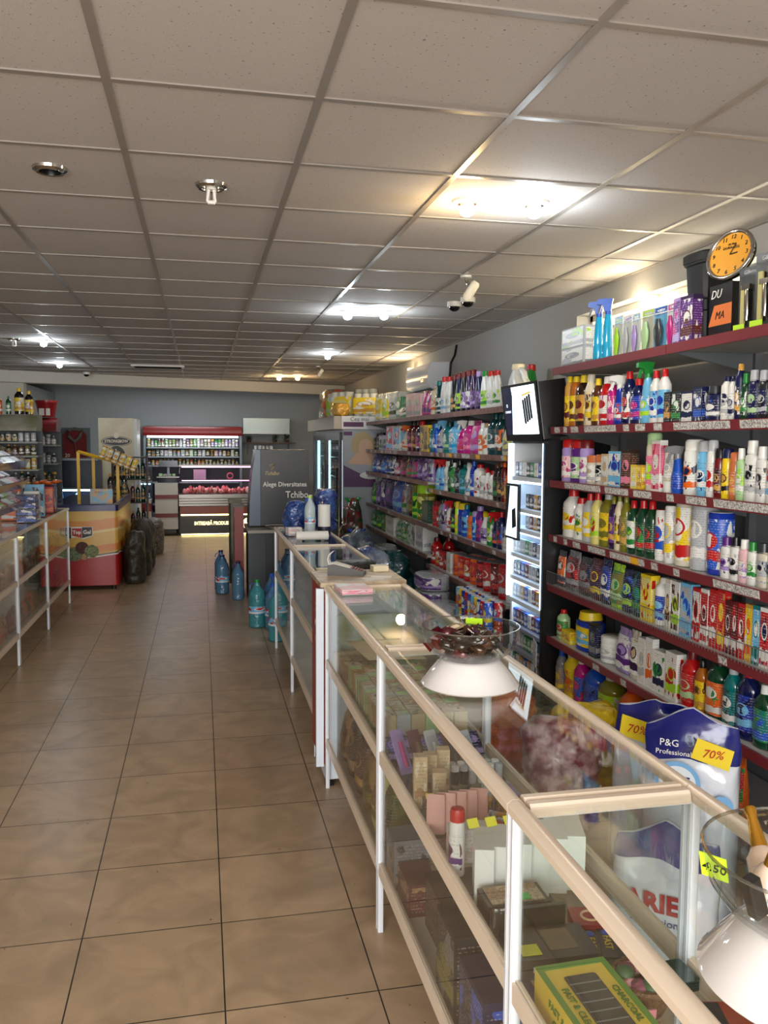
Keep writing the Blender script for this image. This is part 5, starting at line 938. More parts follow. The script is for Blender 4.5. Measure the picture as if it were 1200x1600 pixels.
# rack of dark bottles beside it
t = thing('bottle_rack', 'tall dark rack of wine bottles right of the ice cream freezer', 'rack', (-.96, 12.0, 0)); m_rk = mat('rack_black', (22,20,20), .5)
for x in (-.23, .22): MB().box(x, .0, 0, x+.015, .3, 1.45).build('rack_side', m_rk, t)
for z in (.10, .45, .80, 1.12, 1.42): MB().box(-.22, 0, z-.015, .22, .3, z).build('rack_shelf', m_rk, t)
for i, z in enumerate((.10, .45, .80, 1.12)): jar_row(6, -1.17, -.75, 12.1, z+.001, .27, ['dark green', 'black', 'dark brown', 'black', 'maroon'], "the dark rack's %s row from the floor" % ORD[i+1], 20+i, ('bottle',))
# champagne bottles in a crate behind the freezer lid
t = thing('bottle_crate', 'dark crate of champagne bottles behind the freezer', 'crate', (-1.08, 11.62, 0)); MB().box(-.14, -.1, 0, .14, .1, .86).build('crate_body', m_rk, t); MB().box(-.15, -.11, .86, .15, .11, .90).build('crate_rim', mat('crate_wood', (70,60,48), .6), t)
jar_row(3, -1.21, -.95, 11.62, .901, .33, ['dark green', 'black'], 'the dark crate behind the freezer', 30, ('bottle',))
# ice cream freezer
t = thing('ice_cream_freezer', 'ice cream chest freezer with orange and red swirl print and navy lid', 'freezer', (-1.28, 9.66, 0))
fm = bpy.data.materials.new('freezer_print'); fm.use_nodes = True; nt = fm.node_tree; b = nt.nodes['Principled BSDF']; b.inputs['Roughness'].default_value = .3; L_ = nt.links.new
tc = nt.nodes.new('ShaderNodeTexCoord'); sp = nt.nodes.new('ShaderNodeSeparateXYZ'); L_(tc.outputs['Object'], sp.inputs[0])
sn = nt.nodes.new('ShaderNodeMath'); sn.operation = 'SINE'; m1 = nt.nodes.new('ShaderNodeMath'); m1.operation = 'MULTIPLY_ADD'; m1.inputs[1].default_value = 6.5; m1.inputs[2].default_value = 1.6; ax = nt.nodes.new('ShaderNodeMath'); ax.operation = 'ADD'; L_(sp.outputs[0], ax.inputs[0]); L_(sp.outputs[1], ax.inputs[1]); L_(ax.outputs[0], m1.inputs[0]); L_(m1.outputs[0], sn.inputs[0])
m2 = nt.nodes.new('ShaderNodeMath'); m2.operation = 'MULTIPLY_ADD'; m2.inputs[1].default_value = .022; L_(sn.outputs[0], m2.inputs[0]); L_(sp.outputs[2], m2.inputs[2])
cr = nt.nodes.new('ShaderNodeValToRGB'); cr.color_ramp.interpolation = 'CONSTANT'; e = cr.color_ramp.elements; e[0].position = 0; e[0].color = rgb(165,24,30)
e[1].position = .375; e[1].color = rgb(235,230,220)
for p_, c in ((.39, (30,24,60)), (.40, (216,170,78)), (.425, (214,128,52)), (.50, (222,178,86)), (.64, (232,206,140)), (.665, (218,140,64)), (.78, (222,180,88))): x = e.new(p_); x.color = rgb(*c)
L_(m2.outputs[0], cr.inputs[0]); L_(cr.outputs[0], b.inputs['Base Color'])
MB().rbox(-.375, 0, .05, .375, 1.8, .87, .03).build('cabinet', fm, t)
MB().rbox(-.385, -.01, .87, .385, 1.81, .935, .03).build('lid_frame', mat('freezer_navy', (22,26,92), .3), t); MB().box(-.34, .04, .936, .34, 1.76, .945).build('sliding_lid', mat('freezer_lid', (40,48,90), .1, coat=.8), t)
for x in (-.32, .32):
    for y in (.06, 1.7): MB().cyl(.025, 0, .05, 10).build('foot', m_blackp, t, loc=(x, y, 0))
sg = MB().prism([(-.235, .70), (.115, .70), (.115, .60), (.02, .565), (-.06, .59), (-.15, .565), (-.235, .60)], 0, .002, XZ(-.004)).build('logo_white', mat('logo_paper', (235,232,225), .4), t)
MB().prism([(-.228, .695), (-.11, .695), (-.11, .575), (-.15, .572), (-.228, .605)], 0, .002, XZ(-.006)).build('logo_field', mat('logo_black'), sg); MB().prism([(-.10, .685), (.0, .685), (.0, .575), (-.06, .595), (-.10, .605)], 0, .002, XZ(-.0065)).build('logo_red', mat('logo_red', (176,24,30), .4), sg); MB().prism([(.003, .695), (.108, .695), (.108, .605), (.003, .575)], 0, .002, XZ(-.006)).build('logo_field', mat('logo_black'), sg)
text('Ice', .06, mw, sg, (-.17, -.0085, .64), bold=.002); text('Top', .052, mw, sg, (-.05, -.009, .64), bold=.002); text('Gel', .058, mw, sg, (.055, -.0085, .64), bold=.002)
for cx, cz, r_, c in ((-.19, .42, .07, (150,160,110)), (-.08, .40, .082, (126,136,104)), (.0, .47, .07, (92,44,40)), (.10, .43, .075, (150,176,124)), (.02, .375, .04, (200,170,110))):
    disc(cx, cz, r_, r_*.95, -.004-r_*.01-cx*.004-.002, mat('scoop_%d' % c[0], c, .6, noise=(60, tuple(int(q*.6) for q in c))), t, 'ice_cream_scoop_picture')
t = thing('picture_card', 'small bright ice cream picture card standing on the freezer', 'card', (-1.09, 9.86, .946), 0); MB().box(-.12, 0, 0, .12, .004, .155).build('card', mat('picture_card', (120,190,220), .4, noise=(14, (240,170,60))), t); MB().box(-.03, .005, 0, .03, .06, .006).build('card_foot', mw, t); text('Sorbet', .03, mat('logo_red'), t, (-.03, -.001, .12))
# yellow stand with beer multipack
t = thing('yellow_stand', 'yellow metal frame stand on the freezer', 'stand', (-1.22, 10.3, .946)); my_ = mat('yellow_frame', (224,176,30), .4)
for x, y, zt in ((-.16, -.03, .565), (-.04, .35, .50), (.27, .0, .44)): MB().box(x-.017, y-.012, 0, x+.017, y+.012, zt).build('upright', my_, t)
mb = MB(); mb.tube([(-.16, -.03, .565), (.27, 0, .44)], .02, 6); mb.build('crossbar', my_, t); mb = MB(); mb.tube([(-.16, -.03, .56), (-.04, .35, .5)], .016, 6); mb.build('crossbar', my_, t)
for k in range(6):
    x = -1.13+.069*k; z = 1.455-.030*k; tt = thing('beer_can', 'gold beer can, %s from left in the tilted multipack on the yellow stand' % ORD[k+1], 'can', (x, 10.235, z-.02), (0, .38, 0), 'gold beer cans on the yellow stand'); P_can(tt, .064, .064, .15, 'gold', 'silver', ('white', 'gold', 'yellow'))
# curved-glass cold case behind the left counter
t = thing('cold_display_case', 'blue-lit cold display case behind the snack boxes', 'display case', (-1.78, 12.4, 0)); 
MB().box(-.36, 0, 0, .36, .6, .72).build('base', m_upr, t); MB().box(-.36, .55, .72, .36, .6, 1.36).build('back_panel', mat('case_back', (46,58,84), .4), t); MB().prism([(0, .72), (.004, .72), (.12, 1.36), (.116, 1.36)], -.35, .35, Matrix(((0,0,1,0),(1,0,0,0),(0,1,0,0),(0,0,0,1)))).build('front_glass', GLASS, t)
MB().box(-.36, .1, 1.36, .36, .6, 1.385).build('top_panel', m_gl, t); MB().box(-.34, .12, .93, .34, .16, .95).build('light_tube', mat('blue_tube'), t); MB().box(-.34, .12, .952, .34, .5, .965).build('shelf', m_gl, t)
rr_ = random.Random(6)
for k in range(9):
    t2 = thing('wrapped_cheese', 'white wrapped piece, %s from left in the blue-lit case' % ORD[k+1], 'packaged food', (-2.08+.072*k, 12.62, .721), rr_.uniform(-.3, .3), 'wrapped food in the cold case'); MB().loft([(0, .028, .05), (.01, .032, .055), (.09+.03*(k % 3), .028, .045), (.12+.03*(k % 3), .012, .02)], 10).build('wrapped_piece', mat('milky_wrap', (205,215,225), .25), t2)
# jersey on a pinboard
t = thing('pinboard', 'grey board on the back wall behind the jersey', 'board', (-2.22, 16.18, 1.25)); MB().box(-.46, 0, 0, .26, .018, .62).build('board', mat('board_grey', (92,98,104), .6), t)
t = thing('sports_jersey', 'dark red sports jersey with grey hood and number 20 on the back wall', 'jersey', (-2.22, 16.15, 1.32)); mj = mat('jersey_red', (110,22,26), .8)
MB().prism([(-.20, 0), (.20, 0), (.20, .42), (.13, .50), (-.13, .50), (-.20, .42)], 0, .03, XZ(-.015)).build('shirt_body', mj, t)
mb = MB(); mb.tube([(-.12, -.02, .50), (-.10, -.03, .40), (0, -.035, .30), (.10, -.03, .40), (.12, -.02, .50), (0, -.0, .53)], .032, 8, True); mb.build('hood', mat('hood_grey', (96,92,84), .8), t); MB().tube([(0, -.03, .29), (.03, -.03, .08)], .007, 6).build('zip', mat('hood_grey'), t)
text('20', .09, mw, t, (-.13, -.017, .05))
# gondola shelving with hoods behind the left counter
def gondola(x, y, w_, hoodm, label, seed, zs):
    t = thing('gondola', label, 'shelf unit', (x, y, 0)); 
    MB().box(-w_/2, .28, 0, w_/2, .32, 1.78).build('back_panel', mat('gondola_back', (84,92,100), .5), t); MB().box(-w_/2, -.05, 0, w_/2, .28, .12).build('plinth', m_upr, t)
    MB().prism([(-.08, 1.745), (-.08, 1.80), (-.05, 1.88), (.02, 1.93), (.32, 1.94), (.32, 1.745)], -w_/2, w_/2, Matrix(((0,0,1,0),(1,0,0,0),(0,1,0,0),(0,0,0,1)))).build('hood', hoodm, t)
    for z in zs: MB().box(-w_/2, -.04, z-.02, w_/2, .28, z).build('shelf', mat('gondola_shelf', (140,140,134), .4), t)
    return t
gondola(-2.22, 10.55, .72, mat('hood_pattern', (150,146,134), .35, noise=(3, (110,112,84))), 'left shelf unit with beige curved hood and rows of cans and bottles', 1, (.5, .80, 1.10, 1.30, 1.46, 1.62))
gondola(-1.98, 11.75, .30, mat('hood_dark_red', (112,24,26), .25, coat=.6), 'narrow shelf unit with red curved hood beside the beige one', 2, (.8, 1.1, 1.34, 1.58))
MB0 = None
wl_ = "the beige-hooded unit's"
for i, (z, pal, h, kd) in enumerate(((1.621, ['silver', 'white', 'dark green'], .11, ('can',)), (1.461, ['olive', 'dark brown', 'brown'], .13, ('can', 'bottle')), (1.301, ['gold', 'amber', 'pale yellow'], .14, ('can',)), (1.101, ['dark green', 'black', 'dark brown'], .18, ('bottle',)), (.801, ['black', 'dark green'], .27, ('bottle',)))):
    jar_row(10, -2.56, -1.88, 10.58, z, h, pal, wl_+' %s shelf from top' % ORD[i+1], 40+i, kd)
for i, (z, pal) in enumerate(((1.581, ['grey', 'white']), (1.341, ['dark grey', 'silver']), (1.101, ['black', 'dark green']), (.801, ['black', 'gold']))):
    jar_row(4, -2.11, -1.85, 11.78, z, .14, pal, "the red-hooded unit's %s shelf from top" % ORD[i+1], 50+i, ('bottle', 'jar'))
t = product('bottle', 'black', 'yellow', ('yellow', 'gold', 'white'), .105, .105, .31, (-2.08, 10.7, 1.941), 0, 'large black bottle with yellow foil top on the beige hood', 'bottles on the hood')
product('bottle', 'black', 'yellow', ('yellow', 'gold', 'white'), .095, .095, .28, (-1.99, 10.8, 1.941), 0, 'second black bottle with yellow foil, behind right on the beige hood', 'bottles on the hood')
product('bottle', 'dark green', 'green', ('green', 'white', 'teal'), .055, .055, .21, (-2.20, 10.7, 1.941), 0, 'small green bottle left of the black ones on the beige hood', 'bottles on the hood')
product('bottle', 'amber', 'green', ('orange', 'white', 'red'), .06, .06, .22, (-2.30, 10.7, 1.941), 0, 'amber bottle at the photo edge on the beige hood', 'bottles on the hood')
product('bottle', 'gold', 'yellow', ('gold', 'yellow', 'white'), .05, .05, .17, (-1.93, 10.62, 1.941), 0, 'small gold bottle at the right end of the beige hood', 'bottles on the hood')
t = thing('red_bucket', 'red bucket with white labels on the red hood', 'bucket', (-1.97, 11.85, 1.941)); MB().loft([(0, .10, .10), (.16, .13, .13), (.20, .14, .14)], 20).build('bucket_body', mat('bucket_red', (150,18,22), .3), t); MB().loft([(.19, .145, .145), (.215, .145, .145)], 20).build('bucket_lid', mat('bucket_red'), t); MB().box(-.075, -.125, .02, -.01, -.115, .11).build('label_sticker', mw, t); MB().box(.01, -.125, .02, .06, -.115, .11).build('label_sticker', mw, t)
# ================================================================== COFFEE CABINET
t = thing('coffee_cabinet', 'dark grey coffee display cabinet with white lettering and a ledge', 'cabinet', (.48, 8.86, 0)); m_cf = mat('coffee_dark', (40,42,46), .35); m_cf2 = mat('coffee_side', (78,88,100), .3, metal=.3)
MB().box(.125, 0, .76, .63, .45, 1.55).build('upper_cabinet', m_cf, t); MB().prism([(0, .76), (.122, .76), (.122, 1.55), (.075, 1.55), (.035, 1.30), (.01, 1.0)], 0, .45, XZ(0)).build('curved_side', m_cf2, t)
MB().box(-.01, 0, .0, .17, .45, .71).build('lower_side', mat('coffee_lower', (52,56,62), .4), t); MB().box(.172, .005, .0, .63, .45, .71).build('lower_cabinet', m_cf, t); MB().box(-.03, -.32, .715, .63, .45, .745).build('ledge', mat('ledge_stone', (150,142,128), .35), t)
for x in (.40,): MB().box(x, -.28, 0, x+.03, -.25, .714).build('ledge_leg', m_cf, t)
text('Alege Diversitatea', .068, mw, t, (.375, -.001, 1.19), sx=.9, bold=.001); text('Tchibo', .10, mw, t, (.50, -.001, 1.08), sx=.85, bold=.001); text('Tchibo', .055, mat('logo_tan', (190,160,110), .4), t, (.235, -.001, 1.305), shear=.4, bold=.001)
mb = MB(); mb.tube([(.23, -.003, 1.345), (.265, -.003, 1.375), (.25, -.003, 1.40), (.225, -.003, 1.395), (.215, -.003, 1.375)], .007, 6); mb.build('bean_logo', mat('logo_tan'), t)
t = thing('shallow_bowl', 'shallow white bowl of brown coffee beans on the cabinet ledge', 'bowl', (.74, 8.66, .746)); MB().loft([(0, .05, .05), (.03, .10, .10), (.034, .115, .115), (.028, .10, .10)], 24, cap1=False).build('bowl', m_white, t); o = MB().cyl(.098, .024, .029, 20).build('coffee_beans', mat('bean_brown', (96,64,50), .6, bump=(90, 1, .01)), t); o['kind'] = 'stuff'
t = thing('red_panel_stand', 'narrow red stand panel left of the coffee cabinet', 'stand', (.335, 8.95, 0)); MB().box(.0, 0, 0, .095, .4, .95).build('stand_panel', mat('stand_red', (130,26,24), .4), t); MB().box(-.01, -.01, .95, .105, .41, .965).build('stand_cap', m_blackp, t)
t = thing('snack_column', 'column of hanging brown and green snack packets left of the red stand', 'snack display', (.38, 9.85, 0)); MB().rbox(-.07, -.02, 0, .07, .3, .93, .02).build('packet_column', mat('snack_mix', (84,72,50), .4, noise=(12, (40,58,34))), t); MB().box(-.075, -.03, .93, .075, .31, .97).build('column_cap', mat('snack_cap', (120,118,100), .5), t)
# ================================================================== LEFT COUNTER GOODS
rck = thing('sweets_rack', 'dark metal rack with three sloping sweets trays on the left counter', 'rack', (-1.40, 6.70, .9655))
for y_ in (-.56, .56): MB().box(-.29, y_-.012, 0, -.265, y_+.012, .62).build('rack_post', m_upr, rck)
TRP = [['silver', 'white', 'teal', 'brown'], ['pink', 'cream', 'brown', 'silver'], ['green', 'lime', 'red', 'white']]
for k, z in enumerate((.47, .31, .155)):
    L__ = 1.15-.06*k; yc = -.02*k; RM = Matrix.Translation((0, yc, z)) @ Matrix.Rotation(.5, 4, 'Y'); rnd = random.Random(60+k)
    MB().box(-.30, -L__/2, -.008, .02, L__/2, 0, RM).build('tray_floor', mat('tray_grey', (120,120,128), .4), rck); MB().box(.02, -L__/2, -.008, .026, L__/2, .06, RM).build('tray_front', glass_mat('tray_plastic', (.8,.76,.84), 1.45, .08, .1), rck)
    for y_ in (-L__/2, L__/2-.005): MB().box(-.30, y_, 0, .02, y_+.005, .06, RM).build('tray_end', glass_mat('tray_plastic', (.8,.76,.84)), rck)
    for i in range(8):
        for j in range(3):
            c = rnd.choice(TRP[k]); c2 = rnd.choice(TRP[k]); p_ = RM @ Vector((-.245+j*.095, L__/2-.05-i*.085, .001)); tt = MB().rbox(-.036, -.036, 0, .036, .036, .03, .008).build('sweet_pack', printed(c, c2, 'white'), None, loc=(p_.x-1.40, p_.y+6.70, p_.z+.9655), rot=(0, .5, 0))
            tag(tt, '%s wrapped sweet pack in the %s sloping tray above the left counter' % (c, ('top', 'middle', 'bottom')[k]), 'sweets', 'wrapped sweets in the %s tray' % ('top', 'middle', 'bottom')[k])
for k in range(4): product('box', 'navy', B_, ('navy', 'blue', 'white'), .16, .12, .055, (-1.40, 7.40, .9655+k*.0565), 0, 'blue and white carton, %s from bottom in the stack by the left counter edge' % ORD[k+1], 'stacked blue cartons')
for k in range(3): product('box', 'grey', B_, ('blue', 'silver', 'navy'), .14, .12, .04, (-1.385, 5.95, .9655+k*.041), 0, 'grey blue flat carton, %s from bottom before the blue stack' % ORD[k+1], 'flat cartons')
sb = [(-1.57, 7.62, .16, .26, 'orange', ('white', 'orange', 'brown')), (-1.40, 7.60, .12, .24, 'white', ('white', 'brown', 'orange')), (-1.62, 7.8, .2, .28, 'orange', ('orange', 'tan', 'light blue')), (-1.45, 7.95, .18, .28, 'light blue', ('light blue', 'white', 'black')), (-1.40, 8.35, .10, .24, 'red', ('orange', 'red', 'maroon')), (-1.53, 8.4, .10, .25, 'navy', ('navy', 'dark purple', 'grey')), (-1.41, 8.6, .10, .25, 'dark purple', ('navy', 'grey', 'orange')), (-1.58, 8.7, .16, .24, 'orange', ('orange', 'yellow', 'brown'))]
for k, (x, y, w_, h_, c, l3) in enumerate(sb): product('box', c, B_, l3, w_, .10, h_, (x, y, .9655), .1, '%s snack display box, %s from the sweets rack towards the freezer' % (c, ORD[k+1]), 'snack boxes on the left counter')
rk = random.Random(77)
for k in range(12):
    t = thing('orange_snack_bag', 'orange snack bag heaped on the snack boxes near the freezer', 'snack bag', (-1.50+.055*(k % 4), 8.36+.07*(k//4), 1.222+.012*(k % 2)), rk.uniform(0, 3), 'orange snack bags heaped near the freezer'); mb = MB(); mb.ball((0, 0, .016), .045, .03, .016, 12, 6); mb.build('bag_body', film('orange'), t)
# pouches inside the left counters
for ci, y0_ in enumerate((5.30, 6.52, 7.74)):
    for lv, zz in enumerate((.217, .595)):
        for k in range(9):
            c = rk.choice(['maroon', 'dark red', 'brown', 'orange', 'dark green', 'navy', 'tan']); product('pouch', c, B_, (c, rk.choice(['tan', 'red', 'beige', 'olive']), 'dark brown'), .115, .07, rk.uniform(.14, .19) if lv == 0 else rk.uniform(.1, .15), (-1.40, y0_+.10+k*.122, zz), PI/2, '%s snack pouch, %s from camera, %s level of the %s left counter' % (c, ORD[k+1], ('lower', 'middle')[lv], ('nearest', 'middle', 'farthest')[ci]), 'snack pouches in the left counters')
for k in range(5): pass
# bags beside the freezer
nb = mat('black_net', (26,24,22), .5, noise=(70, (70,64,48)))
def bigbag(loc, w_, d_, h_, m_, label, seed, nm='net_sack'):
    return sack(loc, w_, d_, h_, 'black', label, seed=seed, neck=False, lumps=.12, m=m_, nm=nm)
bigbag((-.76, 10.15, 0), .24, .42, .60, nb, 'black net sack standing against the freezer side, nearest one', 31); bigbag((-.74, 10.75, 0), .26, .46, .66, nb, 'black net sack against the freezer side, middle one', 32); bigbag((-.73, 11.35, 0), .26, .40, .62, nb, 'black net sack against the freezer side, farthest one', 33)
bigbag((-.70, 12.75, 0), .30, .40, .50, mat('striped_bag', (130,120,108), .5, noise=(40, (80,72,64))), 'grey brown woven bag on the floor below the white fridge edge', 34, 'woven_bag')
bigbag((-1.78, 9.55, 0), .18, .5, .62, nb, 'dark sack left of the freezer seen through counter glass', 35)
# ================================================================== WATER BOTTLES
def water(x, y, z, s, c, capc, label, rz=0, h=.42, lab=True, group='large water bottles on the floor'):
    t = thing('water_bottle', label, 'water bottle', (x, y, z), rz, group)
    def body():
        R_ = .078*s; secs = [(0, R_*.85, R_*.85), (.012, R_, R_)]; n_ = 9
        for i in range(n_): z0 = .02+i*(h*.6)/n_; secs += [(z0, R_, R_), (z0+h*.6/n_*.5, R_*.945, R_*.945)]
        secs += [(h*.66, R_, R_), (h*.76, R_*.82, R_*.82), (h*.86, R_*.42, R_*.42), (h*.93, .024*s, .024*s), (h*.955, .024*s, .024*s)]
        return MB().loft(secs, 22).mesh('bottle', water_m(c), True, 1.2)
    link('bottle_body', pmesh(('water', s, c, h), body), t)
    link('cap', pmesh(('wcap', s, capc, h), lambda: MB().cyl(.027*s, h*.945, h, 14).mesh('cap', plas(capc))), t)
    if lab: link('label_band', pmesh(('wl', s, h), lambda: MB().loft([(h*.30, .0792*s, .0792*s), (h*.46, .0792*s, .0792*s)], 20, None, False, False, -PI, 0).mesh('label', printed('light blue', 'white', 'red'))), t)
    link('carry_handle', pmesh(('wh', s, h), lambda: MB().tube([(-.03*s, 0, h*.94), (-.062*s, 0, h*.90), (-.07*s, 0, h*.83)], .004).mesh('handle', plas('blue'))), t)
    return t
def water_m(c):
    nm = 'water_plastic_'+c
    if nm in MATS: return MATS[nm]
    tint = {'clear': (.80, .90, .94), 'blue': (.16, .38, .60), 'teal': (.10, .48, .54)}[c]
    mt = bpy.data.materials.new(nm); mt.use_nodes = True; nt = mt.node_tree; b = nt.nodes['Principled BSDF']; b.inputs['Base Color'].default_value = tuple(q*.8 for q in tint)+(1,); b.inputs['Roughness'].default_value = .05; b.inputs['Coat Weight'].default_value = 1; tcw = nt.nodes.new('ShaderNodeTexCoord'); nw = nt.nodes.new('ShaderNodeTexVoronoi'); nw.inputs['Scale'].default_value = 38; bw_ = nt.nodes.new('ShaderNodeBump'); bw_.inputs['Strength'].default_value = .8; bw_.inputs['Distance'].default_value = .008; nt.links.new(tcw.outputs['Object'], nw.inputs['Vector']); nt.links.new(nw.outputs['Distance'], bw_.inputs['Height']); nt.links.new(bw_.outputs[0], b.inputs['Normal'])
    g_ = nt.nodes.new('ShaderNodeBsdfTransparent'); g_.inputs[0].default_value = tint+(1,); mx = nt.nodes.new('ShaderNodeMixShader'); mx.inputs[0].default_value = .6; nt.links.new(g_.outputs[0], mx.inputs[1]); nt.links.new(b.outputs[0], mx.inputs[2]); nt.links.new(mx.outputs[0], nt.nodes['Material Output'].inputs[0]); MATS[nm] = mt; return mt
water(.21, 9.2, 0, .95, 'blue', 'navy', 'large blue water bottle in the aisle, leftmost by the red stand'); water(.36, 8.80, 0, .8, 'blue', 'navy', 'large blue water bottle next to the red stand, second in the aisle', h=.40, lab=False)
water(.20, 9.45, 0, .9, 'blue', 'navy', 'large water bottle with handle standing behind the two aisle ones', h=.44, lab=False)
water(.47, 7.46, 0, .98, 'teal', 'green', 'turquoise water bottle with label standing in front of the coffee cabinet', .3, h=.42)
water(.60, 6.90, 0, 1, 'teal', 'blue', 'turquoise water bottle at the far end post of the slim counter', .2, h=.44); water(.60, 7.35, 0, .9, 'blue', 'blue', 'blue water bottle between the turquoise ones', -.2, h=.40)
for k, (x, y) in enumerate(((.80, 6.86), (.98, 6.92), (.78, 7.25), (.96, 7.35), (.82, 7.65), (.62, 7.72), (.98, 7.75))):
    water(x, y, 0, .95, ('teal', 'blue')[k % 2], 'blue', '%s floor water bottle, %s of those seen through the slim counter' % (('turquoise', 'blue')[k % 2], ORD[k+1]), .3*k, h=.43)
for k, (x, y) in enumerate(((.80, 6.86), (.98, 6.92), (.78, 7.25), (.96, 7.35))):
    water(x, y, .431, .85, ('blue', 'teal')[k % 2], 'blue', '%s water bottle, %s of the upper layer behind the slim counter' % (('blue', 'turquoise')[k % 2], ORD[k+1]), .3*k, h=.38, lab=False)
# ================================================================== THINGS IN AND ON THE RIGHT COUNTERS
TOP = .9655; MID = .5942; LOW = .2163
# bowls: glass bowl of wrapped sweets on an upturned white bowl
def bowl_pair(x, y, which, zt=TOP):
    t = thing('white_bowl', 'upturned glossy white bowl under the %s' % which, 'bowl', (x, y, zt), 0, 'upturned white bowls')
    MB().loft([(0, .132, .132), (.004, .136, .136), (.009, .131, .131), (.03, .117, .117), (.055, .096, .096), (.068, .083, .083), (.072, .078, .078), (.072, .02, .02)], 48, cap0=False).build('bowl_body', mat('glazed_white', (225,220,216), .08, coat=1), t)
    gm = glass_mat('bowl_glass', (.93,.95,.95), 1.5, .03)
    g = thing('glass_bowl', 'clear glass bowl holding %s' % ('wrapped chocolates, on the middle counter' if which.startswith('chocolate') else 'gold-capped mini bottles, at the lower right corner'), 'bowl', (x, y, zt+.0735), 0, 'clear glass bowls')
    mb = MB(); sec = [(0, .075), (.004, .085), (.02, .108), (.045, .126), (.07, .133), (.086, .1355)]
    mb.loft([(z, r, r) for z, r in sec]+[(.090, .136, .136), (.091, .133, .133), (.086, .1315, .1315)]+[(z+.003, r-.004, r-.004) for z, r in reversed(sec[:-1])], 48, cap1=True); mb.build('bowl_body', gm, g)
    mb = MB(); mb.tube([(.1345*math.cos(2*PI*k/48), .1345*math.sin(2*PI*k/48), .0895) for k in range(48)], .0022, 6, True); mb.build('rim', glass_mat('glass_rim', (.85,.87,.85), 1.5, .35, .05), g)
    return g
BX, BY = .722, 2.20
bowl_pair(BX, BY, 'chocolate bowl'); rc = random.Random(12); spots = []
for k in range(46):
    lvl = k//16; rmax = (.05, .08, .07)[lvl]; 
    a, rr2 = rc.uniform(0, 2*PI), rmax*math.sqrt(rc.random()); x, y = BX+rr2*math.cos(a), BY+rr2*math.sin(a); z = TOP+.0735+.016+.022*lvl+rc.uniform(0, .008)
    c = rc.choice(['dark brown', 'dark brown', 'brown', 'maroon', 'dark red', 'black']); s_ = rc.uniform(1.25, 1.6)
    t = thing('wrapped_chocolate', '%s wrapped chocolate in the glass bowl on the middle counter' % c, 'chocolate', (x, y, z), (rc.uniform(-.6, .6), rc.uniform(-.6, .6), rc.uniform(0, 6)), 'wrapped chocolates in the glass bowl'); t.scale = (s_, s_, s_)
    link('sweet_body', pmesh(('choc', c), lambda: MB().loft([(-.008, .017, .012, 0, 0, 4), (-.004, .02, .014, 0, 0, 4), (.004, .02, .014, 0, 0, 4), (.008, .017, .012, 0, 0, 4)], 14).mesh('choc', mat('foil_'+c.replace(' ', '_'), CN[c], .2, metal=.3, coat=.7))), t)
    def wing():
        m_ = MB(); m_.prism([(.018, -.004), (.034, -.013), (.034, .013), (.018, .004)], -.0008, .0008); m_.prism([(-.018, .004), (-.034, .013), (-.034, -.013), (-.018, -.004)], -.0008, .0008); return m_.mesh('w', mat('foil_'+c.replace(' ', '_')))
    link('wrapper_ends', pmesh(('wing', c), wing), t)
    if k % 3 == 0: link('print_patch', pmesh(('patch', k % 3), lambda: MB().rbox(-.009, -.006, .0082, .009, .006, .0088, .003).mesh('p', mat('foil_patch', (205,190,170), .3))), t)
t = thing('price_tag', 'yellow green price tag among the chocolates at the bowl back', 'price tag', (BX+.035, BY+.075, TOP+.15), (.3, 0, -.4)); MB().box(-.024, -.001, 0, .024, .001, .018).build('tag_card', m_gt, t)
for k, (dx, c) in enumerate(((-.07, 'white sticker'), (.045, 'pinkish sticker'))): pass
b2x, b2y = .735, .865
bowl_pair(b2x, b2y, 'bowl at the lower right corner')
def mini(x, y, z, rot, label, s=1):
    t = thing('mini_bottle', label, 'small bottle', (x, y, z), rot, 'mini bottles in the glass bowl')
    MB().loft([(0, .016*s, .016*s), (.004*s, .021*s, .021*s), (.045*s, .021*s, .021*s), (.058*s, .012*s, .012*s)], 20).build('bottle_body', mat('pearl_pink', (222,196,172), .15, coat=1), t); MB().loft([(.056*s, .0115*s, .0115*s), (.098*s, .0065*s, .0065*s), (.108*s, .0085*s, .0085*s), (.113*s, .007*s, .007*s)], 18).build('gold_foil', mat('gold_foil', (214,158,60), .18, metal=.9), t)
    MB().loft([(.012*s, .0215*s, .0215*s), (.036*s, .0215*s, .0215*s)], 16, None, False, False, -2.4, 0).build('label_sticker', mat('mini_label', (226,222,214), .4, noise=(260, (120,150,190))), t)
zb = TOP+.0735
mini(b2x-.062, b2y+.02, zb+.017, (.15, .12, .3), 'gold-topped mini bottle standing leftmost in the corner glass bowl'); mini(b2x-.028, b2y+.045, zb+.018, (-.3, .75, .9), 'gold-topped mini bottle leaning right in the corner glass bowl'); mini(b2x+.0, b2y-.01, zb+.018, (.5, .6, 2.0), 'gold-topped mini bottle at the centre of the corner glass bowl'); mini(b2x+.03, b2y+.05, zb+.02, (-.5, .3, 0), 'gold-topped mini bottle at the back of the corner glass bowl')
for k in range(16):
    a, rr2 = rc.uniform(0, 2*PI), .07*math.sqrt(rc.random()); c = rc.choice([('red', (186,60,64)), ('pink', (214,130,130)), ('maroon', (110,24,36)), ('amber', (206,150,70))])
    t = thing('foil_sweet', '%s foil sweet at the bottom of the corner glass bowl' % c[0], 'sweet', (b2x+rr2*math.cos(a), b2y+rr2*math.sin(a), zb+.016+.006*(k % 2)), (rc.uniform(-.3, .3), rc.uniform(-.3, .3), rc.uniform(0, 6)), 'foil sweets in the corner bowl'); m_ = MB(); m_.ball((0, 0, 0), .014, .011, .009, 12, 7); m_.build('sweet_body', mat('foil_'+c[0]+'_s', c[1], .25, coat=.8), t)
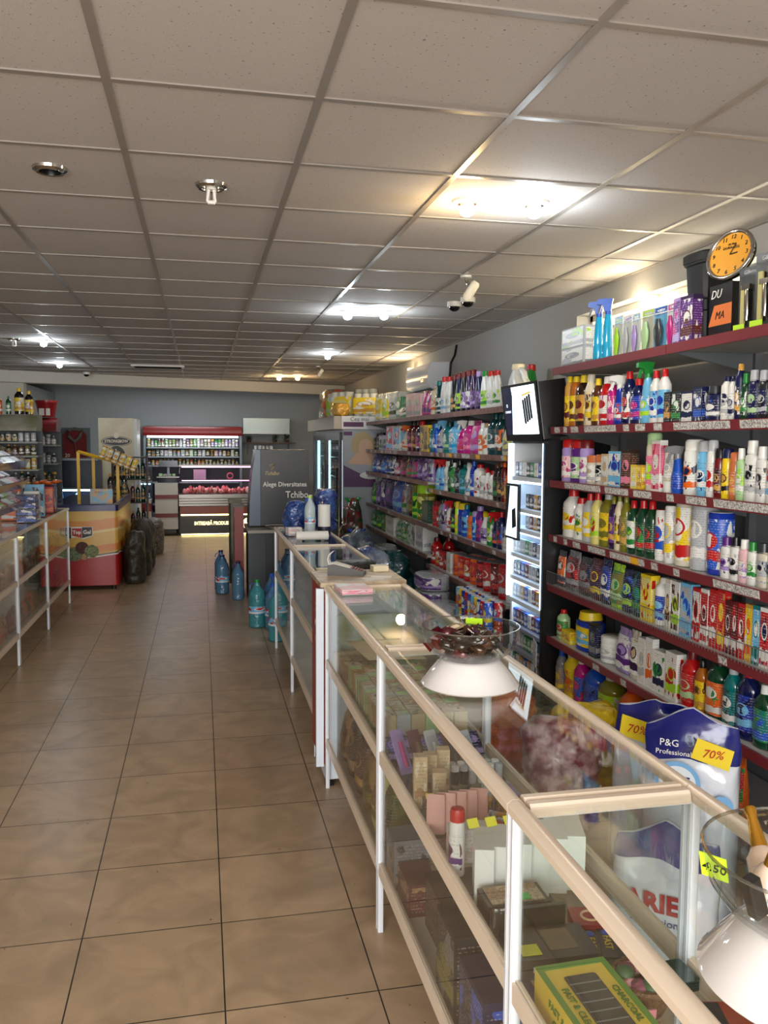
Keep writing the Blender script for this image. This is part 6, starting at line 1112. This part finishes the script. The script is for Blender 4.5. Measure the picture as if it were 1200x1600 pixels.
t = thing('dark_chocolate_bar', 'dark wrapped bar leaning by the leftmost mini bottle', 'chocolate bar', (b2x-.088, b2y-.01, zb+.03), (0, -.35, .2)); MB().rbox(-.01, -.008, 0, .01, .008, .05, .002).build('bar', mat('bar_dark', (34,28,24), .4), t)
ptg = at(1108, 1348, x=.60)
t = thing('price_tag', 'yellow price tag marked 4.50 stuck inside the corner glass bowl', 'price tag', (b2x-.108, b2y+.052, zb+.058), (.35, -.0, -.95)); MB().box(-.017, -.0008, -.017, .017, .0008, .020).build('tag_card', mat('tag_lime', (206,240,50), .5, emit=None), t); text('4.50', .018, ink, t, (0, -.0014, 0), shear=.2)
# ---- third counter: dense rows of small cartons on the glass shelf
rb = random.Random(21); bp_ = [('beige', 'green', 'charcoal'), ('tan', 'dark brown', 'cream'), ('pale green', 'charcoal', 'lime'), ('ivory', 'charcoal', 'tan'), ('beige', 'olive', 'navy'), ('tan', 'black', 'pale green'), ('silver', 'dark green', 'lime'), ('gold', 'maroon', 'dark brown')]
bw, bd = .047, .052; cnt = 0
for iy in range(17):
    for ix in range(6):
        y = 2.722+iy*(bd+.0025); x = .605+ix*(bw+.003)
        p_ = bp_[min(7, int(abs(mnoise.noise(Vector((ix*.5, iy*.35, 3))))*16))] if rb.random() < .75 else rb.choice(bp_)
        hh = .125 if iy < 13 else .10
        t = thing('small_carton', 'small %s carton, %s from aisle in row %s of the dense third-counter block' % (p_[0], ORD[ix+1], iy+1), 'carton', (x, y, MID), rb.uniform(-.03, .03), 'small cartons inside the third counter')
        link('carton_body', pmesh(('sc', p_[0], hh), lambda: MB().box(-bw/2, -bd/2, 0, bw/2, bd/2, hh).mesh('c', carton(p_[0]), False)), t)
        link('top_print', pmesh(('sct',)+p_, lambda: MB().box(-bw*.44, -bd*.44, 0, bw*.44, bd*.44, .0006).mesh('c', printed(*p_), False)), t, (0, 0, hh)); link('front_print', pmesh(('scf', hh)+p_, lambda: MB().box(-bw/2-.0006, -bd*.42, hh*.1, -bw/2, bd*.42, hh*.9).mesh('c', printed(*p_), False)), t)
for k in range(10):
    product('box', 'beige', B_, rb.choice([('beige', 'tan', 'dark green'), ('silver', 'beige', 'green'), ('pale green', 'beige', 'brown')]), .062, .03, .10-.0*k, (.60+.032*k, 3.69, MID), -PI, 'upright beige carton, %s from the aisle behind the dense rows' % ORD[k+1], 'upright beige cartons')
t = thing('paper_sheet', 'cream paper sheet lying over cartons at the far end of third counter', 'paper', (.76, 3.52, MID+.145), (.0, .05, .1)); MB().box(-.12, -.18, 0, .13, .16, .002).build('sheet', mat('paper_cream', (226,208,170), .6), t)
t = thing('brochure_holder', 'clear holder of colourful brochures at the far end of third counter', 'brochures', (.75, 3.815, MID)); MB().box(-.15, -.01, 0, .15, .0, .24).build('brochure', mat('brochure_mix', (150,160,110), .4, noise=(12, (190,205,200))), t); MB().box(-.155, -.016, 0, .155, -.012, .2).build('holder_front', GLASS, t)
t = thing('flat_pink_box', 'flat pink and white box lying on the glass near the cash desk', 'box', (.66, 3.70, TOP), .05); MB().rbox(-.07, -.09, 0, .07, .09, .022, .004).build('box_body', printed('pale pink', 'pink', 'white'), t)
# lower boards of the third and second counter
for k, (y, w_, h_, c, l3) in enumerate([(2.78, .10, .26, 'olive', ('olive', 'tan', 'dark green')), (2.93, .14, .25, 'pale yellow', ('pale yellow', 'olive', 'tan')), (3.10, .14, .27, 'olive', ('tan', 'olive', 'brown')), (3.28, .14, .24, 'brown', ('brown', 'gold', 'dark brown')), (3.46, .14, .28, 'dark brown', ('dark brown', 'tan', 'black')), (3.64, .14, .26, 'brown', ('tan', 'brown', 'maroon'))]):
    product('pouch', c, B_, l3, w_, .12, h_, (.655, y, LOW), -PI/2, '%s soft pack, %s from camera on the third counter bottom board' % (c, ORD[k+1]), 'soft packs on the third counter bottom board')
    product('box', 'dark brown', B_, ('brown', 'dark brown', 'tan'), w_*.9, .10, h_*.8, (.80, y, LOW), -PI/2, 'dark brown carton behind, %s from camera on the third counter bottom board' % ORD[k+1], 'dark cartons on the third counter bottom board')
# ---- second counter, glass shelf
def boxat(x, y, z, w, d, h, c, l3, label, rz=-PI/2, group=None, nm='carton', cat='carton'): return product('box', c, B_, l3, w, d, h, (x, y, z), rz, label, group, cat, nm)
for k in range(5):
    t = thing('blister_pack', 'clear cosmetic blister pack leaning, %s from aisle in the far row' % ORD[k+1], 'packaged product', (.615+.052*k, 2.50-.012*k, MID), (-.55, 0, .35), 'leaning blister packs in the second counter')
    MB().rbox(-.022, -.012, 0, .022, -.008, .14, .004).build('card', carton(['lilac', 'maroon', 'silver', 'brown', 'silver'][k]), t); MB().box(-.019, -.026, .01, .019, -.0125, .12).build('blister_shell', glass_mat('clear_plastic', (.96,.97,.97)), t); MB().cyl(.007, .02, .1, 10).build('lipstick', plas(['magenta', 'brown', 'silver', 'dark grey', 'grey'][k]), t, loc=(0, -.019, 0))
for k in range(6):
    t = thing('blister_pack', 'purple blue blister pack lying flat, %s from the aisle near the carton rows' % ORD[k+1], 'packaged product', (.61+.055*k, 2.605, MID+.002), (-.9, 0, .1), 'flat blister packs in the second counter'); MB().rbox(-.024, -.01, 0, .024, -.006, .09, .004).build('card', printed('navy', 'lilac', 'royal blue'), t)
for k in range(9):
    for j in range(2): product('jar', rc.choice(['black', 'silver', 'white']), 'white' if (k+j) % 2 else 'silver', None, .026, .026, .055, (.66+.028*k, 2.40+.032*j, MID), 0, '%s small polish bottle, %s row, %s from the aisle in the second counter' % (('light', 'dark')[(k+j) % 2], ('front', 'back')[j], ORD[k+1]), 'small polish bottles')
for k, (x, y, h_) in enumerate(((.60, 2.27, .15), (.645, 2.33, .13), (.69, 2.35, .135), (.655, 2.27, .10))):
    boxat(x, y, MID, .038, .038, h_, 'beige', ('beige', 'tan', 'cream'), 'tall beige perfume carton, %s of the four behind the pink sachets' % ORD[k+1], -PI/2-.15, 'beige perfume cartons')
for k in range(5):
    t = thing('pink_sachet', 'pink cosmetic sachet standing, %s from the aisle in the second counter' % ORD[k+1], 'sachet', (.60+.031*k, 2.10+.004*k, MID), (.12, 0, -.35), 'standing pink sachets'); MB().loft([(0, .024, .008, 0, 0, 4), (.05, .025, .010, 0, 0, 4), (.10, .024, .003, 0, 0, 4), (.112, .024, .001, 0, 0, 4)], 14).build('sachet_body', mat('sachet_pink', (222,170,160), .35), t)
    t2 = thing('price_tag', 'small yellow price tag behind the pink sachets, %s from the aisle' % ORD[k+1], 'price tag', (.60+.036*k, 2.165, MID+.085), (-.9, 0, -.2), 'yellow price tags behind the sachets'); MB().box(-.011, -.0006, -.008, .011, .0006, .008).build('tag_card', mat('tag_yellow', (228,224,60), .5), t2)
    t2.location.z = MID+.0735; t2b = boxat(.60+.036*k, 2.17, MID, .03, .03, .065, 'dark brown', ('dark brown', 'brown', 'black'), 'dark brown small carton under a yellow tag, %s from the aisle' % ORD[k+1], -PI/2, 'dark small cartons')
for k in range(30):
    c = rc.choice(['black', 'dark grey', 'silver', 'brown', 'maroon', 'gold', 'red', 'dark brown']); a = rc.uniform(-.6, .9)
    t = thing('lipstick', '%s cosmetic tube scattered on the glass shelf of the second counter' % c, 'lipstick', (.775+.027*(k % 5)+rc.uniform(-.004, .004), 1.99+.052*(k//5), MID+.0095), (0, PI/2, PI/2+a), 'scattered lipsticks in the second counter'); MB().loft([(-.03, .008, .008), (.012, .008, .008)], 12).build('tube_case', plas(c, .15), t); MB().loft([(.012, .0085, .0085), (.034, .0085, .0085)], 12).build('cap', plas('silver' if k % 3 else 'black', .12), t)
t = thing('powder_compact', 'round dark powder compact with yellow tag beside the lipsticks', 'compact', (.735, 1.945, MID)); MB().cyl(.045, 0, .014, 28).build('case', m_blackp, t); MB().cyl(.038, .0142, .016, 28).build('powder_pan', mat('powder_green', (170,160,110), .4), t); MB().box(-.012, -.01, .0165, .012, .01, .017).build('tag_card', mat('tag_yellow'), t)
t = thing('brown_mat', 'flat dark red brown box under the small white cartons', 'box', (.66, 2.03, MID)); MB().box(-.035, -.04, 0, .03, -.02, .03).build('box_body', carton('dark red'), t)
for k in range(3): boxat(.605+.034*k, 1.95, MID, .05, .031, .085, 'white', ('white', 'ivory', 'pale pink'), 'small white pink carton, %s from the aisle before the spray can' % ORD[k+1], -PI/2-.1, 'small white pink cartons')
product('aero', 'white', 'red', ('white', 'purple', 'maroon'), .042, .042, .165, (.592, 1.885, MID), -PI/2, 'white spray can with tall dull red cap among cosmetics', None, 'aerosol can')
for k in range(6):
    boxat(.625+.046*k, 1.79+.004*k, MID, .12, .043, .13, 'white', ('white', 'ivory', 'white'), 'plain white medicine carton standing, %s from the aisle in the second counter' % ORD[k+1], -.28+PI/2, 'standing white cartons')
for k in range(3): t = thing('price_tag', 'yellow folded price tag on the white cartons, %s from the aisle' % ORD[k+1], 'price tag', (.62+.045*k, 1.84, MID+.131), (-.7, 0, .2), 'folded tags on the white cartons'); MB().box(-.014, -.0006, 0, .014, .0006, .022).build('tag_card', mat('tag_yellow'), t)
t = thing('display_tray', 'dark cosmetics tray with a green tag below the white cartons', 'tray', (.655, 1.672, MID)); MB().box(-.07, -.04, 0, .07, .04, .055).build('tray_body', mat('tray_dark_brown', (36,26,22), .35), t); MB().box(-.06, -.035, .056, .06, .035, .058).build('tray_top', printed('beige', 'silver', 'tan'), t); MB().box(.0, -.03, .0585, .03, -.005, .0595).build('green_tag', mat('tag_green', (70,200,80), .5), t)
# second counter bottom board
boxat(.635, 2.42, LOW, .15, .09, .10, 'maroon', ('maroon', 'dark red', 'tan'), 'red brown mesh-patterned box on the second counter bottom board', -PI/2)
boxat(.70, 2.22, LOW, .18, .14, .16, 'dark brown', ('dark brown', 'brown', 'black'), 'dark brown wide carton behind the mesh box on the bottom board')
boxat(.645, 1.95, LOW, .16, .12, .22, 'charcoal', ('charcoal', 'olive', 'grey'), 'charcoal carton with olive print on the second counter bottom board'); boxat(.82, 2.0, LOW, .2, .1, .25, 'brown', ('brown', 'tan', 'dark brown'), 'brown tall carton at the back of the second counter bottom board')
boxat(.65, 1.745, LOW, .18, .13, .20, 'navy', ('navy', 'charcoal', 'blue'), 'navy and black carton on the second counter bottom board'); boxat(.655, 1.56, LOW, .14, .14, .16, 'gold', ('gold', 'red', 'gold'), 'gold carton with red print on the second counter bottom board')
boxat(.64, 2.56, LOW, .11, .12, .16, 'grey', ('grey', 'tan', 'dark grey'), 'grey carton at the far end of the second counter bottom board')
# ---- nearest counter, glass shelf
t = thing('manicure_set', 'flat dark box lettered MANICURE SET with a yellow tag', 'manicure set', (.672, 1.515, MID), -.03); MB().rbox(-.085, -.055, 0, .085, .055, .04, .003).build('box_body', mat('manicure_dark', (44,34,32), .4), t); text('MANICURE SET', .016, mw, t, (.0, -.0555, .02)); MB().box(-.07, -.04, .0405, -.03, -.005, .0415).build('yellow_tag', mat('tag_yellow'), t); MB().box(-.01, -.03, .0405, .05, .04, .041).build('gold_emblem', mat('emblem_bronze', (110,90,64), .4), t)
t = thing('clear_wrapped_set', 'black cosmetics set in crumpled clear wrap behind the manicure box', 'cosmetics set', (.66, 1.60, MID)); 
MB().rbox(-.08, -.012, 0, .08, .0, .07, .003).build('box_body', mat('bar_dark'), t); MB().loft([(.0, .083, .016, 0, -.006, 5), (.06, .084, .017, 0, -.006, 5), (.078, .08, .012, 0, -.006, 5)], 24).build('clear_wrap', glass_mat('crinkled_wrap', (.95,.95,.92)), t)
for k in range(3): t = thing('lighter_card', 'black card lettered FAST, %s from the aisle in the nearest counter' % ORD[k+1], 'card', (.765+.034*k, 1.515, MID), (0, 0, -.3), 'black lettered cards'); MB().rbox(-.016, -.05, 0, .016, .05, .022, .002).build('card', mat('bar_dark'), t); text('FAST', .022, mat('letter_yellow', (224,190,60), .5), t, (0, 0, .0225), (0, 0, -PI/2)); MB().ball((0, .035, .022), .009, .009, .006, 10, 5).build('globe_emblem', plas('blue'), t)
t = thing('red_card_box', 'red card box with a ring emblem behind the black lettered cards', 'box', (.80, 1.60, MID), -.2); MB().rbox(-.04, -.035, 0, .04, .035, .03, .004).build('box_body', mat('card_red', (160,34,30), .45), t); MB().tube([(.018*math.cos(2*PI*k/20), .018*math.sin(2*PI*k/20), .0305) for k in range(20)], .003, 6, True).build('ring_emblem', mat('ring_pale', (220,180,140), .4), t)
t = thing('orange_long_box', 'long orange and black box diagonal in the nearest counter', 'box', (.878, 1.20, MID), -.25); MB().rbox(-.04, -.09, 0, .04, .09, .035, .003).build('box_body', mat('orange_dark', (150,62,34), .45), t); MB().box(-.036, -.085, .0355, -.004, .085, .0365).build('black_strip', mat('bar_dark'), t)
t = thing('green_glass_plates', 'stack of dark green glass plates at the back of the nearest counter', 'plates', (.865, 1.40, MID), .05)
for k in range(4): MB().rbox(-.05, -.035, .006*k, .05, .035, .006*k+.004, .006).build('plate', mat('green_glass_dark', (14,50,40), .1, coat=.6), t)
t = thing('paper_catalogue', 'grey printed leaflet lying in the nearest counter', 'leaflet', (.73, 1.418, MID+.0005), .0); MB().box(-.035, -.02, 0, .035, .02, .002).build('leaflet', mat('sheet_grey', (170,166,160), .6, noise=(60, (110,108,104))), t)
# yellow green windowed box
t = thing('windowed_gift_box', 'yellow and green window box of packaged items in the nearest counter', 'box', (.665, 1.27, MID), .03)
MB().rbox(-.07, -.13, 0, .07, .13, .07, .003).build('box_body', mat('lighter_yellow', (212,184,60), .45), t)
for x0_, x1_, y0_, y1_ in ((-.07, -.058, -.13, .13), (.058, .07, -.13, .13), (-.058, .058, .115, .13), (-.058, .058, -.13, -.115)): MB().box(x0_, y0_, .0702, x1_, y1_, .0712).build('green_border', mat('border_green', (96,140,50), .5), t)
MB().rbox(-.032, -.09, .0702, .032, .09, .0714, .006).build('window', mat('window_dark', (48,50,50), .12, coat=1), t)
for k in range(7): MB().box(-.03, -.085+.025*k, .0715, .03, -.083+.025*k, .0722).build('packed_item_line', mat('line_grey', (110,112,108), .3), t)
gtx = mat('letter_green', (76,110,40), .5)
text('FAST & CLEAN', .020, gtx, t, (-.0708, 0, .045), (PI/2, 0, -PI/2)); text('FAST & CLEAN', .018, gtx, t, (-.045, 0, .0715), (0, 0, -PI/2)); text('CHARCOAL', .018, gtx, t, (.046, 0, .0715), (0, 0, -PI/2)); text('CHARCOAL', .018, gtx, t, (-.0708, 0, .02), (PI/2, 0, -PI/2))
# woven flower basket with gold ornament
t = thing('woven_basket', 'small woven basket with dried pink flowers in the nearest counter', 'basket', (.785, 1.345, MID)); mb = MB(); mb.loft([(0, .035, .035), (.03, .048, .048), (.055, .055, .055), (.06, .058, .058)], 24, cap1=False); mb.build('basket_body', mat('wicker', (110,80,50), .7, bump=(120, 1, .01)), t)
mb = MB(); mb.tube([(.056*math.cos(2*PI*k/24), .056*math.sin(2*PI*k/24), .06) for k in range(24)], .006, 6, True); mb.build('basket_rim', mat('wicker'), t)
for k in range(11): a = k*.57; t2 = MB(); t2.ball((0, 0, 0), .018, .018, .012, 10, 6); t2.build('flower', mat(('flower_pink', 'flower_mauve', 'leaf_green')[k % 3], ((206,150,150), (120,60,76), (50,80,44))[k % 3], .7, bump=(60, 1, .01)), t, loc=(.035*math.cos(a), .035*math.sin(a), .055+.006*(k % 3)))
t = thing('pink_ribbon', 'pink ribbon loop in front of the woven basket', 'ribbon', (.745, 1.27, MID)); MB().prism([(-.02, 0), (.018, .0), (.022, .05), (-.016, .052)], 0, .003, XZ(0)).build('ribbon', mat('ribbon_pink', (214,140,150), .4), t); MB().prism([(0, 0), (.03, 0), (.026, .03), (.004, .028)], 0, .003, XZ(-.005)).build('ribbon_tail', mat('ribbon_magenta', (150,30,70), .4), t)
t = thing('gold_ornament', 'shiny gold heart-shaped ornament by the pink ribbon', 'ornament', (.775, 1.235, MID), .3); mb = MB(); mb.ball((-.014, 0, .014), .018, .015, .014, 14, 8); mb.ball((.014, 0, .014), .018, .015, .014, 14, 8); mb.loft([(.002, .004, .004, 0, -.03), (.014, .018, .014, 0, -.012), (.024, .006, .005, 0, -.008)], 14); mb.build('gold_heart', mat('gold_foil'), t)
# ---- on the slim counters and cash desk
t = thing('payment_terminal', 'grey and white card payment terminal lying on the cash desk', 'payment terminal', (.70, 4.10, .9775), -.35); MB().prism([(-.09, 0), (.09, 0), (.09, .02), (.03, .035), (-.06, .055), (-.09, .05)], -.04, .04, Matrix(((1,0,0,0),(0,0,1,0),(0,1,0,0),(0,0,0,1)))).build('terminal_body', mat('terminal_grey', (74,72,72), .4), t); MB().prism([(-.088, .051), (-.06, .056), (.02, .0375), (.02, .0395), (-.06, .060), (-.088, .055)], -.034, .034, Matrix(((1,0,0,0),(0,0,1,0),(0,1,0,0),(0,0,0,1)))).build('terminal_top', mat('terminal_white', (205,196,184), .4), t)
mb = MB()
for k in range(4):
    for j in range(3): mb.rbox(.03+.014*k-.005, -.024+.018*j, .034-.004*k, .03+.014*k+.005, -.012+.018*j, .040-.004*k, .002)
o = mb.build('keypad', mat('terminal_keys', (120,60,60), .5), t); o['kind'] = 'stuff'
mb = MB(); mb.prism([(-.088, .055), (-.095, .075), (-.088, .10), (-.072, .115), (-.070, .112), (-.085, .098), (-.091, .075), (-.084, .055)], -.025, .025, Matrix(((1,0,0,0),(0,0,1,0),(0,1,0,0),(0,0,0,1)))); mb.build('receipt', mat('receipt_white', (225,222,214), .6), t)
t = thing('black_wallet', 'dark leather wallet on the glass behind the payment terminal', 'wallet', (.80, 4.36, TOP), .3); MB().loft([(0, .10, .06, 0, 0, 3), (.012, .105, .065, 0, 0, 3), (.035, .10, .06, 0, 0, 3), (.045, .08, .045, 0, 0, 3)], 24).build('wallet_body', mat('wallet_leather', (36,34,30), .45, bump=(50, .6, .01)), t)
t = thing('coin_tray', 'shallow yellowish coin tray on the glass left of the terminal', 'tray', (.63, 4.33, TOP), 0); MB().rbox(-.05, -.05, 0, .06, .05, .008, .01).build('tray', mat('tray_ochre', (150,130,72), .4), t); MB().rbox(-.04, -.04, .0082, .05, .04, .010, .008).build('tray_inset', mat('tray_inset', (186,170,110), .4), t)
for k, (x, y, r_) in enumerate(((.80, 3.955, .2), (.85, 3.99, -.3))): t = thing('paper_slip', 'white paper slip on the cash desk, %s one' % ('left', 'right')[k], 'paper', (x, y, .9775+.0012*k), r_, 'paper slips'); MB().box(-.05, -.035, 0, .05, .035, .001).build('slip', mat('receipt_white'), t)
t = thing('cardboard_box', 'small cream cardboard box at the back corner of the cash desk', 'box', (.885, 4.20, .9775), .1); MB().box(-.04, -.03, 0, .04, .03, .028).build('box_body', carton('cream'), t)
for k, (y, r_) in enumerate(((5.72, .030),)):
    t = thing('paper_roll', 'white paper roll lying across the farthest counter', 'paper roll', (.735, y, TOP+r_), (0, PI/2, 0)); MB().cyl(r_, -.11, .11, 24).build('roll', mat('receipt_white'), t); MB().cyl(.011, -.115, .115, 12).build('core', carton('tan'), t)
t = thing('standing_roll', 'tall white paper roll standing in a dark blue base on the farthest counter', 'paper roll', (.865, 6.05, TOP)); MB().cyl(.045, .045, .215, 22).build('roll', mat('receipt_white'), t); MB().cyl(.048, 0, .06, 22).build('roll_base', mat('base_navy', (22,22,48), .4), t)
water(.755, 6.0, TOP, .52, 'clear', 'lime', 'clear water bottle with green cap standing on the farthest counter', .4, .285, True, 'bottles on the farthest counter'); water(.80, 6.32, TOP, .5, 'clear', 'white', 'clear water bottle behind the green-capped one on the farthest counter', .4, .27, False, 'bottles on the farthest counter')
t = thing('note_box', 'small white printed note box at the left of the farthest counter', 'box', (.645, 6.05, TOP), .2); MB().box(-.05, -.04, 0, .05, .04, .055).build('box_body', printed('white', 'silver', 'pale pink'), t)
sack((.93, 6.42, TOP), .18, .24, .31, 'royal blue', 'crumpled blue plastic bag right of the standing roll on the counter', seed=41, neck=False, lumps=.3, m=mat('blue_bag_film', (50,84,150), .15, coat=.7, noise=(9, (16,40,104)), bump=(40, 1, .02))); sack((.70, 6.50, TOP), .17, .2, .22, 'blue', 'crumpled blue plastic bag behind the water bottle at the counter end', seed=42, neck=False, lumps=.3, m=mat('blue_bag_film'))
sack((1.14, 5.75, 0), .28, .4, .90, 'blue', 'blue and clear bag stuffed behind the farthest counter', seed=43, neck=False, lumps=.28, m=mat('blue_clear_film'))
# ---- floor behind the counters: detergent sacks and bags
def deter(loc, w, d, h, rz, label, top, txt, extra=None):
    t = thing('detergent_sack', label, 'detergent sack', loc, rz, 'large detergent sacks'); 
    prof = [(0, w*.44, d*.44), (h*.05, w*.5, d*.5), (h*.5, w*.5, d*.52), (h*.78, w*.49, d*.40), (h*.94, w*.47, d*.10), (h, w*.46, .006)]
    def crum(mb):
        for i, v in enumerate(mb.v):
            k_ = max(0, min(1, (v[2]/h-.45)/.3)); q = Vector(v)*9+Vector((loc[0]*5, loc[1]*3, 0)); g = mnoise.noise(q); mb.v[i] = (v[0]*(1+.10*g*k_), v[1]+.035*k_*g, v[2]+(.06*mnoise.noise(Vector((v[0]*7, loc[1]*4, 0)))-.05*abs(v[0])/w*2)*max(0, v[2]/h-.7)/.3)
        return mb
    P2 = [(h*i/26,)+tuple(interp(prof, h*i/26)[1:]) for i in range(27)]
    crum(MB().loft([(a, b, c, 0, 0, 3.2) for a, b, c in P2], 40)).build('sack_body', mat('sack_white_film', (214,216,224), .25, coat=.5, bump=(12, .5, .02)), t)
    crum(lbl_patch(P2, h*.79, h*.999, 179.9, 3.2, .003, 40)).build('blue_upper_print', mat('sack_blue', (18,26,112), .22, coat=.5, bump=(12, .5, .02)), t)
    return t, prof
yq = mat('flash_yellow', (236,206,40), .4); rq = mat('flash_red', (190,30,26), .4)
t, pr = deter((1.66, 2.58, 0), .32, .20, .71, -.6, 'white and navy detergent sack with round 140 badge behind the counters', 'blue', '140')
disc(-.04, .49, .075, .075, -.124, mat('badge_blue', (120,170,215), .35), t, 'badge', 28); disc(-.04, .49, .06, .06, -.1262, mat('badge_white', (220,226,232), .35), t, 'badge_inner', 28); text('140', .042, mat('sack_blue'), t, (-.04, -.129, .465), bold=.002); MB().box(-.08, -.1285, .51, .0, -.1268, .516).build('badge_line', mat('sack_blue'), t)
disc(.105, .43, .035, .035, -.118, mat('badge_blue'), t, 'badge', 20)
text('P&G', .034, mw, t, (-.07, -.108, .62)); text('Professional', .024, mw, t, (-.055, -.108, .588))
MB().prism([(.0, .58), (.12, .55), (.135, .62), (.02, .65)], 0, .002, XZ(-.112)).build('yellow_flash', yq, t); text('70%', .04, rq, t, (.068, -.115, .60), shear=.3)
t, pr = deter((1.68, 2.86, 0), .30, .19, .66, -.8, 'navy and white detergent sack with yellow offer flash behind the 140 one', 'blue', '140'); MB().prism([(-.11, .53), (.01, .51), (.02, .59), (-.1, .61)], 0, .002, XZ(-.085)).build('yellow_flash', yq, t); text('70%', .045, rq, t, (-.045, -.088, .56), shear=.3)
t, pr = deter((1.40, 2.30, 0), .32, .18, .46, -.7, 'white detergent sack lettered ARIEL nearest the counter', 'blue', 'A'); text('ARIEL', .08, mat('ariel_red', (176,40,44), .4), t, (.0, -.097, .24), bold=.003); text('Professional', .034, mat('sack_blue'), t, (.0, -.097, .185))
sack((1.78, 3.62, 0), .32, .28, .40, 'yellow', 'crumpled yellow plastic bag on the floor before the near shelves', seed=51, neck=False); sack((1.50, 3.30, 0), .30, .28, .46, 'maroon', 'maroon patterned laundry sack behind the second counter', seed=52, neck=False, m=mat('laundry_pattern', (130,24,44), .3, coat=.4, noise=(16, (226,190,190))))
sack((1.50, 3.95, 0), .26, .26, .40, 'orange', 'orange refill sack between the yellow bag and the tower', seed=53, neck=False)
sack((1.84, 2.20, 0), .32, .34, .44, 'dark green', 'dark green and clear bag of goods at the right photo edge', seed=54, neck=False, m=mat('green_clear_bag', (44,84,72), .15, coat=.8, noise=(7, (24,40,84)), bump=(20, 1, .03)))
sack((1.84, 3.12, 0), .20, .22, .36, 'orange', 'orange and red bag on the floor right of the detergent sacks', seed=55, neck=False)
for k, (x, y) in enumerate(((1.22, 3.16), (1.20, 3.36), (1.24, 3.62))): product('bottle', ('lilac', 'yellow', 'white')[k], ('white', 'red', 'blue')[k], (('purple', 'white', 'pink'), ('yellow', 'orange', 'white'), ('light blue', 'white', 'blue'))[k], .11, .08, .30, (x, y, 0), -1.2, '%s softener bottle on the floor behind the counters, %s from camera' % (('lilac', 'yellow', 'white')[k], ORD[k+1]), 'softener bottles on the floor')
